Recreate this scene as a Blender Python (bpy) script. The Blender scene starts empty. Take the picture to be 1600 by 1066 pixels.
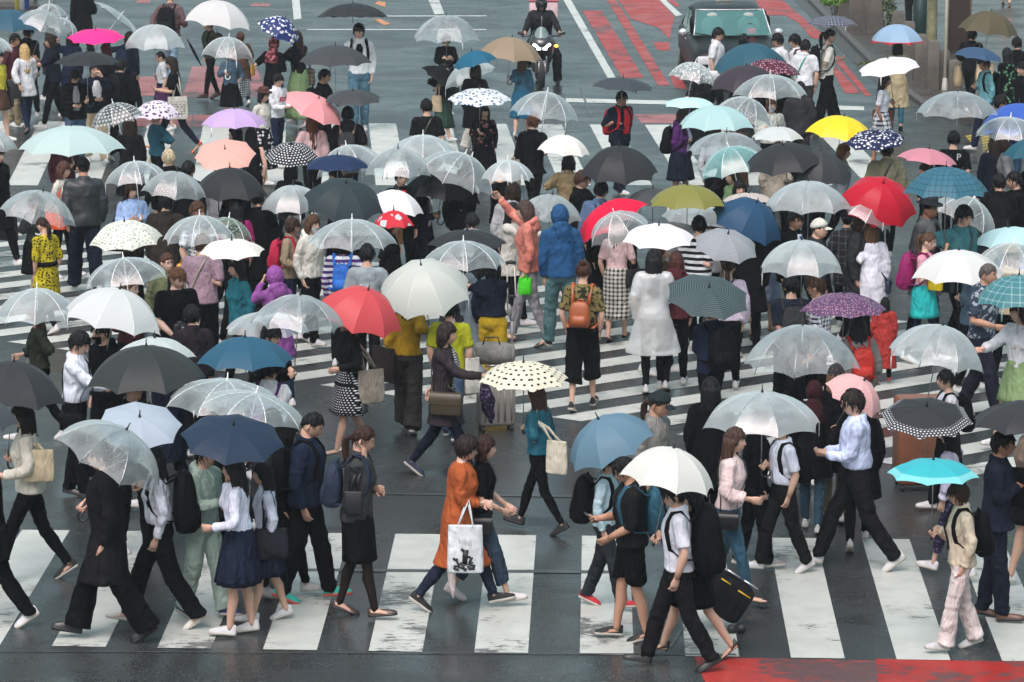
import bpy, math, random
import numpy as np
from math import sin, cos, pi, radians as R, atan2, sqrt
from mathutils import Vector as V, Matrix as M, Quaternion
rnd = random.Random(7)
SC = bpy.context.scene
COL = SC.collection
# ---------------------------------------------------------------- camera
F, CX, CY, PITCH, CAMH = 5400.0, 800.0, 533.0, R(11.24), 8.3
SP, CP = sin(PITCH), cos(PITCH)
FWD, UPV = V((0, CP, -SP)), V((0, SP, CP))
def ray(px, py):
    return V(((px-CX)/F, 0, 0)) + FWD + UPV*(-(py-CY)/F)
def at_z(px, py, z=0.0):
    r = ray(px, py); t = (z-CAMH)/r.z
    return V((0, 0, CAMH)) + r*t
def at_y(px, py, Y):
    r = ray(px, py); t = Y/r.y
    return V((0, 0, CAMH)) + r*t
def depth(p): return (V(p)-V((0, 0, CAMH))).dot(FWD)
def ppm(p): return F/depth(p)
def project(p):
    q = V(p)-V((0, 0, CAMH)); d = q.dot(FWD)
    return (CX+F*q.x/d, CY-F*q.dot(UPV)/d)
cam_d = bpy.data.cameras.new('camera'); cam = bpy.data.objects.new('camera', cam_d); COL.objects.link(cam)
cam.location = (0, 0, CAMH); cam.rotation_euler = (pi/2-PITCH, 0, 0)
cam_d.sensor_width = 36; cam_d.lens = F/1600*36; cam_d.clip_end = 3000; cam_d.clip_start = .5
SC.camera = cam
# ---------------------------------------------------------------- mesh helpers
class MB:
    def __init__(s): s.v = []; s.f = []; s.m = []; s.n = 0
    def add(s, verts, faces, mi=0):
        o = s.n; s.v.extend([tuple(p) for p in verts]); s.n += len(verts)
        for f in faces: s.f.append(tuple(i+o for i in f)); s.m.append(mi)
    def loft(s, rings, mi=0, cap=True, closed=True):
        n = len(rings[0]); vs = [p for r in rings for p in r]; fs = []
        for i in range(len(rings)-1):
            for j in range(n if closed else n-1):
                a, b = i*n+j, i*n+(j+1) % n
                fs.append((a, b, b+n, a+n))
        if cap and closed:
            fs.append(tuple(reversed(range(n)))); k = (len(rings)-1)*n; fs.append(tuple(range(k, k+n)))
        s.add(vs, fs, mi)
    def tube(s, pts, rad, n=8, mi=0, cap=True, flat=None, up=None):
        pts = [V(p) for p in pts]; rings = []; u = V(up) if up else None
        for i, p in enumerate(pts):
            t = (pts[min(i+1, len(pts)-1)]-pts[max(i-1, 0)])
            t = t.normalized() if t.length > 1e-9 else V((0, 0, 1))
            if u is None:
                u = t.orthogonal().normalized()
            w = u - t*u.dot(t)
            w = w.normalized() if w.length > 1e-6 else t.orthogonal().normalized()
            if not up: u = w
            b = t.cross(w); r = rad[i] if isinstance(rad, (list, tuple)) else rad
            ra, rb = r if isinstance(r, (list, tuple)) else (r, r*(flat or 1))
            rings.append([p + w*(ra*cos(2*pi*k/n)) + b*(rb*sin(2*pi*k/n)) for k in range(n)])
        s.loft(rings, mi, cap)
    def ell(s, c, r, nu=10, nv=7, mi=0, rot=None):
        c = V(c); vs = []; fs = []
        for i in range(nv+1):
            ph = -pi/2+pi*i/nv
            for j in range(nu):
                th = 2*pi*j/nu
                p = V((r[0]*cos(ph)*cos(th), r[1]*cos(ph)*sin(th), r[2]*sin(ph)))
                vs.append(c + (rot @ p if rot else p))
        for i in range(nv):
            for j in range(nu):
                a, b = i*nu+j, i*nu+(j+1) % nu; fs.append((a, b, b+nu, a+nu))
        s.add(vs, fs, mi)
    def box(s, c, d, mi=0, rot=None, taper=1.0, bev=0):
        c = V(c); x, y, z = d[0]/2, d[1]/2, d[2]/2
        if bev:
            e = bev; rings = []
            def ring(hx, hy, hz, q):
                pts = []
                for (sx, sy) in ((1, 1), (-1, 1), (-1, -1), (1, -1)):
                    a0 = {(1, 1): 0, (-1, 1): pi/2, (-1, -1): pi, (1, -1): 1.5*pi}[(sx, sy)]
                    for k in range(4):
                        a = a0+k*pi/6
                        pts.append(V((sx*(hx-q)+q*cos(a), sy*(hy-q)+q*sin(a), hz)))
                return pts
            for hz, ins in ((-z, e), (-z+e*.3, e*.3), (-z+e, 0), (z-e, 0), (z-e*.3, e*.3), (z, e)):
                t = 1+(taper-1)*(hz+z)/(2*z)
                rings.append([c+(rot @ p if rot else p) for p in ring((x-ins)*t, (y-ins)*t, hz, max(e-ins*.5, e*.3))])
            s.loft(rings, mi); return
        vs = []
        for (i, j, k) in ((-1, -1, -1), (1, -1, -1), (1, 1, -1), (-1, 1, -1), (-1, -1, 1), (1, -1, 1), (1, 1, 1), (-1, 1, 1)):
            t = taper if k > 0 else 1
            p = V((i*x*t, j*y*t, k*z)); vs.append(c+(rot @ p if rot else p))
        s.add(vs, [(3, 2, 1, 0), (4, 5, 6, 7), (0, 1, 5, 4), (1, 2, 6, 5), (2, 3, 7, 6), (3, 0, 4, 7)], mi)
    def poly(s, pts, mi=0): s.add(pts, [tuple(range(len(pts)))], mi)
    def ribbon(s, pts, width, wv, th=.006, mi=0):
        pts = [V(p) for p in pts]; rings = []
        for i, p in enumerate(pts):
            t = (pts[min(i+1, len(pts)-1)]-pts[max(i-1, 0)]).normalized()
            w = V(wv)-t*V(wv).dot(t); w.normalize(); b = t.cross(w)
            rings.append([p+w*width/2+b*th/2, p-w*width/2+b*th/2, p-w*width/2-b*th/2, p+w*width/2-b*th/2])
        s.loft(rings, mi)
    def build(s, name, mats, parent=None, smooth=True, loc=None):
        me = bpy.data.meshes.new(name); me.from_pydata(s.v, [], s.f)
        mats = mats if isinstance(mats, (list, tuple)) else [mats]
        for m in mats: me.materials.append(m)
        if len(mats) > 1: me.polygons.foreach_set('material_index', s.m)
        if smooth: me.polygons.foreach_set('use_smooth', [True]*len(s.f))
        me.update()
        o = bpy.data.objects.new(name, me); COL.objects.link(o)
        if parent is not None: o.parent = parent
        if loc is not None: o.location = loc
        return o
def empty(name, loc=(0, 0, 0), rz=0):
    o = bpy.data.objects.new(name, None); COL.objects.link(o); o.location = loc; o.rotation_euler = (0, 0, rz)
    o.empty_display_size = .1
    return o
LABELS = {}
def tag(o, label=None, cat=None, group=None, kind=None):
    if label: o['label'] = label; LABELS.setdefault(label, []).append(o.name)
    if cat: o['category'] = cat
    if group: o['group'] = group
    if kind: o['kind'] = kind
    return o
# ---------------------------------------------------------------- colours, materials
def lin(c):
    return tuple((x/12.92 if x <= .04045 else ((x+.055)/1.055)**2.4) for x in c[:3])
PAL = dict(black=(.0048, .0053, .0065), softblack=(.009, .0095, .011), charcoal=(.03, .032, .036), grey=(.2, .21, .22), lightgrey=(.42, .43, .44),
  white=(.62, .65, .68), offwhite=(.56, .56, .50), cream=(.62, .55, .40), navy=(.012, .018, .042), darknavy=(.01, .013, .026), blue=(.02, .10, .36),
  royal=(.02, .12, .45), denim=(.045, .085, .15), paledenim=(.18, .29, .37), teal=(.016, .09, .13), slate=(.07, .12, .17), skyblue=(.30, .46, .72),
  shirtblue=(.55, .64, .82), aqua=(.05, .55, .62), paleaqua=(.55, .83, .82), mint=(.47, .60, .54), green=(.03, .22, .09), olive=(.16, .15, .025), khaki=(.22, .19, .12),
  darkolive=(.05, .055, .035), sage=(.20, .30, .14), limeyellow=(.34, .37, .012), yellow=(.60, .46, .015), mustard=(.38, .23, .012), lemon=(.55, .48, .05), orange=(.58, .11, .02),
  neonorange=(.75, .09, .02), salmon=(.58, .20, .15), peach=(.80, .45, .38), pink=(.70, .28, .32), palepink=(.72, .50, .50), hotpink=(.85, .03, .22), magenta=(.26, .012, .11),
  red=(.55, .015, .03), coral=(.75, .08, .07), maroon=(.06, .012, .018), plum=(.05, .012, .06), purple=(.08, .02, .12), violet=(.24, .075, .28), lilac=(.58, .42, .72),
  mauve=(.38, .26, .31), lavender=(.55, .50, .66), brown=(.07, .035, .02), darkbrown=(.03, .016, .010), tan=(.32, .17, .08), beige=(.50, .40, .27), taupe=(.17, .13, .10),
  stone=(.30, .27, .22), rust=(.28, .07, .02), chestnut=(.09, .035, .018), blond=(.48, .33, .15), silver=(.5, .48, .42), cyan=(.03, .42, .42), gold=(.5, .25, .03),
  umbblack=(.028, .031, .034), umbcharcoal=(.05, .055, .06), umbgrey=(.25, .27, .29), umbnavy=(.02, .04, .075), umbteal=(.03, .085, .125), umbblue=(.08, .15, .22), palegreen=(.55, .68, .62))
def colr(c): return PAL[c] if isinstance(c, str) else tuple(c)
MATS = {}
def newmat(key):
    m = bpy.data.materials.new(key); m.use_nodes = True; nt = m.node_tree; nt.nodes.clear()
    out = nt.nodes.new('ShaderNodeOutputMaterial'); return m, nt, out
class NT:
    def __init__(s, nt): s.nt = nt
    def n(s, t, **kw):
        x = s.nt.nodes.new('ShaderNode'+t)
        for k, v in kw.items():
            if k == 'ins':
                for a, b in v.items(): s.put(x.inputs[a], b)
            else: setattr(x, k, v)
        return x
    def put(s, sock, val):
        if hasattr(val, 'is_linked') or isinstance(val, bpy.types.NodeSocket): s.nt.links.new(val, sock)
        elif isinstance(val, (tuple, list)) and len(val) == 3 and sock.type == 'RGBA': sock.default_value = (*val, 1)
        else: sock.default_value = val
    def math(s, op, a, b=0.0, c=None, clamp=False):
        x = s.n('Math', operation=op, use_clamp=clamp); s.put(x.inputs[0], a); s.put(x.inputs[1], b)
        if c is not None: s.put(x.inputs[2], c)
        return x.outputs[0]
    def mix(s, f, a, b):
        x = s.n('Mix', data_type='RGBA'); s.put(x.inputs[0], f); s.put(x.inputs[6], a); s.put(x.inputs[7], b); return x.outputs[2]
    def noise(s, vec, scale, detail=3, rough=.5, dist=0):
        x = s.n('TexNoise'); s.put(x.inputs['Vector'], vec); x.inputs['Scale'].default_value = scale
        x.inputs['Detail'].default_value = detail; x.inputs['Roughness'].default_value = rough; x.inputs['Distortion'].default_value = dist
        return x.outputs[0]
    def ramp(s, f, a, b, lo=0.0, hi=1.0):
        x = s.n('MapRange'); s.put(x.inputs[0], f); x.inputs[1].default_value = a; x.inputs[2].default_value = b
        x.inputs[3].default_value = lo; x.inputs[4].default_value = hi; return x.outputs[0]
    def map(s, vec, sc=(1, 1, 1), loc=(0, 0, 0), rot=(0, 0, 0)):
        x = s.n('Mapping'); s.put(x.inputs[0], vec); x.inputs['Scale'].default_value = sc; x.inputs['Location'].default_value = loc
        x.inputs['Rotation'].default_value = rot; return x.outputs[0]
    def bump(s, h, strength=.4, dist=.02):
        x = s.n('Bump'); s.put(x.inputs['Height'], h); x.inputs['Strength'].default_value = strength; x.inputs['Distance'].default_value = dist
        return x.outputs[0]
def stripe(N, x, period, frac):
    f = N.math('FRACT', N.math('DIVIDE', x, period)); return N.math('LESS_THAN', f, frac)
def pattern(N, pat, base, c2, sc, uv=None):
    """pattern colours on cloth: real prints and weaves, in object space or along the panel UVs"""
    co = N.n('TexCoord'); ob = co.outputs['Object']; sx = N.n('SeparateXYZ'); N.put(sx.inputs[0], co.outputs['UV'] if uv else ob)
    X, Y, Z = sx.outputs
    if pat == 'hstripe': return N.mix(stripe(N, Z, sc, .5), base, c2)
    if pat == 'vstripe': return N.mix(stripe(N, X, sc, .5), base, c2)
    if pat == 'rings': return N.mix(stripe(N, Y, sc, .3), base, c2)
    if pat == 'check':
        a, b = stripe(N, X, sc, .45), stripe(N, Y if uv else Z, sc, .45)
        return N.mix(N.math('MULTIPLY', N.math('ADD', a, b), .5), base, c2)
    if pat == 'lines':
        a, b = stripe(N, X, sc, .16), stripe(N, Y if uv else Z, sc, .16)
        return N.mix(N.math('MULTIPLY', N.math('ADD', a, b), .5), base, c2)
    if pat == 'border':
        b = N.math('GREATER_THAN', Y, sc); return N.mix(b, base, c2)
    if pat in ('dots', 'bdots'):
        fx = N.math('SUBTRACT', N.math('FRACT', N.math('DIVIDE', X, sc)), .5)
        yy = Y if uv else Z
        row = N.math('MULTIPLY', N.math('FRACT', N.math('MULTIPLY', N.math('FLOOR', N.math('DIVIDE', yy, sc)), .5)), sc)
        fx = N.math('SUBTRACT', N.math('FRACT', N.math('DIVIDE', N.math('ADD', X, row), sc)), .5)
        fy = N.math('SUBTRACT', N.math('FRACT', N.math('DIVIDE', yy, sc)), .5)
        d = N.math('SQRT', N.math('ADD', N.math('MULTIPLY', fx, fx), N.math('MULTIPLY', fy, fy)))
        k = N.math('LESS_THAN', d, .205 if pat == 'dots' and sc > .06 else .27)
        if pat == 'bdots': k = N.math('MULTIPLY', k, N.math('GREATER_THAN', Y, .36))
        return N.mix(k, base, c2)
    if pat == 'spots':
        v = N.n('TexVoronoi'); N.put(v.inputs['Vector'], ob); v.inputs['Scale'].default_value = 1/sc; v.inputs['Randomness'].default_value = .75
        return N.mix(N.math('LESS_THAN', v.outputs['Distance'], .36), base, c2)
    if pat == 'floral':
        nz = N.n('TexNoise'); N.put(nz.inputs['Vector'], ob); nz.inputs['Scale'].default_value = 2/sc
        v = N.n('TexVoronoi'); N.put(v.inputs['Vector'], N.mix(.06, ob, nz.outputs[1])); v.inputs['Scale'].default_value = 1/sc
        return N.mix(N.math('LESS_THAN', v.outputs['Distance'], .42), base, c2)
    if pat == 'camo':
        return N.mix(N.math('GREATER_THAN', N.noise(ob, 1/sc, 2, .5, .8), .52), base, c2)
    if pat == 'fade': return N.mix(N.ramp(N.noise(ob, 9, 3), .35, .65), base, c2)
    return base
def fabric(c, pat=None, c2='white', sc=.04, rough=.85, sheen=.0, uv=False, wr=.5, coat=0.0):
    key = ('fab', str(c), pat, str(c2), sc, rough, uv, wr, coat)
    if key in MATS: return MATS[key]
    m, nt, out = newmat('cloth'); N = NT(nt); b = N.n('BsdfPrincipled')
    co = N.n('TexCoord').outputs['Object']; base = colr(c)
    col = pattern(N, pat, base, colr(c2), sc, uv) if pat else None
    n1 = N.noise(co, 7.0, 3, .55, .6)
    var = N.math('MULTIPLY', N.ramp(n1, .3, .7, .84, 1.1), N.ramp(N.noise(co, 3.1, 3, .6), .38, .62, .76, 1.06))
    mx = N.n('Mix', data_type='RGBA', blend_type='MULTIPLY'); mx.inputs[0].default_value = 1
    N.put(mx.inputs[6], col if col is not None else base)
    cb = N.n('CombineColor'); [N.put(cb.inputs[i], var) for i in range(3)]; N.put(mx.inputs[7], cb.outputs[0])
    N.put(b.inputs['Base Color'], mx.outputs[2]); b.inputs['Roughness'].default_value = rough
    b.inputs['Specular IOR Level'].default_value = .05 if max(base) < .06 and not coat else .2
    if coat: b.inputs['Coat Weight'].default_value = coat; b.inputs['Coat Roughness'].default_value = .25
    folds = N.math('ADD', N.math('MULTIPLY', N.noise(N.map(co, (1, 1, .5), rot=(.3, .2, 0)), 6.5, 1.5, .45, 2.2), 1.0), N.math('MULTIPLY', N.noise(N.map(co, (1.6, 1.6, .5), rot=(-.5, .35, 0)), 13, 1, .4, 1.0), .22))
    fine = N.noise(co, 70, 2, .5)
    h = N.math('ADD', N.math('MULTIPLY', folds, 1.0), N.math('MULTIPLY', fine, .05))
    N.put(b.inputs['Normal'], N.bump(h, wr*1.3, .06)); nt.links.new(b.outputs[0], out.inputs[0]); MATS[key] = m
    return m
def plain(name, c, rough=.5, metal=0.0, spec=.5, coat=0, bump=0, bs=30, var=.12, emit=None, trans=0, vs=12):
    key = ('plain', name, str(c), rough, metal, bump, emit)
    if key in MATS: return MATS[key]
    m, nt, out = newmat(name); N = NT(nt); b = N.n('BsdfPrincipled'); base = colr(c)
    co = N.n('TexCoord').outputs['Object']; nz = N.noise(co, vs, 4)
    f = N.ramp(nz, .3, .7, 1-var, 1+var); cb = N.n('CombineColor'); [N.put(cb.inputs[i], N.math('MULTIPLY', f, base[i])) for i in range(3)]
    N.put(b.inputs['Base Color'], cb.outputs[0]); N.put(b.inputs['Roughness'], N.ramp(nz, .2, .8, max(0, rough-.08), min(1, rough+.08)))
    b.inputs['Metallic'].default_value = metal; b.inputs['Specular IOR Level'].default_value = spec; b.inputs['Coat Weight'].default_value = coat
    if bump: N.put(b.inputs['Normal'], N.bump(N.noise(co, bs, 3), bump, .01))
    if emit: b.inputs['Emission Color'].default_value = (*emit[:3], 1); b.inputs['Emission Strength'].default_value = emit[3]
    if trans: b.inputs['Transmission Weight'].default_value = trans
    nt.links.new(b.outputs[0], out.inputs[0]); MATS[key] = m
    return m
def skinmat(i):
    key = ('skin', i)
    if key in MATS: return MATS[key]
    base = [(.52, .34, .255), (.47, .30, .215), (.56, .39, .31), (.40, .235, .16), (.28, .15, .095), (.60, .42, .34)][i]
    m, nt, out = newmat('skin'); N = NT(nt); b = N.n('BsdfPrincipled'); co = N.n('TexCoord').outputs['Object']
    nz = N.noise(co, 25, 3)
    N.put(b.inputs['Base Color'], N.mix(N.ramp(nz, .35, .65, 0, .5), base, (base[0]*.95, base[1]*.78, base[2]*.72)))
    b.inputs['Roughness'].default_value = .5; b.inputs['Specular IOR Level'].default_value = .35
    b.inputs['Subsurface Weight'].default_value = .0
    nt.links.new(b.outputs[0], out.inputs[0]); MATS[key] = m
    return m
def hairmat(c):
    key = ('hair', str(c))
    if key in MATS: return MATS[key]
    m, nt, out = newmat('hair'); N = NT(nt); b = N.n('BsdfPrincipled'); co = N.n('TexCoord').outputs['Object']; base = colr(c)
    st = N.noise(N.map(co, (1, 1, .14)), 55, 3, .6, .3)
    N.put(b.inputs['Base Color'], N.mix(N.ramp(st, .3, .7), tuple(x*.35 for x in base), tuple(min(1, x*1.35+.004) for x in base)))
    b.inputs['Roughness'].default_value = .42; b.inputs['Specular IOR Level'].default_value = .14
    N.put(b.inputs['Normal'], N.bump(N.math('ADD', st, N.math('MULTIPLY', N.noise(N.map(co, (1, 1, .3)), 28, 2), 1.5)), .6, .02)); nt.links.new(b.outputs[0], out.inputs[0]); MATS[key] = m
    return m
def canopy_mat(st, c='white', pat=None, c2='white', sc=.05):
    """clear vinyl, milky vinyl, light nylon or opaque cloth, all wet with rain"""
    key = ('canopy', st, str(c), pat, str(c2), sc)
    if key in MATS: return MATS[key]
    m, nt, out = newmat('canopy_'+st); N = NT(nt); co = N.n('TexCoord').outputs['Object']; base = colr(c) if not (c == 'white' and st in ('clear', 'haze')) else (.82, .93, .94)
    drops = N.n('TexVoronoi'); N.put(drops.inputs['Vector'], co); drops.inputs['Scale'].default_value = 55
    dr = N.ramp(drops.outputs['Distance'], .12, .3, 1, 0)
    wr = N.noise(co, 5, 2, .5, .6)
    bmp = N.bump(N.math('ADD', N.math('MULTIPLY', wr, 1.0), N.math('MULTIPLY', dr, .006)), .20, .04)
    col = pattern(N, pat, base, colr(c2), sc, uv=pat not in ('spots', 'floral', 'camo', 'fade')) if pat else base
    dif = N.n('BsdfDiffuse'); N.put(dif.inputs[0], col); N.put(dif.inputs['Normal'], bmp)
    tl = N.n('BsdfTranslucent'); N.put(tl.inputs[0], col)
    gl = N.n('BsdfGlossy'); gl.inputs[0].default_value = (1, 1, 1, 1); gl.inputs['Roughness'].default_value = .36; N.put(gl.inputs['Normal'], bmp)
    lw = N.n('LayerWeight'); lw.inputs[0].default_value = .25; lw.inputs[0].default_value = .35
    def mixs(f, a, b):
        x = N.n('MixShader'); N.put(x.inputs[0], f); nt.links.new(a, x.inputs[1]); nt.links.new(b, x.inputs[2]); return x.outputs[0]
    if st in ('clear', 'haze'):
        tr = N.n('BsdfTransparent'); tr.inputs[0].default_value = (.89, .96, .96, 1)
        body = mixs(.45, dif.outputs[0], tl.outputs[0])
        k = .30 if st == 'clear' else .56
        fc = N.math('POWER', lw.outputs['Facing'], 1.3); lo, hi = (.15, .46) if st == 'clear' else (.30, .66)
        fac = N.math('ADD', N.ramp(fc, 0, .85, lo, hi), N.math('ADD', N.ramp(wr, .3, .7, -.06, .10), N.math('MULTIPLY', dr, .08)), clamp=True)
        if pat:
            pm = pattern(N, pat, (0, 0, 0), (1, 1, 1), sc, uv=pat not in ('spots', 'floral', 'camo', 'fade')); fac = N.math('MAXIMUM', fac, N.math('MULTIPLY', N.n('SeparateColor', ins={0: pm}).outputs[0], .85))
        s1 = mixs(fac, tr.outputs[0], body)
        res = mixs(N.math('MULTIPLY', N.ramp(lw.outputs['Fresnel'], 0, 1, .06, .9), .8), s1, gl.outputs[0])
    else:
        t = {'milk': .5, 'nylon': .32, 'cloth': .06}[st]
        s1 = mixs(t, dif.outputs[0], tl.outputs[0])
        res = mixs(N.math('MULTIPLY', lw.outputs['Fresnel'], .16 if st == 'cloth' else .28), s1, gl.outputs[0])
    nt.links.new(res, out.inputs[0]); MATS[key] = m
    return m
def cape_mat():
    """thin frosted plastic of a rain cape"""
    key = ('cape',)
    if key in MATS: return MATS[key]
    m, nt, out = newmat('frosted_plastic'); N = NT(nt); co = N.n('TexCoord').outputs['Object']; wr = N.noise(N.map(co, (1, 1, .3)), 7, 2, .5, 1.0)
    dif = N.n('BsdfDiffuse'); dif.inputs[0].default_value = (.88, .93, .92, 1); tl = N.n('BsdfTranslucent'); tl.inputs[0].default_value = (.88, .93, .92, 1); tr = N.n('BsdfTransparent'); gl = N.n('BsdfGlossy'); gl.inputs['Roughness'].default_value = .3
    bm = N.bump(wr, .35, .05); N.put(dif.inputs['Normal'], bm); N.put(gl.inputs['Normal'], bm)
    def mx(f, a, b):
        x = N.n('MixShader'); N.put(x.inputs[0], f); nt.links.new(a.outputs[0], x.inputs[1]); nt.links.new(b.outputs[0], x.inputs[2]); return x
    body = mx(.35, dif, tl); nt.links.new(mx(.06, mx(.50, tr, body), gl).outputs[0], out.inputs[0]); MATS[key] = m
    return m
# ---------------------------------------------------------------- umbrellas
def can_pt(t, Rr, h, a):
    return Rr*sin(t*a)/sin(a), -h*(1-cos(t*a))/(1-cos(a))
def canopy_mesh(Rr, h, a, n, spin, mat, name, parent):
    mb = MB(); NT_, NU = 9, 6; uvs = []
    for k in range(n):
        a0, a1 = spin+2*pi*k/n, spin+2*pi*(k+1)/n; vs = []; fs = []
        for i in range(NT_+1):
            for j in range(NU+1):
                u = -1+2*j/NU; t = i/NT_; t *= 1-.055*(1-u*u)*t**2
                r, z = can_pt(t, Rr, h, a); w = (u+1)/2
                x = r*(cos(a0)*(1-w)+cos(a1)*w); y = r*(sin(a0)*(1-w)+sin(a1)*w)
                sag = .012*(1-u*u)*sin(pi*min(1, t))
                bul = 1+.025*(1-u*u)*(1-t)
                vs.append((x*bul, y*bul, z-sag*.4)); uvs.append((u*r*sin(pi/n), t*.5))
        for i in range(NT_):
            for j in range(NU):
                p = i*(NU+1)+j; fs.append((p, p+NU+1, p+NU+2, p+1))
        mb.add(vs, fs)
    o = mb.build(name, mat, parent); me = o.data; uvl = me.uv_layers.new(name='panel')
    li = np.zeros(len(me.loops), dtype=np.int32); me.loops.foreach_get('vertex_index', li)
    uvl.data.foreach_set('uv', np.array(uvs, dtype=np.float32)[li].ravel())
    return o
def sharpen(o): pass
ANG = dict(clear=68, haze=68, milk=62, nylon=60, cloth=58)
def fit_umbrella(u, Y):
    """size and place an open umbrella standing at ground distance Y from the box its canopy fills"""
    l, r, t, b = u['l'], u['r'], u['t'], u['b']
    c0 = at_y((l+r)/2, (t+b)/2, Y); s = ppm(c0); dd = c0-V((0, 0, CAMH)); dep = atan2(-dd.z, sqrt(dd.x**2+dd.y**2))
    rl, tp = R(u.get('roll', 0)), R(u.get('tip', 0))
    ax = V((sin(rl)*cos(tp), -sin(tp), cos(rl)*cos(tp))); q = V((0, 0, 1)).rotation_difference(ax)
    a = R(u.get('ang', ANG[u['st']]))
    def proj(D, h):
        P = [q @ V((0, 0, 0))]
        for tt in (.35, .6, .8, 1.0):
            rr, z = can_pt(tt, D/2, h, a)
            for k in range(24): P.append(q @ V((rr*cos(k*pi/12), rr*sin(k*pi/12), z)))
        xs = [p.x*s for p in P]; ys = [-(p.z*cos(dep)+p.y*sin(dep))*s for p in P]
        return min(xs), max(xs), min(ys), max(ys)
    D = (r-l)/s; hf = .27
    for _ in range(12):
        x0, x1, y0, y1 = proj(D, hf*D)
        D *= (r-l)/(x1-x0)
        if 'h' in u: hf = u['h']
        else: hf = min(.36, max(.13, hf*(1+.6*((b-t)/(y1-y0)-1))))
    x0, x1, y0, y1 = proj(D, hf*D)
    ox = (l+r)/2-(x0+x1)/2; oy = (t+b)/2-(y0+y1)/2
    apex = at_y(ox, oy, Y)
    return apex, q, D, hf*D, a
def build_umbrella(u, Y, label, shaft_len=.8):
    apex, q, D, h, a = u['fit']
    st = u['st']; n = u.get('n', 8); spin = u.get('spin', rnd.uniform(0, 2*pi/n))
    root = empty('umbrella', apex); root.rotation_mode = 'QUATERNION'; root.rotation_quaternion = q
    tag(root, label, 'umbrella', 'open umbrellas in the rain')
    mat = canopy_mat(st, u.get('c', 'white'), u.get('pat'), u.get('c2', 'white'), u.get('sc', .05))
    cano = canopy_mesh(D/2, h, a, n, spin, mat, 'canopy', root)
    see = st in ('clear', 'haze')
    mw = plain('white_plastic', (.7, .72, .72), .35); mk = plain('black_plastic', (.012, .012, .013), .35); mm = plain('umbrella_steel', (.35, .36, .37), .3, .9)
    wf = u.get('wf', see and rnd.random() < .5)
    mbs = MB(); mbs.tube([(0, 0, .01), (0, 0, -shaft_len+.08)], .0055, 6); sh_ = mbs.build('shaft', mm if not wf else mw, root)
    f = MB(); f.tube([(0, 0, -.01), (0, 0, .012), (0, 0, .03), (0, 0, .07)], [.014, .012, .006, .005], 7); f.build('ferrule', mw if wf else mk, cano)
    hd = MB(); e = -shaft_len
    if u.get('hook', D > .95):
        pts = [(0, 0, e+.13), (0, 0, e+.04)]+[(.042-.042*cos(k*pi/6), 0, e-.042*sin(k*pi/6)) for k in range(0, 7)]+[(.084, 0, e+.02)]
        hd.tube(pts, .0105, 7)
    else: hd.tube([(0, 0, e+.1), (0, 0, e+.08), (0, 0, e+.02), (0, 0, e)], [.009, .0135, .0145, .011], 8)
    hd.build('handle', mw if (see and rnd.random() < .35) else mk, sh_)
    if see or st == 'milk' or u.get('ribs'):
        rm = mw if (wf or st == 'milk') else mm
        base = None
        for k in range(n):
            an = spin+2*pi*k/n
            if base is None:
                rb = MB(); pts = []
                for i in range(9):
                    r_, z = can_pt(i/8*1.012, D/2, h, a); pts.append((r_, 0, z-.004))
                rb.tube(pts, .0050 if see else .004, 4)
                r_, z = can_pt(.5, D/2, h, a); rb.tube([(.008, 0, -h*1.08), (r_, 0, z-.006)], .003, 4)
                base = rb.build('rib', rm, root); o = base
            else:
                o = base.copy(); COL.objects.link(o); o.parent = root
            o.rotation_euler = (0, 0, an)
    if D > .7 and u.get('strap', rnd.random() < .45):
        an = spin+2*pi*(u.get('sk', rnd.randrange(n)))/n; s_ = MB(); r_ = D/2*.985
        p0 = V((r_*cos(an), r_*sin(an), -h)); dn = q.inverted() @ V((0, 0, -1))
        s_.ribbon([p0, p0+dn*.05, p0+dn*.13], .018, (-sin(an), cos(an), 0), .002)
        s_.build('strap', mw if see or st in ('milk', 'nylon') else mat, cano)
    return root
# ---------------------------------------------------------------- people
def rotx(a): return M.Rotation(a, 3, 'X')
TR = dict(  # torso rings: z, rx, ry, y offset   (height 1.70)
 m=[(.80, .105, .085, .0), (.87, .162, .112, .012), (.95, .156, .110, .008), (1.05, .146, .102, .0), (1.17, .158, .110, -.004), (1.29, .178, .118, .0),
    (1.37, .168, .098, .010), (1.42, .115, .075, .018), (1.45, .065, .060, .022), (1.50, .056, .058, .012), (1.57, .054, .056, .0)],
 f=[(.80, .105, .085, .0), (.87, .165, .115, .014), (.95, .152, .106, .008), (1.05, .126, .090, .0), (1.15, .134, .096, -.004), (1.25, .150, .114, -.012),
    (1.36, .150, .090, .008), (1.42, .100, .068, .018), (1.45, .056, .053, .022), (1.50, .049, .051, .012), (1.57, .047, .050, .0)])
def interp(tab, z):
    if z <= tab[0][0]: return tab[0][1:]
    for a, b in zip(tab, tab[1:]):
        if z <= b[0]:
            w = (z-a[0])/(b[0]-a[0]); return tuple(a[i]*(1-w)+b[i]*w for i in range(1, len(a)))
    return tab[-1][1:]
class Skel: pass
ARM = dict(down=(.200, -.03, .87), swingf=(.20, -.25, .93), swingb=(.235, .19, .93), phone=(.055, -.29, 1.13), chest=(.07, -.22, 1.2), strap=(.115, -.17, 1.28),
  face=(.055, -.10, 1.455), up=(.16, -.33, 1.52), high=(.2, -.32, 1.72), bag=(.20, -.22, 1.07), cam=(.06, -.25, 1.47), pocket=(.20, -.06, .93), low=(.13, -.22, .98), hips=(.2, .05, 1.0),
  out=(.32, -.38, 1.12), fwd=(.12, -.46, 1.2), ear=(.11, -.05, 1.53), cross=(-.04, -.21, 1.12), back=(.1, .2, 1.0))
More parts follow.
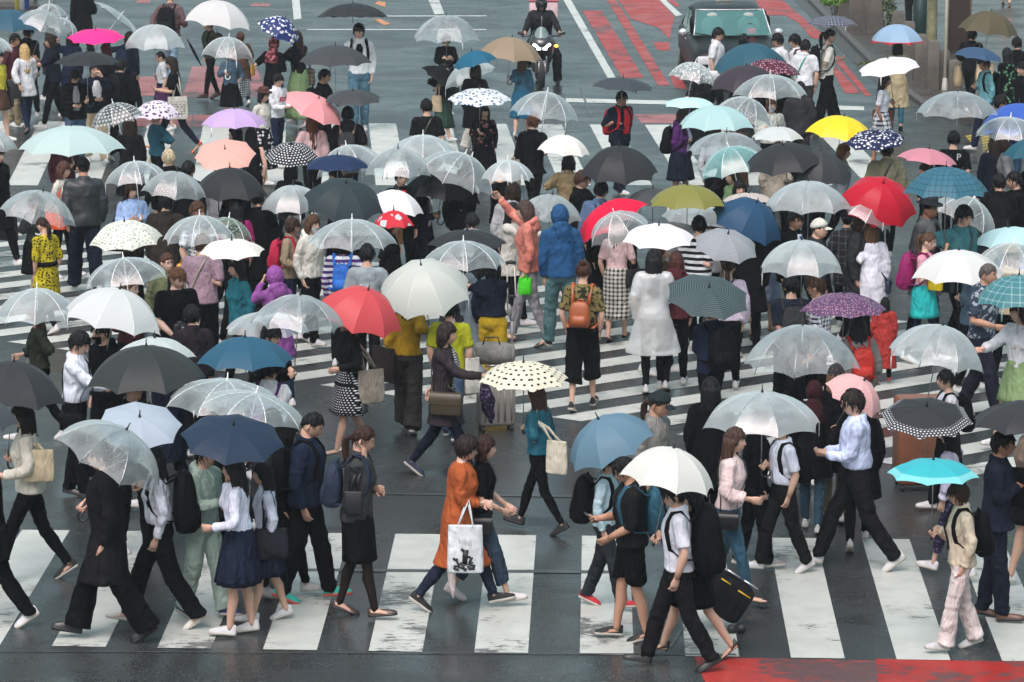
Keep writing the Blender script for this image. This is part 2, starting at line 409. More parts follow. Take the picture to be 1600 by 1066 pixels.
def make_skel(sex='f', w=0.0, lead=1, lean=3, look=(0, 0), arms=('down', 'down'), fat=1.0, step=0.0, knee=None, twist=0):
    S = Skel(); S.sex = sex; S.tr = TR[sex]; S.fat = fat
    legs = {}
    for s in (1, -1):
        front = (s == lead)
        if w == 0: a, k, fp = (3+step*(1 if front else -1), 5, 0)
        elif w < 0: a, k, fp = ((2, 4, 0) if front else (10, 58*-w, -28))   # passing
        else: a, k, fp = ((27*w, 7*w, 12*w) if front else (-17*w, 20*w, -36*w))
        if knee and s in knee: a, k, fp = knee[s]
        a, k, fp = R(a), R(k), R(fp)
        hip = V((s*.088, 0, 0)); kn = hip+V((s*.004, -sin(a), -cos(a)))*.425; an = kn+V((-s*.008, -sin(a-k), -cos(a-k)))*.405
        rf = rotx(-fp); legs[s] = [hip, kn, an, rf]
    zmin = min(min((an+rf @ V((0, .055, -.085))).z, (an+rf @ V((0, -.165, -.085))).z) for hip, kn, an, rf in legs.values())
    pz = -zmin; S.pz = pz
    for s in legs:
        for i in range(3): legs[s][i] = legs[s][i]+V((0, 0, pz))
    S.legs = legs
    pel = V((0, 0, pz)); rl = rotx(R(lean)); S.rl = rl
    tw = M.Rotation(R(twist), 3, 'Z')
    def T(p, k=None):
        z = p[2]-.90
        f = min(1, max(0, z/.25)) if k is None else k
        q = V((p[0], p[1], z)); q2 = rl @ (tw @ q if z > .15 else q)
        return pel+q.lerp(q2, f)
    S.T = T
    hy, hp = R(look[0]), R(look[1]); S.hrot = rotx(R(lean)*.3+hp)  # pitch then yaw
    S.hrot = M.Rotation(hy, 3, 'Z') @ S.hrot
    nb = T((0, .018, 1.46)); S.neck = nb
    S.hc = nb+rotx(R(lean)*.6+hp*.35) @ V((0, -.022, .125))
    S.top = max((S.hc+S.hrot @ V((0, y, z))).z for y, z in ((0, .118), (.03, .113), (.06, .095), (-.05, .1)))
    S.sw = .170*fat**.5 if sex == 'm' else .158*fat**.5
    S.arms = {}; S.armspec = {-1: arms[0], 1: arms[1]}   # [right, left]
    return S
def solve_arm(S, s, wrist, k=1.0):
    sh = S.T((s*S.sw, .012, 1.385 if S.sex == 'm' else 1.378)); L1, L2 = .285, .255
    d = wrist-sh; D = d.length; mx = L1+L2-.006
    if D > mx: d = d*(mx/D); D = mx; wrist = sh+d
    a = math.acos(max(-1, min(1, (L1*L1+D*D-L2*L2)/(2*L1*D)))); dn = d.normalized()
    hint = V((s*.55, .55, -.9)); hint = hint-dn*hint.dot(dn)
    hint = hint.normalized() if hint.length > 1e-5 else V((s, 0, 0))
    el = sh+dn*(L1*cos(a))+hint*(L1*sin(a))
    S.arms[s] = (sh, el, wrist)
def head_fn(th, ph, S, off=0.0):
    """point of the head surface; th 0 = face, ph -90..90"""
    ct = cos(ph); x = sin(th)*ct; y = -cos(th)*ct; z = sin(ph); fem = S.sex == 'f'
    X, Y, Z = x*.0755, y*.094, z*.117
    if z < 0:
        q = -z; X *= 1-(.36 if fem else .27)*q**1.4
        if y > 0: Y *= 1-.38*q
        else: Y *= 1+.02*q; Y -= .006*q
    if z > .3 and y < 0: Y *= 1-.06*(z-.3)
    f = max(0, -y)
    if y < 0:
        dth = th if th <= pi else th-2*pi
        Y -= .024*math.exp(-(dth/.17)**2-((z+.16)/.15)**2)+.008*math.exp(-(dth/.14)**2-((z-.06)/.18)**2)
        for e in (-.42, .42): Y += .007*math.exp(-((dth-e)/.2)**2-((z-.1)/.1)**2)
        Y -= .004*math.exp(-(dth/.75)**2-((z-.27)/.09)**2)
        Y -= .006*math.exp(-(dth/.3)**2-((z+.50)/.09)**2)+.006*math.exp(-(dth/.28)**2-((z+.86)/.16)**2)
    if off:
        n = V((X/.0755, Y/.094, Z/.117)).normalized(); return V((X, Y, Z))+n*off
    return V((X, Y, Z))
def hand(mb, wrist, dirv, palm_n, s, curl=28, k=1.0, mi=0):
    d = dirv.normalized(); n = palm_n-d*palm_n.dot(d); n = n.normalized() if n.length > 1e-5 else d.orthogonal().normalized(); b = d.cross(n)*s  # b: towards the thumb
    P = lambda u, v, w_: wrist+d*u+b*v+n*w_
    rings = []
    for u, wd, th in ((-.03, .026, .021), (.0, .029, .019), (.03, .038, .016), (.065, .042, .0145), (.092, .04, .011)):
        rings.append([P(u, wd*cos(2*pi*i/8), th*sin(2*pi*i/8)) for i in range(8)])
    mb.loft(rings, mi)
    for v, L, sp in ((.030, .068, .05), (.010, .077, .015), (-.011, .072, -.02), (-.030, .056, -.06)):
        p = P(.082, v, 0); dd = (d+b*sp).normalized(); pts = [p]; a = 0
        for seg, fr in enumerate((.46, .31, .23)):
            a += R(curl*(.8 if seg == 0 else 1)*(1.08 if v < 0 else .92)); q = dd*cos(a)+n*sin(a); pts.append(pts[-1]+q*(L*fr))
        mb.tube(pts, [.0094, .0090, .0080, .0055], 6, mi)
    c = min(1, curl/70)
    p = P(.018, .024, .004); q = (d*.55+b*(.75-.45*c)+n*(.25+.45*c)).normalized(); q2 = (d*.85+b*(.2-.5*c)+n*(.25+.3*c)).normalized()
    mb.tube([p, p+q*.034, p+q*.034+q2*.028, p+q*.034+q2*.052], [.0125, .0112, .0095, .0065], 6, mi)
def build_head(mb, S, brow):
    """head, ears and face as one surface on the body mesh: 0 skin, 1 dark, 2 lips, 3 eye white, 4 brow"""
    n, m = 28, 20; C = S.hc; Q = S.hrot; rings = []
    for i in range(1, m):
        ph = -pi/2+pi*i/m; rings.append([C+Q @ head_fn(2*pi*j/n, ph, S) for j in range(n)])
    mb.loft(rings, 0)
    for s in (1, -1):
        mb.ell(C+Q @ V((s*.074, .012, -.012)), (.009, .017, .031), 7, 5, 0, Q @ M.Rotation(s*.35, 3, 'Z'))
        ex = lambda x, y, z: C+Q @ V((x*s, y, z))
        mb.ell(ex(.031, -.0805, .012), (.0135, .006, .0062), 8, 5, 3, Q @ M.Rotation(s*.35, 3, 'Z'))
        mb.ell(ex(.030, -.0835, .012), (.0064, .0046, .0064), 7, 5, 1, Q)
        mb.tube([ex(.012, -.0915, .0335), ex(.030, -.0905, .0385), ex(.047, -.0765, .032)], [.0034, .0042, .002], 5, 4)
        mb.tube([ex(.017, -.0875, .0165), ex(.031, -.0875, .021), ex(.044, -.0785, .0155)], [.0016, .0026, .0016], 5, 1)
    mb.ell(C+Q @ V((0, -.093, -.0575)), (.0205, .0085, .0042), 9, 5, 2, Q); mb.ell(C+Q @ V((0, -.0915, -.0645)), (.017, .008, .0046), 9, 5, 2, Q)
def build_body(S, root, skin, hairc, bare_foot=False, hands=(28, 28), legsr=1.0, stock=None, armr=1.0):
    mb = MB(); T = S.T; f = S.fat
    rings = []
    for z, rx, ry, yo in S.tr:
        fx = 1+(f-1)*(1 if z < 1.4 else .4)
        q = .88 if z < 1.40 else .94; rings.append([T((rx*q*fx*cos(2*pi*i/14), yo+ry*q*fx*sin(2*pi*i/14), z)) for i in range(14)])
    C = S.hc; nk = S.tr[-1][1]
    rings[-2] = [S.neck.lerp(C, .35)+V((nk*1.0*cos(2*pi*i/14), .012+nk*1.05*sin(2*pi*i/14), 0)) for i in range(14)]
    rings[-1] = [C+S.hrot @ V((nk*.95*cos(2*pi*i/14), .022+nk*sin(2*pi*i/14), -.045)) for i in range(14)]
    mb.loft(rings, 0)
    build_head(mb, S, hairc)
    am = (1 if S.sex == 'm' else .86)*(1+(f-1)*.6)
    for s, (sh, el, wr) in S.arms.items():
        ins = T((s*.09, .012, 1.36)); pts = [ins, sh, sh.lerp(el, .35), sh.lerp(el, .75), el, el.lerp(wr, .25), el.lerp(wr, .65), wr+(wr-el).normalized()*.0]
        ar = armr; mb.tube(pts, [.036*am, .040*am*ar, .044*am*ar, .041*am*ar, .038*am*ar, .042*am*ar, .034*am*max(ar, .85), .026*am], 10)
        spec = S.armspec[s]; dv = (wr-el).normalized(); hd = S.hdir.get(s, dv)
        hand(mb, wr, hd, S.hnorm.get(s, V((-s, -.35, 0))), s, hands[0 if s < 0 else 1])
    for s, (hip, kn, an, rf) in S.legs.items():
        pts = [hip+V((0, 0, .03)), hip.lerp(kn, .18), hip.lerp(kn, .5), hip.lerp(kn, .85), kn, kn.lerp(an, .15), kn.lerp(an, .35)+V((0, .012, 0)), kn.lerp(an, .7), an, an+rf @ V((0, 0, -.04))]
        lr = legsr*(1+(f-1)*.7)
        mb.tube(pts, [x*lr for x in (.082, .084, .072, .056, .053, .050, .056, .042, .034, .034)], 12, mi=5 if stock else 0)
        if bare_foot:
            fp = lambda y, z: an+rf @ V((0, y, z))
            mb.tube([fp(.045, -.05), fp(.02, -.045), fp(-.05, -.05), fp(-.11, -.062), fp(-.165, -.07), fp(-.185, -.072)], [(.026, .026), (.033, .03), (.036, .026), (.042, .018), (.036, .012), (.02, .008)], 8, up=(1, 0, 0))
    mats = [skin, plain('pupil', (.008, .006, .005), .2), plain('lips', (.33, .12, .10), .45), plain('eye_white', (.6, .58, .55), .3), hairmat(hairc), stock or skin]
    return mb.build('body', mats, root)
def hairline(style, th):
    """height (unit sphere z) of the hairline by angle from the face"""
    a = abs(th if th <= pi else th-2*pi)*180/pi
    tabs = dict(short=[(0, .47), (30, .44), (48, .40), (60, .12), (80, .0), (95, .12), (110, -.25), (140, -.5), (180, -.58)],
      fringe=[(0, .25), (35, .22), (52, .12), (62, -.1), (80, -.12), (95, -.05), (110, -.35), (140, -.6), (180, -.68)],
      fem=[(0, .27), (30, .30), (48, .18), (60, -.28), (75, -.5), (100, -.62), (130, -.8), (180, -.9)],
      tied=[(0, .50), (30, .46), (50, .36), (62, .12), (78, .03), (95, .18), (112, -.2), (140, -.42), (180, -.5)],
      buzz=[(0, .52), (30, .5), (50, .42), (62, .2), (80, .1), (95, .2), (115, -.1), (140, -.4), (180, -.5)],
      bald=[(0, .95), (50, .9), (70, .3), (85, .1), (95, .2), (115, -.1), (140, -.3), (180, -.4)],
      hood=[(0, .62), (30, .52), (45, .2), (55, -.3), (62, -.8), (80, -1.1), (180, -1.2)],
      scarf=[(0, .50), (30, .42), (42, .1), (48, -.4), (46, -.7), (80, -1.1), (180, -1.2)],
      cap=[(0, .44), (60, .34), (90, .20), (130, .02), (180, -.05)], beanie=[(0, .42), (60, .30), (90, .12), (130, -.1), (180, -.15)])
    t = tabs[style]
    for p, q in zip(t, t[1:]):
        if a <= q[0]: return p[1]+(q[1]-p[1])*(a-p[0])/(q[0]-p[0])
    return t[-1][1]
def shell(mb, S, style, thick, noise=.004, seed=0, n=44, m=30, mi=0, flare=0.0, part=0):
    C, Q = S.hc, S.hrot; rings = []; rr = random.Random(seed)
    k1, k2, k3 = rr.uniform(0, 6), rr.uniform(0, 6), rr.uniform(5, 8)
    for i in range(1, m+1):
        ph = -pi/2+pi*i/(m+.35); z = sin(ph); ring = []
        for j in range(n):
            th = 2*pi*j/n; a = th if th <= pi else th-2*pi
            hl = hairline(style, th) + (.03*sin(k3*a+k1) if style in ('short', 'fringe', 'fem') else 0)
            d = z-hl; o = max(-.014, min(1, d/.16))
            o = o*thick if o > 0 else o*.9
            if o > 0: o += noise*o/thick*(sin(9*a+k1+3*z)+sin(11*a+k2-11*z)*.8+sin(19*z+4*a+k2)*.7+sin(17*a-6*z+k3)*.6)
            if flare and o > 0 and abs(a) > .9: o += flare*max(0, .35-z)*.02
            ring.append(C+Q @ head_fn(th, ph, S, o))
        rings.append(ring)
    mb.loft(rings, mi)
def locks(mb, S, style, n, thick, seed, ln=.045, rad=.0075):
    """separate tufts that break up the hair's outline and hairline"""
    C, Q = S.hc, S.hrot; rr = random.Random(seed*3+1)
    for _ in range(n):
        th = rr.uniform(0, 2*pi); hl = hairline(style, th); z = hl+(1-hl)*rr.random()**1.4*.95+.04; ph = math.asin(max(-.95, min(.96, z))); L = ln*rr.uniform(.6, 1.5)/.11; dth = rr.uniform(-.35, .35); pts = []
        for i in range(4):
            t = i/3; o = thick*(.75+.25*t)+(.001+.008*rr.random()*t if z > hl+.2 else .001); pts.append(C+Q @ head_fn((th+dth*t) % (2*pi), ph-L*t*(1 if z < hl+.5 else .8), S, o))
        mb.tube(pts, [rad*.7, rad, rad*.75, rad*.15], 5, flat=.55)
def tips(mb, S, length, width, back, seed, a0):
    C, Q = S.hc, S.hrot; rr = random.Random(seed*5+2); bd = Q @ V((0, 1, 0)); bd.z = 0; bd.normalize(); rx_ = Q @ V((1, 0, 0)); rx_.z = 0; rx_.normalize(); top = C+Q @ V((0, 0, .035))
    for _ in range(34):
        a = R(rr.uniform(a0+12, 360-a0-12)); e = rr.uniform(-.05, .035); pts = []
        for i in range(4):
            t = .45+.18*i; z = -(length+e)*t; w = 1-.14*t; k = 1.02+.04*rr.random()
            pts.append(top+rx_*(sin(a)*(.092+.016*t)*w*width*k)+bd*(-cos(a)*.104*(1-.12*t)*k+.01+back*t)+V((0, 0, z)))
        mb.tube(pts, [.006, .010, .009, .0015], 5)
def curtain(mb, S, length, width=1.0, back=.0, seed=0, a0=58, taper=.8, mi=0, swing=0.0):
    """long hair hanging round the back of the head from ear to ear, falling on the back"""
    C, Q = S.hc, S.hrot; n = 22; L = 9; outer = []; rr = random.Random(seed); k = rr.uniform(0, 6)
    bdir = Q @ V((0, 1, 0)); bdir.z = 0; bdir.normalize(); rx_ = Q @ V((1, 0, 0)); rx_.z = 0; rx_.normalize(); top = C+Q @ V((0, 0, .035))
    for i in range(L+1):
        t = i/L; z = -t*length; w = (1+.10*sin(pi*min(1, t*1.5)))*(1-(1-taper)*t)*width; ring = []
        ao = R(a0+22*t); pts = []
        for j in range(n+1):
            a = ao+(2*pi-2*ao)*j/n; sg = .004*sin(11*a+k+5*t)
            rr_x, rr_y = (.092+.020*t*(1-.3*t)+sg)*w, (.105+sg)*(1-.12*t)
            pts.append(top+rx_*(sin(a)*rr_x)+bdir*(-cos(a)*rr_y+.01+back*t+swing*t*t)+V((0, 0, z+(.012*sin(7*a+k)*t))))
        inn = []
        for j in range(n, -1, -1):
            a = ao+(2*pi-2*ao)*j/n; inn.append(top+rx_*(sin(a)*(.066+.02*t)*w)+bdir*(-cos(a)*.07+.012+back*t+swing*t*t)+V((0, 0, z)))
        outer.append(pts+inn)
    mb.loft(outer, mi); tips(mb, S, length, width, back, seed, a0)
def build_hair(S, root, style, c, seed):
    if style in ('none',): return
    C, Q = S.hc, S.hrot; mb = MB(); hm = hairmat(c)
    if style == 'short': shell(mb, S, 'short', .018, .0035, seed); locks(mb, S, 'short', 90, .018, seed)
    elif style == 'fringe': shell(mb, S, 'fringe', .021, .0035, seed); locks(mb, S, 'fringe', 110, .021, seed)
    elif style == 'buzz': shell(mb, S, 'buzz', .009, .002, seed); locks(mb, S, 'buzz', 120, .008, seed, .02, .005)
    elif style == 'bald': shell(mb, S, 'bald', .008, .001, seed)
    elif style == 'bob': shell(mb, S, 'fem', .020, .003, seed); curtain(mb, S, .15, 1.02, 0, seed, 56, .92)
    elif style == 'crop': shell(mb, S, 'fem', .020, .003, seed); locks(mb, S, 'fem', 90, .020, seed, .05)
    elif style == 'long': shell(mb, S, 'fem', .018, .003, seed); curtain(mb, S, .34, 1.0, .035, seed, 60, .84)
    elif style == 'vlong': shell(mb, S, 'fem', .018, .003, seed); curtain(mb, S, .47, 1.04, .05, seed, 60, .8)
    elif style == 'curly': shell(mb, S, 'fem', .030, .010, seed); curtain(mb, S, .24, 1.15, .02, seed, 56, .95)
    elif style in ('tail', 'bun', 'lowtail'):
        shell(mb, S, 'tied', .013, .002, seed); locks(mb, S, 'tied', 30, .013, seed, .05, .005)
        if style == 'bun':
            mb.ell(C+Q @ V((0, .075, .105)), (.042, .04, .038), 10, 7); mb.ell(C+Q @ V((.012, .085, .118)), (.03, .03, .028), 8, 6)
        else:
            p = V((0, .098, .045 if style == 'tail' else -.035)); P = C+Q @ p; bd = Q @ V((0, 1, 0))
            pts = [P-bd*.02, P+bd*.03, P+bd*.055+V((0, 0, -.05)), P+bd*.06+V((0, 0, -.13)), P+bd*.05+V((0, 0, -.22)), P+bd*.045+V((0, 0, -.28))]
            mb.tube(pts, [.016, .026, .034, .034, .025, .008], 9)
    mb.build('hair', hm, root)
def build_hat(S, root, kind, c, c2=None):
    C, Q = S.hc, S.hrot; mb = MB(); m = fabric(c, rough=.8, wr=.3)
    if kind in ('cap', 'capback'):
        S2 = S; Q0 = S.hrot
        if kind == 'capback': S.hrot = Q0 @ M.Rotation(pi, 3, 'Z')
        shell(mb, S, 'cap', .026, 0); Qb = S.hrot
        rings = []
        for r in (0, 1):
            rings.append([C+Qb @ V(((.074 if r else .068)*sin(a), -.085*(1 if not r else 1)-(.085*cos(a) if r else .018*cos(a)), .048+(-.012*cos(a) if r else 0)-.02*abs(sin(a)))) for a in [R(-80+160*i/10) for i in range(11)]])
        up = [p+V((0, 0, .006)) for p in rings[0]]; up2 = [p+V((0, 0, .006)) for p in rings[1]]
        mb.loft([rings[0], rings[1], up2, up], 0, False, False)
        S.hrot = Q0; mb.ell(C+Q @ V((0, .01, .146)), (.009, .009, .006), 6, 4)
        mb.build('cap', m, root)
    elif kind == 'beanie': shell(mb, S, 'beanie', .022, .0); mb.build('beanie', m, root)
    elif kind == 'hat':
        rings = []
        for r, z in ((.150, .060), (.152, .066), (.11, .066), (.094, .072), (.093, .12), (.085, .15), (.06, .165), (.02, .168)):
            rings.append([C+Q @ V((r*.92*sin(a), r*1.1*cos(a)+.005, z+(.015 if r > .14 else 0)*abs(sin(a)))) for a in [2*pi*i/22 for i in range(22)]])
        mb.loft(rings); mb.build('hat', m, root)
    elif kind == 'hood':
        shell(mb, S, 'hood', .030, .004, 3)
        T = S.T; mb.tube([T((0, .09, 1.44)), S.neck+V((0, .02, .02)), S.hc+S.hrot @ V((0, .03, -.07))], [.10, .095, .085], 12)
        mb.build('hood', m, root)
    elif kind == 'scarf':
        shell(mb, S, 'scarf', .022, .003, 3); T = S.T
        mb.loft([[T((rx*cos(a), .02+ry*sin(a), z)) for a in [2*pi*i/16 for i in range(16)]] for z, rx, ry in ((1.24, .165, .135), (1.36, .165, .125), (1.43, .11, .10), (1.50, .075, .085))]+[[S.hc+S.hrot @ V((.07*cos(a), .02+.075*sin(a), -.06)) for a in [2*pi*i/16 for i in range(16)]]])
        mb.build('headscarf', fabric(c, 'floral', c2, .06) if c2 else m, root)
    elif kind == 'helmet':
        shell(mb, S, 'hood', .045, 0); mb.build('helmet', plain('helmet_shell', c, .25, coat=.6), root)
        v = MB(); v.loft([[C+Q @ head_fn(R(a), R(p), S, .042) for a in range(-62, 63, 8)] for p in (-14, 0, 12, 26, 34)], 0, False, False); v.build('visor', plain('visor', (.01, .012, .014), .08), root)
def clothmod(o, vox, sm, disp=.010, ds=.09):
    r = o.modifiers.new('weave', 'REMESH'); r.mode = 'VOXEL'; r.voxel_size = vox; r.use_smooth_shade = True
    s = o.modifiers.new('ease', 'SMOOTH'); s.factor = .5; s.iterations = sm
    if disp:
        if 'folds' not in bpy.data.textures:
            t = bpy.data.textures.new('folds', 'CLOUDS'); t.noise_scale = .11; t.noise_depth = 2
        d = o.modifiers.new('folds', 'DISPLACE'); d.texture = bpy.data.textures['folds']; d.texture_coords = 'GLOBAL'; d.strength = disp*2.3; d.mid_level = .5
def ring_at(S, z, e, n=16, sx=1.0):
    rx, ry, yo = interp(S.tr, z); f = 1+(S.fat-1)*(1 if z < 1.4 else .3)
    return [S.T((((rx*f+e)*sx)*cos(2*pi*i/n), yo+(ry*f+e)*sin(2*pi*i/n), z)) for i in range(n)]
def surf(S, x, z, front, e=.02):
    rx, ry, yo = interp(S.tr, z); f = S.fat if z < 1.4 else 1; u = max(-.98, min(.98, x/(rx*f+e)))
    return S.T((x, yo+(-1 if front else 1)*(ry*f+e)*sqrt(1-u*u), z))
def sleeve(mb, S, s, r0, r1, upto, T):
    sh, el, wr = S.arms[s]; am = (1 if S.sex == 'm' else .88)*(1+(S.fat-1)*.5)
    pts = [T((s*.06, .012, 1.33)), T((s*.12, .012, 1.372)), sh+V((0, 0, -.004))]; rad = [.07*am+r0*.3, .066*am+r0*.6, .058*am+r0]
    L1, L2 = .285, .255; tot = L1+L2; u = .1
    while u < upto*tot-.01:
        pts.append(sh.lerp(el, u/L1) if u <= L1 else el.lerp(wr, (u-L1)/L2)); w = u/tot; rad.append((.055-.018*w)*am+r0*(1-w)+r1*w); u += .075
    u = upto*tot; pts.append(sh.lerp(el, u/L1) if u <= L1 else el.lerp(wr, (u-L1)/L2)); rad.append((.055-.018*upto)*am+r0*(1-upto)+r1*upto)
    pts, rad = crease(pts, rad, ((.55 if upto > .8 else 2, .14, .007), (.95 if upto > .8 else 2, .10, .006)), s+3)
    mb.tube(pts, rad, 12)
def crease(P, rd, zones, k):
    """finer stations along a sleeve or leg, bunched where cloth gathers (place along the length, spread, depth)"""
    P = [V(p) for p in P]; cum = [0.0]
    for a, b in zip(P, P[1:]): cum.append(cum[-1]+(b-a).length)
    L = cum[-1]; n = max(8, int(L/.022)); out, rr = [], []; ph = random.Random(int(k*7+L*1000)).uniform(0, 6)
    for i in range(n+1):
        d = L*i/n; j = max(q for q in range(len(cum)-1) if cum[q] <= d+1e-9); t = (d-cum[j])/max(1e-9, cum[j+1]-cum[j]); u = d/L
        c = P[j].lerp(P[j+1], t); r = rd[j]*(1-t)+rd[j+1]*t; am = sum(dp*math.exp(-((u-z)/w)**2) for z, w, dp in zones); wv = sin(d/.0105+ph+1.3*sin(d*17))
        out.append(c+V((am*.7*sin(d*61+ph), am*.8*cos(d*53+ph), 0))); rr.append(r+am*wv)
    return out, rr
def leg_span(S, z):
    ys = []
    for hip, kn, an, rf in S.legs.values():
        for a, b in ((hip, kn), (kn, an)):
            if min(a.z, b.z)-.02 <= z <= max(a.z, b.z)+.02: ys.append((a.lerp(b, (a.z-z)/(a.z-b.z)) if abs(a.z-b.z) > .01 else b).y)
    return (min(ys), max(ys)) if ys else (0, 0)
def skirt_rings(S, ztop, zhem, flare, pleat=0, e=.02, n=48, x0=None, hemwave=.0):
    out = []; N_ = 9; pzo = S.pz-.90
    for i in range(N_+1):
        t = i/N_; z = ztop+(zhem-ztop)*t; rx, ry, yo = interp(S.tr, max(z, .87)); f = S.fat
        y0, y1 = leg_span(S, z+pzo) if z < .86 else (0, 0); dz = max(0, min(1, (.95-z)/.12))
        cy = yo*(1-dz)+(y0+y1)/2*dz; ex = flare*t
        ax = (rx*f+e)*(1-0*dz)+ex; ay = max((ry*f+e)+ex*.9, (y1-y0)/2+.082*f+ex*.3)
        ring = []
        for j in range(n):
            a = 2*pi*j/n; pl = 1+(.035*t+.008)*pleat*(abs((a*14/pi) % 2-1)-.5)*2+hemwave*t*sin(5*a+1)*.05
            p = V((ax*cos(a)*pl, cy+ay*sin(a)*pl, z+pzo)) if z < .98 else S.T((ax*cos(a)*pl, yo+ay*sin(a)*pl, z))
            ring.append(p)
        out.append(ring)
    return out
TOPS = dict(  # ease, sleeve reach, hem z, sleeve ease r0,r1, collar, disp
  tee=(.018, .46, .88, .012, .022, 0, .008), shirt=(.018, .97, .90, .010, .010, 1, .010), sshirt=(.02, .45, .90, .014, .026, 1, .009), jacket=(.034, .98, .86, .020, .017, 1, .011), blazer=(.028, .98, .82, .016, .012, 1, .006),
  hoodie=(.028, .98, .88, .018, .012, 2, .012), coat=(.042, .98, .55, .024, .02, 1, .010), cardigan=(.03, .96, .72, .016, .014, 0, .010), tank=(.008, .0, .92, 0, 0, 0, .004), blouse=(.024, .9, .94, .02, .03, 0, .011),
  tunic=(.03, .9, .62, .02, .012, 0, .010), poncho=(.045, .98, .52, .035, .03, 2, .007))
def build_top(S, root, kind, mat, tuck=False, hem=None, reach=None, flare=None, name=None, ease=0.0):
    e, rc, hz, r0, r1, collar, dp = TOPS[kind]; e += ease; hz = hem if hem is not None else hz; rc = reach if reach is not None else rc; mb = MB(); T = S.T
    if tuck: hz = .985
    zs = [z for z in (1.45, 1.435, 1.41, 1.37, 1.31, 1.25, 1.18, 1.10, 1.03, .96, .90, .86) if z > hz+.02]
    rings = []
    for z in zs:
        ee = e*(.45 if z > 1.42 else .8 if z > 1.39 else 1)
        rings.append(ring_at(S, z, ee+(.012 if tuck and z < 1.12 and z > 1.0 else 0), 18))
    if hz < .84:
        rings = [r for r, z in zip(rings, zs) if z > .9]
        fl = flare if flare is not None else .05
        sk = skirt_rings(S, .9, hz, fl, 0, e, 18); rings += sk
    else: rings.append(ring_at(S, hz, e+(.0 if tuck else .006), 18))
    mb.loft(rings)
    if rc > 0:
        for s in (1, -1): sleeve(mb, S, s, r0, r1, rc, T)
    if collar == 1:
        r_ = .076 if S.sex == 'm' else .068
        mb.loft([[T((q*cos(2*pi*i/14), .024+q*sin(2*pi*i/14)*1.02, z+.012*sin(2*pi*i/14))) for i in range(14)] for q, z in ((r_+.012, 1.40), (r_+.016, 1.445), (r_+.004, 1.485), (r_-.018, 1.48))])
    if collar == 2 and kind != 'poncho':
        pts = [T((.10*cos(a), .025+.085*sin(a), 1.45+.03*sin(a))) for a in [R(-60+300*i/9) for i in range(10)]]
        mb.tube(pts, [.02, .03, .036, .042, .046, .046, .042, .036, .03, .02], 8)
        mb.ell(T((0, .115, 1.40)), (.10, .05, .085), 10, 7)
    o = mb.build(name or dict(tee='shirt', sshirt='shirt', tank='shirt', hoodie='hooded_top', poncho='raincoat').get(kind, kind), mat, root)
    clothmod(o, .0155, 5 if kind != 'tank' else 2, dp)
    return o
PANTS = dict(slim=(.088, .064, .048), reg=(.096, .076, .066), wide=(.102, .098, .115), flare=(.094, .074, .095), loose=(.10, .086, .08), tights=(.084, .058, .040))
def build_pants(S, root, kind, mat, length=1.0, name='trousers'):
    a, b, c = PANTS[kind]; mb = MB(); f = 1+(S.fat-1)*.7
    rings = [ring_at(S, z, ee, 16) for z, ee in ((1.02, .012), (.98, .014), (.93, .014), (.88, .012), (.83, .012), (.80, .0))]; mb.loft(rings)
    for s, (hip, kn, an, rf) in S.legs.items():
        end = an+V((0, .004, -.035 if kind in ('wide', 'flare', 'loose', 'reg') else .0))
        P = [hip+V((0, 0, .04)), hip.lerp(kn, .15), hip.lerp(kn, .5), hip.lerp(kn, .85), kn, kn.lerp(end, .18), kn.lerp(end, .4), kn.lerp(end, .7), kn.lerp(end, .92), end]
        rd = [a*.95, a, a*.6+b*.4, b*1.03, b, b*.98, b*.7+c*.3+.006, b*.3+c*.7, c, c*1.02]
        tot = [0, .07, .24, .42, .5, .59, .7, .85, .96, 1.0]
        if length < 1:
            k = [i for i, t in enumerate(tot) if t <= length]; P = [P[i] for i in k]; rd = [rd[i]+(.02 if length < .6 and kind != 'tights' else 0)*tot[i] for i in k]
        Q_, rq = crease(P, [x*f for x in rd], ((.50, .13, .0075), (1.0, .16, .010 if kind in ('reg', 'loose') else .004), (.08, .10, .006)), s)
        mb.tube(Q_, rq, 14)
    o = mb.build(name, mat, root); clothmod(o, .0150, 3, .009)
    return o
def build_skirt(S, root, mat, hem=.5, flare=.08, pleat=0, name='skirt', ztop=1.03, wave=0, e=.022):
    mb = MB(); mb.loft(skirt_rings(S, ztop, hem, flare, pleat, e, 84 if pleat else 40, hemwave=wave)); return mb.build(name, mat, root)
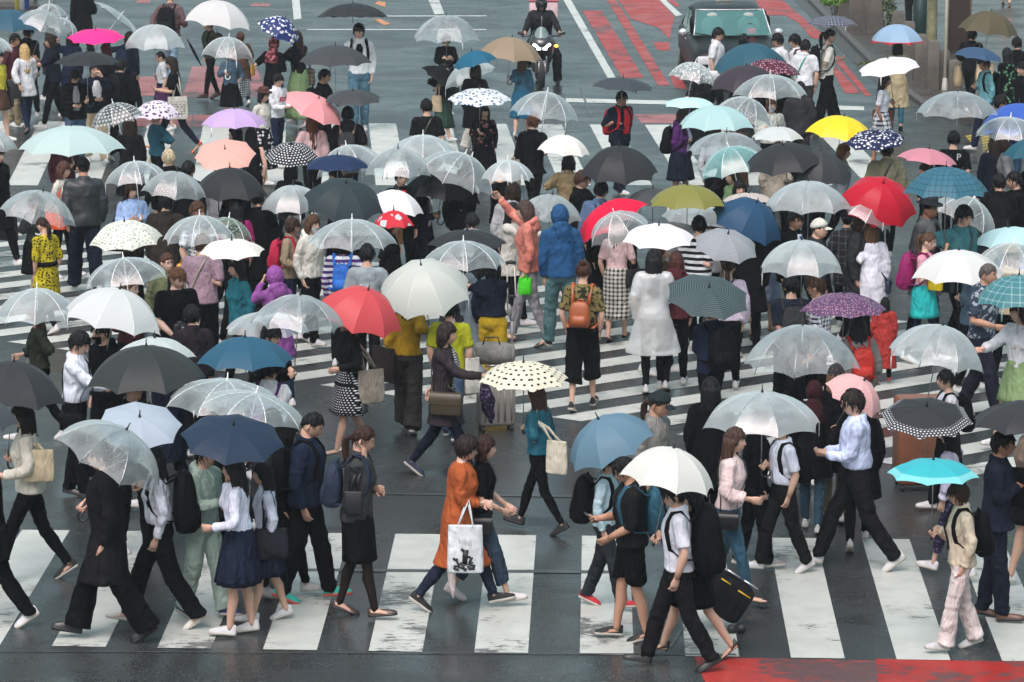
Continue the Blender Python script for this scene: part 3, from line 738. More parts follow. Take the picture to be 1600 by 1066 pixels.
def build_shoe(S, s, root, kind, c, sole='white'):
    hip, kn, an, rf = S.legs[s]; mb = MB(); fp = lambda x, y, z: an+rf @ V((x, y, z-.085))
    up = plain('shoe_leather' if kind in ('loafer', 'heel', 'boot', 'dress') else 'shoe_canvas', (.50, .51, .52) if c == 'white' else c, .35 if kind in ('loafer', 'heel', 'boot', 'dress') else .7, bump=.2, bs=60)
    so = plain('shoe_sole', (.40, .39, .35) if sole == 'white' else sole, .6); n = 12
    so_h = {'sneaker': .026, 'loafer': .016, 'dress': .018, 'heel': .010, 'boot': .03, 'slip': .02, 'sandal': .02}[kind]
    ps = [(.062, .55), (.055, .82), (.03, 1.0), (-.02, .93), (-.07, .98), (-.12, 1.14), (-.16, 1.08), (-.188, .78), (-.200, .4)]
    hl = 0.0
    if kind == 'heel': hl = .055
    lift = lambda y: hl*max(0, min(1, (y+.10)/.13))
    rings = []
    for z in (0.0, so_h*.5, so_h):
        rings.append([fp(.037*w, y, z+lift(y)) for y, w in ps]+[fp(-.037*w, y, z+lift(y)) for y, w in reversed(ps)])
    mb.loft(rings, 1)
    hs = [.07, .078, .082, .074, .060, .045, .034, .024, .012] if kind in ('sneaker', 'slip') else [.06, .068, .062, .05, .046, .042, .034, .026, .012]
    if kind == 'boot': hs = [.15, .16, .16, .10, .07, .055, .045, .036, .02]
    if kind == 'heel': hs = [.05, .052, .03, .016, .018, .03, .026, .02, .01]
    if kind == 'sandal': hs = [.03, .03, .012, .004, .02, .03, .02, .004, .002]
    secs = []
    for (y, w), h in zip(ps, hs):
        hw = .0345*w; secs.append([fp(hw*cos(a)*(1 if sin(a) < .3 else .82), y, so_h*.8+lift(y)+h*max(0, sin(a))**.8) for a in [pi*i/(n-1) for i in range(n)]])
    mb.loft(secs, 0, True, False)
    mb.poly(secs[0], 0); mb.poly(list(reversed(secs[-1])), 0)
    if kind == 'heel': mb.tube([fp(0, .052, .062), fp(0, .05, .03), fp(0, .046, .0)], [.02, .011, .007], 8, 0)
    if kind == 'sneaker':
        for i in range(4):
            y = -.055-.02*i; mb.tube([fp(-.018, y, so_h+.060-.010*i), fp(0, y-.003, so_h+.066-.011*i), fp(.018, y, so_h+.060-.010*i)], .0035, 5, 1)
    return mb.build('shoe', [up, so], root)
# ---------------------------------------------------------------- bags and small things
class Ctx: pass
def bagroot(C, name, base, label, cat, group=None):
    base = V(base); w = C.root.matrix_local_ @ (base*C.k)
    e = empty(name, w, C.face); e.scale = (C.k,)*3; tag(e, label, cat, group); C.bag_off = base
    return e
def put(mb, C): mb.v = [tuple(V(p)-C.bag_off) for p in mb.v]; return mb
def bagmat(c, pat=None, c2='white', sc=.04): return fabric(c, pat, c2, sc, rough=.6, wr=.35)
def leather(c): return plain('bag_leather', c, .42, bump=.15, bs=40)
def backpack(C, c, label, w=.30, h=.44, d=.16, c2=None, z=1.17, front=False, leathery=False, straps=True):
    S = C.S; T = S.T; sg = -1 if front else 1
    e = bagroot(C, 'backpack', T((0, sg*.13, z-h/2)), label, 'backpack', 'backpacks worn in the rain'); m = leather(c) if leathery else bagmat(c); m2 = (leather(c2) if leathery else bagmat(c2)) if c2 else m
    cz = z; rot = S.rl; mb = MB(); off = sg*(.125+d/2+.02+(S.fat-1)*.1)
    rings = []
    for t, ww, dd in ((0, .80, .75), (.04, .94, .95), (.2, 1.0, 1.1), (.5, 1.0, 1.05), (.75, .93, .9), (.9, .78, .72), (.97, .58, .5), (1.0, .3, .25)):
        zz = cz-h/2+h*t; q = []
        for i in range(16):
            a = 2*pi*i/16; ca, sa = cos(a), sin(a); p_ = .62
            q.append(T((math.copysign(abs(ca)**p_, ca)*w/2*ww, off+math.copysign(abs(sa)**p_, sa)*d/2*dd, zz), 1))
        rings.append(q)
    mb.loft(rings); pb_ = put(mb, C).build('pack_body', m, e)
    pk = MB(); rings = []
    for t, ww, dd in ((0, .75, .3), (.06, .9, .7), (.5, .95, .85), (.9, .85, .6), (1.0, .7, .2)):
        zz = cz-h*.44+h*.42*t
        rings.append([T((math.copysign(abs(cos(a))**.6, cos(a))*w*.40*ww, off+sg*(d*.42)+math.copysign(abs(sin(a))**.6, sin(a))*.055*dd, zz), 1) for a in [2*pi*i/14 for i in range(14)]])
    pk.loft(rings); fp_ = put(pk, C).build('front_pocket', m2, pb_)
    hb = MB(); hb.tube([T((-.04, off-sg*.03, cz+h*.49), 1), T((-.02, off-sg*.03, cz+h*.55), 1), T((.02, off-sg*.03, cz+h*.55), 1), T((.04, off-sg*.03, cz+h*.49), 1)], .009, 6); put(hb, C).build('grab_handle', m, pb_)
    if straps:
        for s in (1, -1):
            sb = MB(); E = C.ease-.004; kx = S.sw/.17; pts = [T((s*.172*kx, sg*.02, z-.14)), surf(S, s*.140*kx, 1.12, not front, E+.004), surf(S, s*.142*kx, 1.20, not front, E+.004), surf(S, s*.138*kx, 1.29, not front, E+.004), surf(S, s*.125*kx, 1.37, not front, E+.004),
                T((s*.115, .012-sg*.05, 1.432+C.ease*.5)), T((s*.108, .012+sg*.03, 1.445+C.ease*.5)), surf(S, s*.095, 1.36, front, E), T((s*.09, off-sg*d*.35, cz+h*.40), 1)]
            lo = [T((s*.14, off-sg*.04, z-.16), 1)]
            sb.ribbon(lo+pts, .050, (.82, s*.57*sg, 0), .012); put(sb, C).build('strap', m2, e)
    return e
def tote(C, c, label, s=1, mode='shoulder', w=.34, h=.36, d=.07, c2=None, pat=None, sc=.04, name='tote_bag', prints=None, leathery=False, dx=0, dy=0, drop=None, fabricc=None, turn=None, out=0):
    S = C.S; T = S.T; m = leather(c) if leathery else bagmat(c, pat, c2 or 'white', sc)
    if mode == 'shoulder': top = T((s*(S.sw+.055), .02+dy, 1.02+dx)); hangs = [T((s*(S.sw-.045), .012+q, 1.425)) for q in (-.03, .05)]
    elif mode == 'elbow': el = S.arms[s][1]; fo = el.lerp(S.arms[s][2], .35); top = fo+V((s*(.01+out), dy, -.17)); hangs = [fo+V((s*out*.3, q, .045)) for q in (-.01, .01)]
    else: wr = S.hold.get(s, S.arms[s][2]); top = wr+V((0, dy, -(drop or .16))); hangs = [wr+V((0, q, -.005)) for q in (-.01, .01)]
    if turn is None: turn = 55 if abs(cos(C.face)) > .75 and mode == 'shoulder' else 30 if abs(cos(C.face)) > .75 else 0
    ta = R(turn)*s*(1 if cos(C.face) > 0 else -1); WD, DD = V((sin(ta), cos(ta), 0)), V((cos(ta), -sin(ta), 0)); top = top+V((s*abs(sin(ta))*w*.25, 0, 0))
    e = bagroot(C, name, top+V((0, 0, -h)), label, 'bag', 'bags carried by the walkers'); rings = []
    for t, ww, dd in ((0, .92, .9), (.03, 1, 1.0), (.3, 1.0, 1.15), (.7, .97, .9), (.97, .95, .55), (1, .94, .5)):
        zz = -h*(1-t); rings.append([top+DD*(math.copysign(abs(cos(a))**.5, cos(a))*d/2*dd)+WD*(math.copysign(abs(sin(a))**.5, sin(a))*w/2*ww)+V((0, 0, zz)) for a in [2*pi*i/16 for i in range(16)]])
    mb = MB(); mb.loft(rings); put(mb, C).build('bag_body', m, e)
    for q, hg in zip((-1, 1), hangs):
        hb = MB(); a = top-WD*(w*.22)+V((0, 0, -.02)); b = top+WD*(w*.22)+V((0, 0, -.02)); x = DD*(q*d*.25); o = V((q*.012, 0, 0))
        if mode == 'shoulder': hb.ribbon([a+x, a.lerp(hg, .5)+o+V((s*.02, 0, 0)), hg+V((s*.055, -.02, -.10)), hg+V((s*.02, -.008, .012+C.ease*.4)), hg+V((s*.055, .02, -.10)), b.lerp(hg, .5)+o+V((s*.02, 0, 0)), b+x], .024, (0, 1, .01), .005)
        else: hb.tube([a+x, a.lerp(hg, .75)+o, hg+o*.5, b.lerp(hg, .75)+o, b+x], .008, 5)
        put(hb, C).build('handle', m, e)
    if prints: C.bag_turn = ta
    if prints: prints_on(C, e, top, w, h, d, s, prints)
    return e
def crossbag(C, c, label, s=1, w=.24, h=.17, d=.08, z=.93, leathery=True, y=-.02, name='shoulder_bag', cross=True, sc=None):
    S = C.S; T = S.T; m = leather(c) if leathery else bagmat(c); fx = S.fat
    top = T((s*(.165*fx+C.ease+d/2+.012), y, z)); e = bagroot(C, name, top+V((0, 0, -h)), label, 'bag', 'bags carried by the walkers'); mb = MB()
    rings = []
    for t, q in ((0, .85), (.08, 1), (.85, 1), (1, .88)):
        rings.append([top+V((math.copysign(abs(cos(a))**.5, cos(a))*d/2*q, math.copysign(abs(sin(a))**.5, sin(a))*w/2*(q if t else .95), -h*(1-t))) for a in [2*pi*i/16 for i in range(16)]])
    mb.loft(rings); put(mb, C).build('bag_body', m, e)
    fl = MB(); fl.loft([[top+V((s*(d/2*k+.004), yy*w/2*.97, zz)) for yy in (-1, -.5, 0, .5, 1)] for k, zz in ((-.6, .006), (.2, .008), (1.0, -.01), (1.05, -h*.3), (1.05, -h*.5))], 0, False, False); put(fl, C).build('flap', m, e)
    E = C.ease+.012; o = -s if cross else s; sx = o*(.085 if cross else S.sw-.05)
    zs = (1.38, 1.28, 1.16, 1.05) if cross else (1.35, 1.25, 1.15, 1.05)
    for fr in (True, False):
        sb = MB(); pts = [T((sx, .012+(-.02 if fr else .03), 1.448+C.ease*.5))]
        for i, zz in enumerate(zs):
            t = (i+1)/(len(zs)+.6); xx = sx*(1-t)+s*.16*t if cross else s*(S.sw-.03)
            pts.append(surf(S, xx, zz, fr, E) if cross else T((s*(S.sw+.02), .012+(-.05 if fr else .06), zz)))
        pts.append(top+V((-s*.01, (-1 if fr else 1)*w*.42, .0))); sb.ribbon(pts, .022, (1, 0, .3), .006); put(sb, C).build('strap', m, e)
    return e
def phone(C, s, label, c='black'):
    S = C.S; wr = S.hold.get(s, S.arms[s][2]); d = S.hdir.get(s, (S.arms[s][2]-S.arms[s][1])).normalized()
    p = wr+d*.085+V((0, 0, .022)); e = bagroot(C, 'phone', p, label, 'phone', 'phones in hand'); f = (S.hc-p).normalized()
    rot = V((0, 0, 1)).rotation_difference(f).to_matrix()
    mb = MB(); mb.box(p, (.072, .146, .009), 0, rot, 1, 0); put(mb, C).build('phone_case', plain('phone_case', c, .3), e)
    sc = MB(); sc.box(p+f*.0055, (.064, .134, .002), 0, rot); put(sc, C).build('screen', plain('phone_screen', (.03, .035, .04), .1), e)
    return e
def suitcase(C, c, label, at, w=.40, d=.25, h=.60, name='suitcase', box=False, rz=0, lean=0, pull=.42):
    e = empty(name, at, rz); tag(e, label, 'suitcase', 'wheeled luggage')
    rot = M.Rotation(lean, 3, 'X'); m = plain('luggage_shell', c, .4, bump=.1, bs=25)
    mb = MB(); mb.box(rot @ V((0, 0, h/2+.06)), (w, d, h), 0, rot, 1, .045); mb.build('case', m, e)
    if not box:
        rb = MB()
        for i in range(5): rb.box(rot @ V((-w*.36+w*.18*i, -d/2-.002, h/2+.06)), (.02, .012, h*.8), 0, rot)
        rb.build('ridge', m, e)
        hb = MB(); [hb.tube([rot @ V((x, d*.3, h)), rot @ V((x, d*.3, h+pull))], .009, 6) for x in (-.09, .09)]; hb.tube([rot @ V((-.1, d*.3, h+pull)), rot @ V((.1, d*.3, h+pull))], .014, 7); hb.build('pull_handle', plain('luggage_metal', (.3, .3, .31), .35, .8), e)
    for sx in (-1, 1):
        for sy in (-1, 1):
            wb = MB(); wb.tube([V((sx*w*.4-.012, sy*d*.38, .035)), V((sx*w*.4+.012, sy*d*.38, .035))], .034, 10); wb.build('wheel', plain('luggage_wheel', (.02, .02, .02), .6), e)
    return e
def prints_on(C, e, top, w, h, d, s, kind):
    mb = MB(); x = s*(d/2*1.16+.003); rr = random.Random(5)
    if kind == 'slogan':
        for j in range(6):
            y = -w*.36; z = -h*.22-j*h*.105
            while y < w*.30:
                L = rr.uniform(.025, .06)
                for q in range(int(L/.012)): mb.box(top+V((x, -(y+q*.012)*1, z+rr.uniform(-.003, .003))), (.003, .008, rr.uniform(.011, .018)))
                y += L+.016
    else:
        for (a, b, ww, hh) in ((.0, -.30, .05, .14), (.02, -.24, .02, .02), (-.03, -.30, .09, .012), (-.05, -.33, .025, .06), (-.07, -.38, .05, .02), (.05, -.40, .09, .014), (.07, -.36, .02, .07), (-.06, -.41, .06, .03), (.0, -.42, .03, .03), (.08, -.42, .04, .02), (.09, -.33, .03, .02), (-.02, -.37, .12, .01)):
            mb.box(top+V((x, a, b)), (.004, ww, hh), 0, M.Rotation(rr.uniform(-.4, .4), 3, 'X'))
            mb.ell(top+V((x, a+ww*.5, b+hh*.5)), (.002, .014, .014), 8, 4)
        for q in range(9):
            mb.tube([top+V((x, -.06+.014*q, -.20+.004*q)), top+V((x, -.055+.014*q, -.12-.008*(q % 4)))], .0016, 4)
    put(mb, C).build('print', plain('print_ink', (.012, .012, .014), .6), e)
# ---------------------------------------------------------------- one walker
PEOPLE = []; WARN = []
GRP = 'people crossing in the rain'
def words_ok(l):
    n = len(l.split())
    if not 4 <= n <= 16: WARN.append(f'{n} words: {l}')
    return l
def P(x, hy, desc, fy=None, H=None, face=0, sex='f', w=None, lead=None, lean=3, look=(0, 5), arms=('down', 'down'), fat=1.0, top=('tee', 'white'), bot=('slim', 'black'), hair='bob', hc='darkbrown', hat=None,
      shoes=('sneaker', 'white'), skin=0, tuck=False, legs=None, umb=None, bags=(), extra=(), dy=None, knee=None, step=2, ulabel=None, plabel=None, shaft=None, twist=0, sock=None):
    i = len(PEOPLE); seed = 100+i; pr = random.Random(seed)
    if w is None: w = pr.uniform(.35, .85)
    if lead is None: lead = pr.choice((1, -1))
    if umb and face == 170: face = pr.choice((80, -80, 100, -95, -60, 150, 70, -110, 180))
    if umb and x is None: x = (umb['l']+umb['r'])/2
    S = make_skel(sex, w, lead, lean, look, arms, fat, step, knee, twist)
    fr = R(face)
    if hy is None and fy is not None: G = at_z(x, fy); Hh = H or 1.6
    elif hy is None:   # hidden head: the umbrella's size sets the distance
        Y = F/((umb['r']-umb['l'])/umb.get('D', 1.0)); q = at_y(x, umb['b'], Y); G = V((q.x, q.y, 0)); Hh = H or (1.70 if sex == 'm' else 1.60)
    elif fy is not None:
        G = at_z(x, fy); Hh = at_y(x, hy, G.y).z
        if H: Hh = H
    else:
        Hh = H or (1.70 if sex == 'm' else 1.60); G = at_z(x, hy, Hh)
    if umb:   # the head stays under the cloth
        Yu = G.y+(umb.get('dy', -.22*cos(R(face)) if cos(R(face)) > 0 else -.08*cos(R(face))-.06)); ap, q_, D_, h_, a_ = fit_umbrella(umb, Yu)
        for _ in range(24):
            bad = False
            for ox, oy in ((0, 0), (.08, 0), (-.08, 0), (0, .1), (0, -.1)):
                pl = q_.inverted() @ (V((G.x+ox, G.y+oy, Hh-(.03 if ox or oy else 0)))-ap); rr_ = sqrt(pl.x**2+pl.y**2)
                if rr_ < D_/2:
                    tt = math.asin(min(1, rr_*sin(a_)/(D_/2)))/a_; zc = can_pt(tt, D_/2, h_, a_)[1]
                    if pl.z > zc-.045: bad = True
            if not bad or Hh < 1.40: break
            Hh -= .02
    k = Hh/(S.top+(.014 if hair not in ('none', 'bald', 'buzz') else .004))
    root = empty('person', (G.x, G.y, 0), fr); root.scale = (k, k, k)
    rm = M.Translation((G.x, G.y, 0)) @ M.Rotation(fr, 4, 'Z');
    C = Ctx(); C.S, C.k, C.face = S, k, fr; C.ease = TOPS.get(top[0], (.02,))[0] if top else .02
    class RootProxy: pass
    C.root = RootProxy(); C.root.matrix_local_ = rm; S.hold = {}; S.hdir = {}; S.hnorm = {}
    # umbrella first: the holding hand goes to its shaft
    if umb:
        Y = G.y+(umb.get('dy', -.22*cos(fr) if cos(fr) > 0 else -.08*cos(fr)-.06))
        umb['fit'] = fit_umbrella(umb, Y); ap, q, D, h, a = umb['fit']; axd = q @ V((0, 0, -1))
        inv = rm.inverted(); A = inv @ ap/k; Dn = inv.to_3x3() @ axd
        best = None
        for s in ((-1, 1) if umb.get('hand') is None else (umb['hand'],)):
            ideal = S.T((s*.13, -.27, 1.20)); sh = S.T((s*S.sw, .012, 1.385))
            for L in [i_*.02 for i_ in range(20, 52)]:
                p = A+Dn*(L/k); reach = (p-sh).length; c_ = (p-ideal).length+max(0, reach-.50)*6+max(0, .16-reach)*5+(.04 if L > .9 else 0)+(0.05 if s > 0 else 0)
                if p.y > .08: c_ += .6
                if best is None or c_ < best[0]: best = (c_, s, p, L, reach)
        c_, s, p, L, reach = best; umb['L'] = L+.05
        sh = S.T((s*S.sw, .012, 1.385)); back = (p-sh).normalized()
        wr = p-back*.075; S.hold[s] = p; solve_arm(S, s, wr); S.hdir[s] = (p-S.arms[s][2])
        if not .78 < D < 1.32: WARN.append(f'D {D:.2f} : {desc}')
        if reach > .66: WARN.append(f'reach {reach:.2f} D{D:.2f} : {desc}')
        uh = s
    else: uh = 0; L = 0
    for s, spec in ((-1, arms[0]), (1, arms[1])):
        if s == uh: continue
        if spec == 'umb': spec = 'chest'
        if isinstance(spec, str):
            q = ARM[spec]
            if spec in ('face', 'cam', 'ear'): tgt = S.hc+S.hrot @ V((s*(q[0]+.0), q[1]+.02, q[2]-1.585)) if spec != 'cam' else S.hc+S.hrot @ V((s*q[0], -.24, -.06))
            elif spec in ('down', 'swingf', 'swingb', 'pocket', 'low'): tgt = S.T((s*(q[0]+(S.sw-.170)*1.0), q[1], q[2]), .35)
            else: tgt = S.T((s*q[0], q[1], q[2]))
        else: tgt = S.T((s*spec[0], spec[1], spec[2]))
        solve_arm(S, s, tgt)
        if spec in ('phone', 'cam', 'chest', 'strap', 'fwd', 'out'): S.hnorm[s] = V((-s*.7, .2, .7))
        if spec in ('face', 'ear', 'cheek'): S.hdir[s] = V((-s*.1, .0, 1)); S.hnorm[s] = V((-s*.5, 1, 0))
    curls = tuple(72 if s == uh else 48 if sp in ('phone', 'cam', 'strap', 'bag', 'chest') else 26 for s, sp in ((-1, arms[0]), (1, arms[1])))
    build_body(S, root, skinmat(skin), hc, shoes[0] in ('heel', 'sandal', 'slip', 'loafer'), curls, .78 if bot and bot[0] in PANTS and (len(bot) < 3 or bot[2].get('length', 1) > .7) else .95, legs and fabric(legs, wr=.1), .74 if top and (top[2].get('reach', TOPS[top[0]][1]) if len(top) > 2 else TOPS[top[0]][1]) > .8 else 1.0)
    if hair: build_hair(S, root, hair, hc, seed)
    if hat: build_hat(S, root, *hat)
    def fm(a): return a if isinstance(a, bpy.types.Material) else (cape_mat() if a == 'CAPE' else fabric(a))
    if bot:
        o = bot[2] if len(bot) > 2 else {}; m = fm(bot[1])
        if bot[0] == 'skirt': build_skirt(S, root, m, **o)
        elif bot[0] == 'shorts': build_pants(S, root, 'loose', m, o.get('length', .46), 'shorts')
        else: build_pants(S, root, bot[0], m, o.get('length', 1.0))
    if top:
        o = top[2] if len(top) > 2 else {}; build_top(S, root, top[0], fm(top[1]), tuck=tuck, **o)
    for s in (1, -1):
        build_shoe(S, s, root, shoes[0], shoes[1], shoes[2] if len(shoes) > 2 else ('white' if shoes[0] in ('sneaker', 'slip') else 'softblack'))
    E = C.ease
    for ex in extra:
        kind = ex[0]
        if kind == 'inner':   # shirt front showing in an open jacket
            wd, zt, zb = (tuple(ex[2:])+(.06, 1.43, 1.02)[len(ex)-2:])[:3]; mb = MB(); rows = []
            for j in range(10):
                z = zt+(zb-zt)*j/9; ww = wd*(1 if len(ex) > 5 else (.55+.6*min(1, j/3)) if j < 6 else 1.0); rows.append([surf(S, -ww+2*ww*i_/6, z, True, E+.010) for i_ in range(7)])
            mb.loft(rows, 0, False, False); mb.build('shirt_front', fm(ex[1]), root)
        elif kind == 'band':  # waistband, sash
            z = ex[2]; mb = MB(); rr_ = [ring_at(S, z+q, E+.014+g, 20) for q, g in ((-.032, 0), (-.03, .006), (.03, .006), (.032, 0))]; mb.loft(rr_); mb.build('waist_band', fm(ex[1]), root)
        elif kind == 'mask':
            mb = MB(); mb.loft([[S.hc+S.hrot @ (head_fn(R(a), R(p), S, .010)) for a in range(-60, 61, 12)] for p in (-62, -45, -25, -8)], 0, False, False); mb.build('face_mask', fm(ex[1]), root)
        elif kind == 'glasses':
            mb = MB()
            for s in (1, -1):
                pts = [S.hc+S.hrot @ V((s*.031+.021*cos(q*pi/5), -.101, .012+.016*sin(q*pi/5))) for q in range(11)]; mb.tube(pts, .0022, 4)
                mb.tube([S.hc+S.hrot @ V((s*.052, -.100, .016)), S.hc+S.hrot @ V((s*.077, -.04, .02)), S.hc+S.hrot @ V((s*.080, .01, .012))], .0022, 4)
            mb.tube([S.hc+S.hrot @ V((-.01, -.103, .016)), S.hc+S.hrot @ V((.01, -.103, .016))], .002, 4); mb.build('glasses', plain('spectacle_frame', (.01, .01, .01), .3), root)
        elif kind == 'tie':
            mb = MB(); mb.loft([[surf(S, -w_, z, True, E+.020), surf(S, w_, z, True, E+.022)] for z, w_ in ((1.41, .016), (1.38, .014), (1.25, .022), (1.10, .03), (1.07, .004))], 0, False, False); mb.build('tie', fm(ex[1]), root)
        elif kind == 'under':   # clothes seen through a clear cape
            build_top(S, root, ex[1], fm(ex[2]))
        elif kind == 'lettering':
            txt, front, z, size, c = ex[1:6]; xo = ex[6] if len(ex) > 6 else 0
            cu = bpy.data.curves.new('lettering', 'FONT'); cu.body = txt; cu.size = size; cu.align_x = 'CENTER'; cu.extrude = .001; cu.resolution_u = 2
            o = bpy.data.objects.new('lettering', cu); COL.objects.link(o); o.parent = root; cu.materials.append(fabric(c, wr=.1))
            p = surf(S, xo, z, front, E+.016); o.location = p; o.rotation_euler = (pi/2-R(lean)*(1 if front else -1), 0, 0 if front else pi)
        elif kind == 'patch':
            c, front, x0, x1, z0, z1 = ex[1:7]; mb = MB(); nn = 8
            mb.loft([[surf(S, x0+(x1-x0)*i_/nn, z0+(z1-z0)*j/6, front, E+.011) for i_ in range(nn+1)] for j in range(7)], 0, False, False); mb.build('print', fm(c), root)
    lk = umb['lk'] if umb else None
    fit = lambda *ls: next((l_ for l_ in ls if len(l_.split()) <= 16), ls[-1])
    tag(root, words_ok(fit(f'person in {desc}, under {lk}', f'person in {desc}') if umb else f'person in {desc}'), 'person', GRP)
    if umb: build_umbrella(umb, None, words_ok(fit(f'{lk} held by the person in {desc}', f'{lk} over person in {desc}', f'{lk} over {desc}')), umb['L'])
    for b in bags:
        f = b[0]; kw = dict(b[3]) if len(b) > 3 else {}
        C.S = S; f(C, b[1], words_ok(fit(f'{b[2]} of the person in {desc}', f'{b[2]} with {desc}')), **kw)
    PEOPLE.append((desc, G, Hh))
    if not 1.44 < Hh < 1.88: WARN.append(f'height {Hh:.2f}: {desc}')
    return C
def U(l, r, t, b, st, lk, **kw):
    d = dict(l=l, r=r, t=t, b=b, st=st, lk=lk); d.update(kw); return d
# ---------------------------------------------------------------- light
w = bpy.data.worlds.new('World'); SC.world = w; w.use_nodes = True; nt = w.node_tree; N = NT(nt)
bg = nt.nodes['Background']; sky = nt.nodes.new('ShaderNodeTexSky'); sky.sky_type = 'NISHITA'; sky.sun_disc = False
SUN_EL, SUN_AZ = R(58), R(200)
sky.sun_elevation = SUN_EL; sky.sun_rotation = SUN_AZ; sky.air_density = 1.0; sky.dust_density = 6.0; sky.ozone_density = 1.5
hs = nt.nodes.new('ShaderNodeHueSaturation'); hs.inputs['Saturation'].default_value = .80; hs.inputs['Hue'].default_value = .435; nt.links.new(sky.outputs[0], hs.inputs['Color'])
nt.links.new(hs.outputs[0], bg.inputs[0]); bg.inputs[1].default_value = .15
sd = bpy.data.lights.new('sun', 'SUN'); so = bpy.data.objects.new('sun', sd); COL.objects.link(so); sd.energy = .6; sd.angle = R(40); sd.color = (.98, 1, .98)
sdir = V((sin(SUN_AZ)*cos(SUN_EL), cos(SUN_AZ)*cos(SUN_EL), sin(SUN_EL)))
so.rotation_euler = sdir.to_track_quat('Z', 'Y').to_euler()
SC.view_settings.view_transform = 'Standard'; SC.view_settings.look = 'None'; SC.view_settings.exposure = 0.70; SC.view_settings.gamma = 1
SC.cycles.transparent_max_bounces = 32; SC.cycles.max_bounces = 8; SC.cycles.diffuse_bounces = 3; SC.cycles.use_denoising = True
SC.cycles.sample_clamp_indirect = 8
# ---------------------------------------------------------------- rain haze
hz = MB(); hz.box((0, 100, 4.75), (190, 230, 11.5)); hzm = bpy.data.materials.new('rain_haze'); hzm.use_nodes = True; hn = hzm.node_tree; hn.nodes.clear()
ho = hn.nodes.new('ShaderNodeOutputMaterial'); hv = hn.nodes.new('ShaderNodeVolumePrincipled'); hv.inputs['Density'].default_value = .0006; hv.inputs['Color'].default_value = (.86, .93, .95, 1); hv.inputs['Anisotropy'].default_value = .2
hn.links.new(hv.outputs[0], ho.inputs['Volume']); tag(hz.build('haze', hzm, smooth=False), kind='stuff')
# ---------------------------------------------------------------- road
def asphalt():
    m, nt, out = newmat('wet_asphalt'); N = NT(nt); b = N.n('BsdfPrincipled'); co = N.n('TexCoord').outputs['Object']
    big = N.noise(N.map(co, (.3, .35, 1)), 1.0, 4, .55); mid = N.noise(co, 2.2, 4, .6); fine = N.noise(co, 55, 3, .7); agg = N.n('TexVoronoi'); N.put(agg.inputs['Vector'], co); agg.inputs['Scale'].default_value = 70
    f = N.math('ADD', N.math('MULTIPLY', big, .6), N.math('MULTIPLY', mid, .4))
    base = N.mix(N.ramp(f, .35, .65), (.019, .0225, .0235), (.036, .041, .0415))
    base = N.mix(N.ramp(fine, .54, .70, 0, .9), base, (.16, .175, .175)); base = N.mix(N.ramp(N.noise(co, 30, 3, .8), .52, .62, 0, .75), base, (.008, .010, .011))
    # cracks and patch joints
    vr = N.n('TexVoronoi', feature='DISTANCE_TO_EDGE'); N.put(vr.inputs['Vector'], N.mix(.25, co, N.n('TexNoise', ins={'Vector': co, 'Scale': 1.2}).outputs[1])); vr.inputs['Scale'].default_value = .13
    base = N.mix(N.ramp(vr.outputs['Distance'], .0, .0035, .75, 0), base, (.014, .015, .016))
    N.put(b.inputs['Base Color'], base)
    wet = N.ramp(N.noise(N.map(co, (.6, .8, 1)), .9, 4, .6, .8), .40, .62)
    N.put(b.inputs['Roughness'], N.math('ADD', N.ramp(wet, 0, 1, .30, .12), N.math('MULTIPLY', fine, .12)))
    b.inputs['Specular IOR Level'].default_value = .5; b.inputs['IOR'].default_value = 1.48
    h = N.math('ADD', N.math('MULTIPLY', fine, .5), N.math('ADD', N.math('MULTIPLY', agg.outputs['Distance'], .5), N.math('MULTIPLY', mid, .8)))
    st = N.n('Bump'); N.put(st.inputs['Height'], h); N.put(st.inputs['Strength'], N.ramp(wet, 0, 1, .42, .15)); st.inputs['Distance'].default_value = .012
    N.put(b.inputs['Normal'], st.outputs[0]); nt.links.new(b.outputs[0], out.inputs[0]); return m
def paint(name, c, wear=.5, rough=.42):
    """road paint worn through to the asphalt in patches"""
    m, nt, out = newmat(name); N = NT(nt); b = N.n('BsdfPrincipled'); co = N.n('TexCoord').outputs['Object']; base = colr(c)
    n1 = N.noise(N.map(co, (2.2, 4.2, 1)), 1.5, 6, .7, .5); reg = N.noise(co, .55, 2); fine = N.noise(co, 40, 3)
    k = N.math('ADD', N.math('MULTIPLY', n1, .75), N.math('MULTIPLY', reg, .45)); k = N.math('ADD', k, N.math('MULTIPLY', fine, .10))
    fl = N.noise(N.map(co, (2.2, 6.5, 1)), 3.2, 6, .75, .3); rg = N.noise(co, .75, 3, .6); kk = N.math('ADD', N.math('MULTIPLY', fl, .62), N.math('MULTIPLY', rg, .75))
    worn = N.math('MULTIPLY', N.math('MAXIMUM', N.ramp(kk, .715+.12*(1-wear), .74+.12*(1-wear)), N.ramp(N.noise(co, 1.1, 7, .8, .4), .645, .655, 0, .5)), .85)
    dirt = N.ramp(N.noise(co, 3, 5, .65), .35, .75, 1.0, .76); cb = N.n('CombineColor'); [N.put(cb.inputs[i], N.math('MULTIPLY', dirt, base[i])) for i in range(3)]
    N.put(b.inputs['Base Color'], N.mix(worn, cb.outputs[0], (.05, .055, .056))); N.put(b.inputs['Roughness'], N.ramp(N.noise(co, 1.5, 4), .3, .7, rough-.14, rough+.1)); b.inputs['Specular IOR Level'].default_value = .2 if base[0] > 2*base[1] else .45
    N.put(b.inputs['Normal'], N.bump(N.math('SUBTRACT', fine, worn), .25, .008)); nt.links.new(b.outputs[0], out.inputs[0]); return m
def sheet(name, polys, mat, z, kind='structure'):
    mb = MB()
    for pl in polys: mb.poly([(p[0], p[1], z) for p in pl])
    o = mb.build(name, mat, smooth=False); tag(o, kind=kind); return o
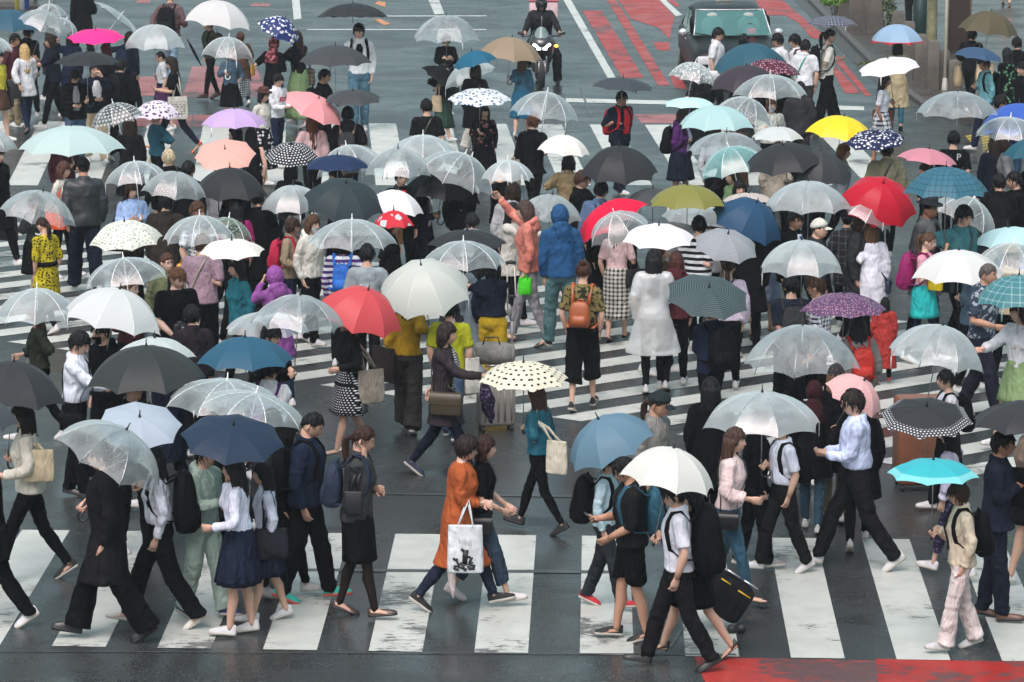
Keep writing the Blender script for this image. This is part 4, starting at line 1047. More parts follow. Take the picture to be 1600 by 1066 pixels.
g = MB(); g.poly([(-85, -10, 0), (85, -10, 0), (85, 200, 0), (-85, 200, 0)]); road = g.build('road', asphalt(), smooth=False); tag(road, kind='structure')
WP = paint('white_road_paint', (.50, .53, .49), .60); WP2 = paint('white_road_paint_clean', (.52, .55, .51), .40); RP = paint('red_road_paint', (.33, .022, .018), .70, .40); RP2 = paint('faded_red_paint', (.30, .10, .10), .6, .4)
def gp(*a): return [at_z(x, y, 0) for x, y in a]
# near crossing: bars along the view, 0.9 m apart
Lf, Lb = [], []
bars = []
for n in range(-8, 10):
    xb0 = 576+165.0*n; xt = lambda x: 935+(x-935)*(836+531)/(1016+531)
    yb = lambda x: 1010+24*(x-80)/1520; yt = lambda x: 829+16*(x-80)/1520
    bars.append(gp((xb0, yb(xb0)), (xb0+84, yb(xb0+84)), (xt(xb0+84), yt(xt(xb0+84))), (xt(xb0), yt(xt(xb0)))))
sheet('near_crosswalk', bars, WP, .004)
# diagonal crossing
def clip(poly, p0, nrm):
    out = []
    for i, a in enumerate(poly):
        b = poly[(i+1) % len(poly)]; da, db = (a-p0).dot(nrm), (b-p0).dot(nrm)
        if da >= 0: out.append(a)
        if da*db < 0: out.append(a+(b-a)*(da/(da-db)))
    return out
A0, A1 = at_z(455, 596), at_z(1365, 722); B0, B1 = at_z(0, 345), at_z(1395, 500)
dirx = (at_z(1015, 635)-at_z(876, 657)); dirx.z = 0; dirx.normalize(); per = V((-dirx.y, dirx.x, 0))
n1 = V((-(A1-A0).y, (A1-A0).x, 0)); n1 = n1 if n1.y > 0 else -n1; n2 = V((-(B1-B0).y, (B1-B0).x, 0)); n2 = n2 if n2.y < 0 else -n2
o0 = at_z(945, 646).dot(per)
bars = []
for n in range(-60, 60):
    o = o0+.735*n; c = per*o+dirx*at_z(900, 560).dot(dirx)
    q = [c-dirx*40-per*.18, c+dirx*40-per*.18, c+dirx*40+per*.19, c-dirx*40+per*.19]
    q = clip(clip(q, A0, n1), B0, n2)
    if len(q) >= 3 and max(p.y for p in q) < 140 and min(p.x for p in q) < 30 and max(p.x for p in q) > -30: bars.append(q)
sheet('diagonal_crosswalk', bars, WP, .004)
# far crossing
bars = []
for n in range(-9, 10):
    x0 = 576+86*n; vx = 480; yt, yb = 193+1.2*n*.4, 290
    if n in (-5, -4): yt += 4
    f = lambda x, y: vx+(x-vx)*(y+640)/(193+640)
    if x0 > 1300: continue
    bars.append(gp((f(x0, yb), yb), (f(x0+43, yb), yb), (f(x0+43, yt), yt), (f(x0, yt), yt)))
sheet('far_crosswalk', bars, WP2, .004)
sheet('lane_lines', [gp((880, -60+60), (951, 125), (962, 122), (892, 0)), gp((866, -25), (880, 0), (892, 0), (878, -25)), gp((669, 0), (679, 23), (694, 22), (686, 0)), gp((456, 0), (459, 31), (471, 30), (468, 0)),
    gp((884, 154), (884, 160), (1050, 164), (1050, 158)), gp((1255, 164), (1255, 171), (1350, 173), (1350, 167)), gp((1030, 0), (1056, 26), (1066, 24), (1040, 0)), gp((555, 25), (556, 26.5), (760, 26), (760, 24.5)), gp((480, 46), (480, 47.5), (760, 47.5), (760, 46))], WP2, .006)
sheet('lane_arrows', [gp((585, 6), (602, 12), (602, 4), (592, 2)), gp((585, 31), (600, 40), (611, 38), (594, 30))], paint('orange_road_paint', (.55, .22, .08), .4), .006)
sheet('bus_lane_paint', [gp((910, 17), (940, 17), (1006, 122), (972, 122)), gp((948, 0), (962, 0), (1047, 134), (1028, 134)), gp((966, 0), (1030, 0), (1054, 26), (1046, 62), (1030, 44), (986, 30)), gp((1020, 66), (1046, 66), (1046, 79), (1028, 79)), gp((1046, 118), (1062, 118), (1074, 140), (1054, 138)),
    gp((1180, 0), (1222, 0), (1295, 62), (1268, 60), (1248, 36), (1226, 24), (1192, 24)), gp((1298, 88), (1310, 88), (1362, 150), (1352, 150)), gp((1296, 102), (1306, 104), (1344, 146), (1320, 146)), gp((1040, 0), (1052, 0), (1062, 8), (1058, 12))], RP, .004)
sheet('red_pavement_patches', [gp((990, 179), (1058, 179), (1058, 193), (1003, 193)), gp((194, 180), (300, 180), (300, 198), (192, 198)), gp((302, 180), (345, 180), (350, 198), (302, 198)), gp((300, 104), (400, 104), (420, 152), (285, 152)), gp((190, 120), (255, 120), (262, 150), (180, 150)), gp((215, 0), (235, 0), (235, 5), (212, 5)), gp((395, 5), (422, 6), (422, 10), (390, 10)), gp((390, 190), (440, 190), (440, 200), (390, 200))], RP2, .003)
sheet('red_road_band', [gp((1085, 1026.5), (1368, 1033), (1372, 1075), (1105, 1075)), ], paint('worn_red_paint', (.36, .04, .034), 1.45, .36), .003)
sheet('red_road_strip', [gp((1368, 1030), (1700, 1037), (1700, 1080), (1372, 1080))], RP, .003)
# joints and repair seams in the surface
sheet('road_seams', [gp((405, 889), (1010, 893), (1010, 897.5), (405, 893)), gp((652, 742), (655, 742), (700, 636), (698, 636)), gp((380, 768), (900, 776), (900, 778), (380, 770)), gp((0, 1018), (1150, 1023), (1150, 1024.5), (0, 1019.5)), gp((1046, 1012), (1049, 1013), (1080, 968), (1078, 968)), gp((905, 137), (908, 137), (925, 182), (921, 182))], plain('seam_sealer', (.055, .062, .062), .35, bump=.4, bs=25, var=.3), .0075)
# resurfaced bands of older, smoother asphalt
sheet('road_patch', [gp((-50, 1020), (560, 1026), (560, 1080), (-50, 1080))], asphalt(), .0015)
# ---------------------------------------------------------------- the crowd, far rows first
BP, TB, XB, PH = backpack, tote, crossbag, phone
CB = lambda c='black': ('black backpack', c)
K = fabric('softblack'); W = fabric('white')
fl_bw = fabric('softblack', 'spots', 'white', .07)
JN = ('slim', 'denim'); BK = ('reg', 'black'); SB = ('slim', 'black')
BL = lambda **k: (BP, 'black', 'black backpack', k)
# far left corner
P(42, 40, 'black jacket under a navy umbrella edge', face=150, sex='m', top=('jacket', 'black'), hair='short', hc='black', umb=U(-42, 69, 15, 51, 'cloth', 'dark teal umbrella', c='umbteal'))
P(82, 54, 'navy jacket holding out a bare forearm', face=-70, sex='m', top=('jacket', 'darknavy', dict(reach=.6)), arms=('fwd', 'fwd'), skin=3, umb=U(28, 104, 9, 66, 'clear', 'tilted clear umbrella', roll=22, n=8))
P(78, 28, 'grey parka behind two clear umbrellas', face=170, top=('coat', 'charcoal'), umb=U(50, 104, 6, 28, 'clear', 'small clear umbrella', D=.9))
P(110, 50, 'dark blue raincoat behind the hot pink umbrella', face=160, top=('coat', 'navy'), umb=U(70, 121, 25, 62, 'clear', 'greyish clear umbrella', roll=25))
P(128, -26, 'long black coat holding a brown bag', face=-150, sex='m', top=('coat', 'black'), bot=BK, skin=3, bags=[(TB, 'tan', 'brown leather bag', dict(s=-1, mode='hand', w=.3, h=.24, leathery=True))], arms=('bag', 'down'))
P(200, 50, 'navy anorak below a tipped clear umbrella', face=150, top=('jacket', 'darknavy'), bot=SB, umb=U(148, 218, 15, 47, 'clear', 'tipped clear umbrella', roll=38, tip=-10), bags=[(BP, 'navy', 'navy backpack', {})])
P(43, 69, 'long white shirt with straight blond hair', fy=208, face=-150, w=.6, top=('blouse', 'white', dict(hem=.70, flare=.04)), bot=('slim', 'navy'), hair='vlong', hc='blond', shoes=('loafer', 'black'), bags=[(TB, 'black', 'black slouchy shoulder bag', dict(s=1, w=.32, h=.36, leathery=True))], arms=('swingf', 'swingb'))
P(20, 52, 'maroon shirt and khaki trousers', face=60, sex='m', top=('shirt', 'maroon'), bot=('reg', 'khaki'), skin=3, hc='black', hair='short')
P(-5, 79, 'yellow top with a large black bag', face=60, top=('blouse', 'lemon'), bot=('skirt', 'brown', dict(hem=.6)), hc='black', hair='bob', bags=[(TB, 'black', 'large black bag', dict(s=1, w=.42, h=.4, leathery=True))], umb=U(-42, 21, 56, 85, 'clear', 'cropped clear umbrella'))
P(168, 68, 'black coat and long maroon hair', face=170, top=('coat', 'black'), hair='long', hc=(.06, .012, .012), umb=U(104, 195, 45, 70, 'cloth', 'hot pink umbrella', c='hotpink', tip=8))
P(188, 92, 'black jacket with a bulky black backpack', face=160, sex='m', top=('jacket', 'black'), bot=('reg', 'black'), hair='short', hc='black', bags=[(BP, 'black', 'bulky black backpack', dict(w=.36, h=.52, d=.22))])
P(147, 97, 'navy jacket and cream trousers reading a paper', face=20, sex='m', top=('jacket', 'darknavy'), bot=('loose', 'beige'), extra=[('inner', W, .07, 1.42, 1.1)], arms=('phone', 'cam'), hc='black', hair='short')
P(116, 107, 'black jacket looking down at a phone', face=15, sex='m', w=.3, top=('jacket', 'black'), bot=('reg', 'denim'), extra=[('inner', fabric('grey'), .05)], look=(0, 32), arms=('phone', 'phone'), hair='fringe', hc='black', umb=U(83, 188, 79, 107, 'cloth', 'wide black umbrella', c='umbblack', h=.17), bags=[(PH, -1, 'phone')])
P(330, 30, 'olive jacket and brown boots', fy=155, face=170, w=.5, sex='m', top=('jacket', 'darkolive'), bot=SB, shoes=('boot', (.05, .015, .012)), hair='short', umb=U(285, 394, 1, 48, 'milk', 'large milky white umbrella', c=(.85, .87, .86), roll=9), bags=[BL()])
P(268, -14, 'brown jacket with backpack and furled umbrella', fy=133, face=165, w=.7, sex='m', top=('jacket', (.13, .08, .085)), bot=('slim', 'paledenim'), shoes=('boot', 'black'), hair='buzz', hc='darkbrown', bags=[BL(w=.34, h=.5)], arms=('bag', 'swingb'))
P(256, 80, 'white top and navy braces holding a phone', fy=205, face=-80, w=.5, top=('sshirt', 'white'), bot=('skirt', 'plum', dict(hem=.6)), hc='black', hair='lowtail', extra=[('band', 'navy', 1.0)], umb=U(191, 292, 37, 81, 'haze', 'clear dome umbrella with black shaft', wf=False))
P(276, 88, 'black tee with a slogan tote, red heels', fy=238, face=-80, w=1.0, lead=-1, top=('tee', 'black'), bot=('slim', 'darknavy'), hair='vlong', hc=(.018, .011, .009), shoes=('heel', 'neonorange'), arms=('phone', 'phone'), look=(0, 20), skin=1,
  bags=[(TB, 'offwhite', 'cream slogan tote bag', dict(s=1, w=.36, h=.40, prints='slogan')), (PH, 1, 'phone')])
P(362, 76, 'dark denim jacket with a geometric tote', fy=200, face=10, w=.3, top=('jacket', fabric('slate')), bot=('skirt', 'black', dict(hem=.45)), hc='chestnut', bags=[(TB, 'white', 'black and white geometric tote bag', dict(s=1, w=.36, h=.38, pat='check', c2='black', sc=.05))], arms=('phone', 'bag'), umb=U(312, 397, 56, 97, 'clear', 'clear umbrella with bluish rim', roll=6))
P(378, 50, 'brown coat carrying a mustard handbag', fy=165, face=-160, top=('coat', 'brown'), hair='crop', hc='brown', bags=[(TB, 'gold', 'mustard leather handbag', dict(s=-1, mode='elbow', w=.3, h=.26, leathery=True))], arms=('bag', 'bag'))
# second row left
P(245, 169, 'teal blue blouse, smiling sideways', face=-60, top=('blouse', fabric('teal')), bot=SB, hair='lowtail', hc='softblack', look=(-10, 5), umb=U(205, 285, 157, 188, 'nylon', 'white umbrella with purple spots', c=(.8, .74, .82), pat='spots', c2='purple', sc=.055))
P(202, 184, 'black coat and bushy brown hair', face=175, top=('coat', 'softblack', dict(hem=.45)), hair='curly', hc='darkbrown', umb=U(142, 226, 160, 204, 'clear', 'dotted clear umbrella', pat='dots', c='charcoal', c2=(.8, .8, .8), sc=.06, roll=-14))
P(264, 234, 'black jacket with short bleached hair', face=195, sex='m', top=('jacket', 'black'), hair='short', hc=(.50, .42, .28), bags=[BL()])
P(100, 206, 'maroon cardigan below the huge aqua umbrella', face=20, H=1.55, top=('cardigan', 'maroon'), hc='darkbrown', hair='long', umb=U(28, 195, 198, 244, 'milk', 'huge pale aqua umbrella', c=(.62, .80, .78), h=.22))
P(95, 252, 'white top, sunglasses and an orange bag', face=70, top=('tee', 'offwhite'), bot=SB, hair='bob', hc=(.07, .03, .022), extra=[('glasses',)], arms=('down', 'bag'), bags=[(TB, 'neonorange', 'bright orange bag', dict(s=-1, w=.36, h=.34, fabricc=1, dx=.05))])
P(130, 248, 'black leather jacket and flat cap', face=-160, sex='m', H=1.80, fat=1.12, top=('jacket', plain('jacket_leather', (.016, .02, .022), .5, bump=.3, bs=14)), bot=('loose', 'darknavy'), hair='buzz', hat=('cap', 'black'), skin=3, arms=('down', 'down'))
P(-8, 228, 'black coat at the left edge', face=60, sex='m', top=('coat', 'black'), umb=U(-60, 28, 192, 250, 'clear', 'clear umbrella at the left edge'), bags=[(TB, 'black', 'black bag', dict(s=1, mode='hand', leathery=True))])
P(372, 196, 'white tee with thick black bob', face=170, top=('tee', 'white'), hair='bob', hc='black', umb=U(314, 418, 170, 202, 'nylon', 'lilac umbrella', c='lilac'))
P(392, 199, 'black vest and loose dark hair', face=175, top=('tank', 'black'), hair='long', hc='black')
P(345, 240, 'grey dress hidden by the peach umbrella', face=180, top=('tunic', 'grey'), umb=U(303, 400, 219, 268, 'nylon', 'peach umbrella', c='peach', tip=26))
P(411, 138, 'brown bowler hat, white blouse, dotted skirt', fy=290, face=55, w=.4, top=('tee', 'offwhite'), tuck=True, bot=('skirt', fl_bw, dict(hem=.28, flare=.12)), hair='bob', hc='softblack', hat=('hat', (.07, .03, .022)), extra=[('glasses',)])
P(434, 115, 'open white shirt over a printed tee', fy=262, face=50, w=.3, sex='m', top=('shirt', (.7, .72, .76)), bot=('slim', 'navy'), hair='fringe', hc='black', arms=('phone', 'phone'), extra=[('inner', W, .09, 1.42, .95, 1), ('patch', 'red', True, -.085, .085, 1.22, 1.30), ('lettering', 'LIFE', True, 1.235, .075, 'white')])
P(428, 58, 'red floral headscarf and black dress', fy=205, face=150, top=('tunic', 'black', dict(hem=.3)), hair=None, hat=('scarf', (.09, .012, .02), (.45, .15, .17)), arms=('phone', 'phone'), umb=U(401, 467, 19, 75, 'cloth', 'navy umbrella with white flowers', c=(.02, .035, .13), pat='floral', c2='white', sc=.075, roll=25, tip=10))
P(468, 48, 'black top, long brown hair and green skirt', fy=200, face=-130, top=('blouse', 'black'), bot=('skirt', 'sage', dict(hem=.16, flare=.1)), hair='vlong', hc='darkbrown', arms=('fwd', 'fwd'), bags=[(TB, 'taupe', 'checked grey shawl bag', dict(s=-1, w=.34, h=.3, pat='check', c2='charcoal', sc=.07))])
P(562, 36, 'open white shirt and blue jeans', fy=205, face=5, w=.35, sex='m', top=('shirt', (.72, .76, .78)), bot=('reg', (.07, .16, .22)), hair='fringe', hc='softblack', extra=[('inner', K, .05, 1.40, 1.2)], bags=[BL()], shoes=('sneaker', 'lightgrey'), umb=U(494, 608, -8, 41, 'cloth', 'black umbrella seen from below', c='umbblack', tip=-6, h=.2))
P(503, 108, 'black jacket gripping a brown handle', face=75, sex='m', top=('jacket', 'black'), umb=U(466, 582, 64, 112, 'cloth', 'wide dark grey umbrella', c='umbcharcoal', h=.24), bags=[BL()], skin=3, hair='short', hc='black')
P(488, 178, 'pale pink blouse and long chestnut hair', face=-165, top=('blouse', 'palepink'), hair='vlong', hc='chestnut', umb=U(443, 535, 141, 199, 'nylon', 'pink folding umbrella', c=(.85, .36, .38), roll=26, tip=12, h=.2))
P(543, 167, 'black sweater with a grey rucksack', face=178, sex='m', top=('hoodie', 'softblack'), hair='fringe', hc='black', bags=[(BP, 'charcoal', 'small grey rucksack', dict(w=.27, h=.34, c2='taupe'))], umb=U(506, 597, 139, 167, 'cloth', 'charcoal folding umbrella', c='umbcharcoal', h=.17, tip=6))
P(452, 254, 'dark jacket under polka dots', face=170, top=('jacket', 'softblack'), hc='black', umb=U(412, 498, 221, 263, 'cloth', 'black umbrella with white dots', c='black', pat='dots', c2='white', sc=.045, tip=14), bags=[])
P(528, 262, 'dark raincoat behind overlapping clear canopies', face=170, top=('coat', 'navy'), umb=U(474, 580, 234, 277, 'cloth', 'navy blue umbrella', c=(.015, .03, .075), h=.18))
# top middle
P(697, 52, 'black top, photographing with a phone', fy=178, face=15, sex='f', w=0, top=('blouse', 'black'), bot=SB, hair='crop', hc='softblack', arms=('chest', 'chest'), umb=U(643, 752, 23, 69, 'clear', 'large clear umbrella on open road'), bags=[(PH, -1, 'white phone')])
P(742, 100, 'black raincoat behind a beige umbrella', face=160, top=('coat', 'black'), umb=U(708, 777, 79, 110, 'cloth', 'teal blue umbrella', c=(.015, .10, .17), roll=-14))
P(738, 92, 'black jacket and white collar, white trousers', fy=236, face=100, w=.4, top=('jacket', 'black'), bot=('wide', 'offwhite'), extra=[('inner', W, .06)], hc='black', hair='bob', umb=U(694, 776, 95, 141, 'clear', 'clear umbrella tipped forward', roll=-22))
P(692, None, 'black coat and green plaid skirt', fy=222, H=1.5, face=60, top=('jacket', 'black'), bot=('skirt', fabric((.03, .07, .05), 'lines', 'black', .05), dict(hem=.3)), hc='black', umb=U(658, 718, 102, 152, 'cloth', 'black umbrella tipped sideways', c='black', roll=38, ribs=False), bags=[(TB, 'beige', 'beige straw bag', dict(s=-1, w=.24, h=.36))])
P(757, 164, 'black floral robe holding a white handle', fy=305, face=10, top=('cardigan', fabric('black', 'spots', (.25, .1, .1), .09), dict(hem=.5)), bot=('skirt', 'black', dict(hem=.4)), hair='vlong', hc='softblack', umb=U(698, 801, 139, 166, 'nylon', 'white umbrella with navy rings', c=(.74, .80, .82), pat='spots', c2=(.05, .12, .22), sc=.06, h=.17, tip=5))
P(815, 88, 'blue top and teal skirt, long brown hair', fy=215, face=165, top=('blouse', (.03, .10, .16)), bot=('skirt', fabric((.02, .13, .22)), dict(hem=.4)), hair='vlong', hc='brown', umb=U(745, 848, 58, 99, 'cloth', 'beige umbrella', c=(.24, .19, .13), roll=6))
P(667, 155, 'black tee with neat short hair', face=190, sex='m', top=('tee', 'softblack'), hair='short', hc='black', bags=[(XB, 'darkolive', 'dark sling bag', dict(s=1))])
P(832, 178, 'black suit with a canvas tote', face=150, w=.8, sex='m', top=('blazer', 'black'), bot=BK, hair='short', hc='chestnut', bags=[(TB, 'stone', 'canvas tote bag', dict(s=1, w=.28, h=.4))], umb=U(797, 903, 141, 194, 'clear', 'clear umbrella with white struts', wf=True, roll=8))
P(888, 241, 'tan jacket and black bob', face=175, top=('jacket', (.22, .17, .09)), hair='bob', hc='black', umb=U(839, 922, 211, 246, 'nylon', 'white umbrella with faint yellow print', c=(.84, .84, .78), roll=6))
P(968, 142, 'navy and red jacket, red backpack', fy=305, face=40, sex='m', fat=1.12, w=.4, top=('jacket', 'darknavy', dict(reach=.6)), bot=('reg', 'darknavy'), hair='short', hc='black', skin=3, arms=('face', 'swingb'), extra=[('inner', fabric('red'), .06)], bags=[(BP, 'red', 'red backpack', {})], umb=U(922, 1023, 120, 145, 'cloth', 'slate grey folding umbrella', c=(.045, .055, .065), h=.15, roll=4))
P(938, 283, 'denim blue shirt below a charcoal umbrella', face=165, sex='m', fat=1.1, top=('shirt', (.10, .17, .30)), hair='short', hc='black', umb=U(905, 1030, 224, 294, 'cloth', 'large charcoal umbrella', c='umbblack', tip=8), bags=[(XB, 'black', 'black sling bag', dict(s=-1))])
P(978, 288, 'dark jacket beside the charcoal umbrella', face=150, sex='m', top=('jacket', 'charcoal'), hair='buzz', hc='black', umb=U(975, 1065, 294, 324, 'cloth', 'dark grey umbrella edge', c='umbcharcoal'))
P(905, 266, 'black jacket and shaggy brown hair', face=70, sex='m', top=('jacket', 'black'), hair='fringe', hc=(.05, .024, .016), arms=('fwd', 'fwd'))
P(782, 253, 'black tee with yellow print, spectacles', face=55, sex='m', top=('tee', 'black'), hair='fringe', hc='black', extra=[('glasses',), ('patch', 'yellow', True, -.02, .03, 1.05, 1.22)], arms=('phone', 'bag'), bot=('reg', 'navy'))
P(800, 285, 'grey shirt behind a white dome', face=160, sex='m', top=('shirt', 'lightgrey'), umb=U(752, 835, 243, 293, 'haze', 'whitish dome umbrella'))
P(1062, 169, 'purple hoodie and navy skirt', fy=335, face=65, w=.3, fat=1.1, top=('hoodie', 'purple'), bot=('skirt', 'darknavy', dict(hem=.55, pleat=1)), hair='bob', hc='darkbrown', extra=[('inner', fabric('lavender'), .06)], bags=[BL()], umb=U(1036, 1119, 150, 172, 'nylon', 'pale aqua folding umbrella', c='paleaqua', h=.15))
P(1090, 118, 'dark coat and long straight black hair', face=150, top=('coat', 'softblack'), hair='vlong', hc='black', umb=U(1043, 1119, 96, 136, 'clear', 'clear umbrella with mosaic print', pat='spots', c='white', c2=(.9, .9, .9), sc=.05, roll=12))
P(1117, 43, 'white school shirt passing the taxi', fy=190, face=75, sex='m', w=.5, top=('sshirt', 'white'), bot=BK, hair='fringe', hc='black', bags=[(XB, 'white', 'white sports bag', dict(s=-1, leathery=False))])
P(1163, 54, 'dark shirt and black hair near the taxi', face=180, sex='m', top=('shirt', 'softblack'), hair='fringe', hc='black')
P(1190, 56, 'navy shirt beside the teal umbrella', face=170, sex='m', top=('shirt', 'navy'), hair='short', hc='black', umb=U(1113, 1234, 68, 116, 'cloth', 'big dark teal umbrella', c=(.025, .085, .12), roll=-6))
P(1216, 52, 'white school shirt, hair over the ears', fy=205, face=-60, sex='m', top=('sshirt', 'white'), bot=BK, hair='fringe', hc='black', skin=1)
P(1243, 53, 'white school shirt with dark red straps', fy=205, face=-70, sex='m', top=('sshirt', 'white'), bot=BK, hair='fringe', hc='black', bags=[(BP, 'maroon', 'dark red backpack', {})])
P(1255, 62, 'white school shirt and green sling bag', fy=215, face=160, sex='m', top=('sshirt', 'white'), bot=('reg', 'charcoal'), hair='short', hc='black', bags=[(XB, (.01, .25, .17), 'green gym sack', dict(s=1, w=.34, h=.38, d=.18, leathery=False, z=1.08, y=.12))])
P(1160, 118, 'grey dress behind the dark purple umbrella', face=170, top=('tunic', 'charcoal'), umb=U(1106, 1228, 97, 151, 'cloth', 'dark purple umbrella', c=(.042, .036, .046), h=.3))
P(1224, 112, 'black jacket below a maroon print umbrella', face=170, top=('jacket', 'black'), umb=U(1168, 1252, 92, 120, 'cloth', 'maroon floral umbrella', c=(.07, .015, .03), pat='spots', c2=(.4, .25, .3), sc=.04, roll=10))
P(1290, 45, 'white tee, ponytail and big black backpack', fy=207, face=100, w=.6, top=('tee', (.62, .62, .56)), bot=('wide', 'black'), hair='tail', hc='black', arms=('chest', 'chest'), bags=[BL(w=.32, h=.5)], umb=U(1259, 1342, 20, 47, 'cloth', 'navy check umbrella', c=(.04, .05, .08), pat='lines', c2='lightgrey', sc=.06, h=.16))
P(1205, 152, 'cream top and face mask', face=10, top=('blouse', 'offwhite'), hair='long', hc='chestnut', extra=[('mask', 'white')], umb=U(1145, 1262, 115, 158, 'clear', 'clear umbrella with white handle', wf=True, h=.28))
P(1226, 124, 'olive poncho seen through a clear canopy', fy=262, face=180, top=('poncho', (.22, .24, .15), dict(hem=.3, flare=.12)), hair='bob', hc='darkbrown')
P(1250, 128, 'grey trousers behind the clear umbrella', face=170, sex='m', top=('jacket', 'charcoal'), bot=('reg', 'charcoal'), hair='short', hc='black')
P(1148, 180, 'brown coat between pale umbrellas', face=150, top=('coat', 'brown'), hc='brown', umb=U(1116, 1208, 147, 206, 'clear', 'crumpled clear umbrella', roll=18, wf=True))
P(1118, 196, 'white shirt below a pale aqua dome', face=170, top=('shirt', 'white'), umb=U(1059, 1181, 165, 206, 'milk', 'large pale aqua dome', c='paleaqua'))
P(1215, 222, 'sand jacket under a white folding umbrella', face=160, top=('jacket', 'stone'), umb=U(1174, 1257, 191, 229, 'milk', 'white folding umbrella with flat top', c=(.78, .85, .83), h=.22))
P(1130, 238, 'black shirt under an empty looking clear dome', face=170, sex='m', top=('shirt', 'black'), umb=U(1074, 1197, 207, 247, 'clear', 'clear dome umbrella with black tip', wf=False))
P(1148, 262, 'green shirt below a turquoise tint umbrella', face=170, top=('shirt', 'sage'), umb=U(1093, 1202, 228, 282, 'haze', 'turquoise tinted umbrella', c=(.30, .75, .72), roll=-14))
P(1155, 281, 'black coat facing the camera', face=10, top=('coat', 'black'), hair='bob', hc='black', umb=U(1165, 1290, 222, 276, 'cloth', 'black umbrella leaning left', c='umbblack', roll=-8, tip=10))
P(1272, 272, 'black jacket under a broad charcoal umbrella', face=170, sex='m', top=('jacket', 'black'), umb=U(1222, 1332, 228, 296, 'cloth', 'broad charcoal umbrella', c=(.04, .044, .048), tip=12, roll=8))
# top right
P(1400, 64, 'beige coat and long black hair', fy=202, face=175, top=('coat', (.42, .36, .22), dict(hem=.4)), bot=('slim', 'teal'), hair='vlong', hc='black', shoes=('sandal', 'black'), umb=U(1359, 1446, 38, 71, 'nylon', 'pale blue umbrella with red border', c=(.30, .46, .62), pat='border', c2='red', sc=.462))
P(1376, 116, 'white tee, checked shirt at the waist', fy=262, face=75, top=('tee', 'white'), bot=('skirt', fabric('white', 'check', 'navy', .08), dict(hem=.55)), hair='vlong', hc=(.016, .010, .009), skin=4, bags=[(TB, (.17, .05, .03), 'brown and red bag', dict(s=1, w=.4, h=.34))], umb=U(1341, 1439, 88, 122, 'nylon', 'white folding umbrella by the pillars', c=(.88, .88, .9), roll=-9, h=.17, tip=6))
P(1314, 224, 'grey hoodie and brown bob', face=170, top=('hoodie', (.22, .25, .28)), hair='bob', hc='brown', umb=U(1257, 1370, 181, 226, 'nylon', 'bright yellow umbrella', c=(.88, .70, .03), roll=9))
P(1386, 222, 'khaki parka with a black bag', face=178, sex='m', fat=1.1, top=('jacket', (.17, .17, .11)), hair='short', hc='black', umb=U(1318, 1416, 201, 237, 'cloth', 'navy umbrella with white blotches', c=(.015, .02, .06), pat='spots', c2='white', sc=.05, roll=-5, tip=12), bags=[(XB, 'black', 'black waist bag', dict(s=1))])
P(1452, 253, 'black dress below a pink umbrella', face=170, top=('tunic', 'black'), umb=U(1402, 1496, 229, 263, 'nylon', 'dusty pink umbrella', c=(.62, .26, .32), roll=8, h=.2))
P(1490, 205, 'black tee with white lettered sleeve', face=165, sex='m', top=('tee', 'black'), hair='short', hc='black', arms=('chest', 'chest'), extra=[('lettering', 'P', False, 1.3, .14, 'white', -.1)], umb=U(1432, 1561, 141, 189, 'clear', 'clear umbrella near the tactile paving', wf=False, h=.28))
P(1585, 185, 'denim jacket under a royal blue umbrella', face=170, top=('jacket', 'denim'), umb=U(1530, 1655, 160, 216, 'nylon', 'royal blue umbrella', c=(.05, .13, .50)))
P(1572, 212, 'grey coat by the right edge', face=170, top=('coat', 'grey'), umb=U(1522, 1632, 183, 223, 'clear', 'clear umbrella by the right edge', roll=4))
P(1556, 212, 'dark navy dress and long brown hair', face=175, top=('tunic', 'darknavy'), hair='vlong', hc='darkbrown')
P(1618, 240, 'black coat under a blue green umbrella', face=170, top=('coat', 'black'), umb=U(1567, 1670, 215, 252, 'cloth', 'blue green umbrella at the edge', c=(.02, .09, .12)))
P(1515, 46, 'black jacket carrying large paper bags', fy=178, face=150, sex='m', top=('jacket', 'softblack'), bot=BK, hair='short', hc='black', skin=3, arms=('bag', 'bag'), umb=U(1497, 1592, 14, 63, 'cloth', 'olive brown umbrella', c=(.085, .075, .045), roll=8),
  bags=[(TB, 'beige', 'plain paper carrier bag', dict(s=-1, mode='elbow', w=.42, h=.42, d=.16)), (TB, (.36, .28, .17), 'second paper carrier bag', dict(s=1, mode='elbow', w=.4, h=.42, d=.16))])
P(1538, 90, 'aqua shirt with a black backpack', fy=238, face=-75, sex='m', top=('shirt', (.14, .36, .40)), bot=('reg', 'navy'), hair='short', hc='brown', skin=3, bags=[BL(w=.34, h=.5)], umb=U(1489, 1568, 72, 99, 'cloth', 'slate blue folding umbrella', c=(.035, .075, .14), roll=8, h=.2))
P(1602, 96, 'black coat at the far right edge', face=-70, sex='m', top=('coat', 'black'), bot=BK, hair='short', hc='black')
P(1560, 148, 'charcoal shirt beside the aqua shirt', face=95, sex='m', top=('shirt', 'charcoal'), bot=BK, hair='fringe', hc='black')
P(402, 296, 'black coat left of the polka dots', face=-160, sex='m', top=('coat', 'black'), bot=BK, hair='short', hc='black')
P(292, 252, 'black hooded top by the bleached hair', face=160, sex='m', top=('hoodie', 'black'), bot=BK, hair='short', hc='black')
P(1586, 58, 'black suit jacket on the pavement', fy=205, face=190, sex='m', top=('blazer', 'black'), bot=BK, hair='short', hc='black')
P(1572, 75, 'green floral dress on the pavement', fy=215, face=-150, top=('tunic', fabric('black', 'spots', (.10, .25, .14), .07)), hair='long', hc='black')
P(1425, -68, 'grey trousers behind the stone posts', fy=60, face=170, sex='m', top=('jacket', 'charcoal'), bot=('reg', 'charcoal'), hair='short')
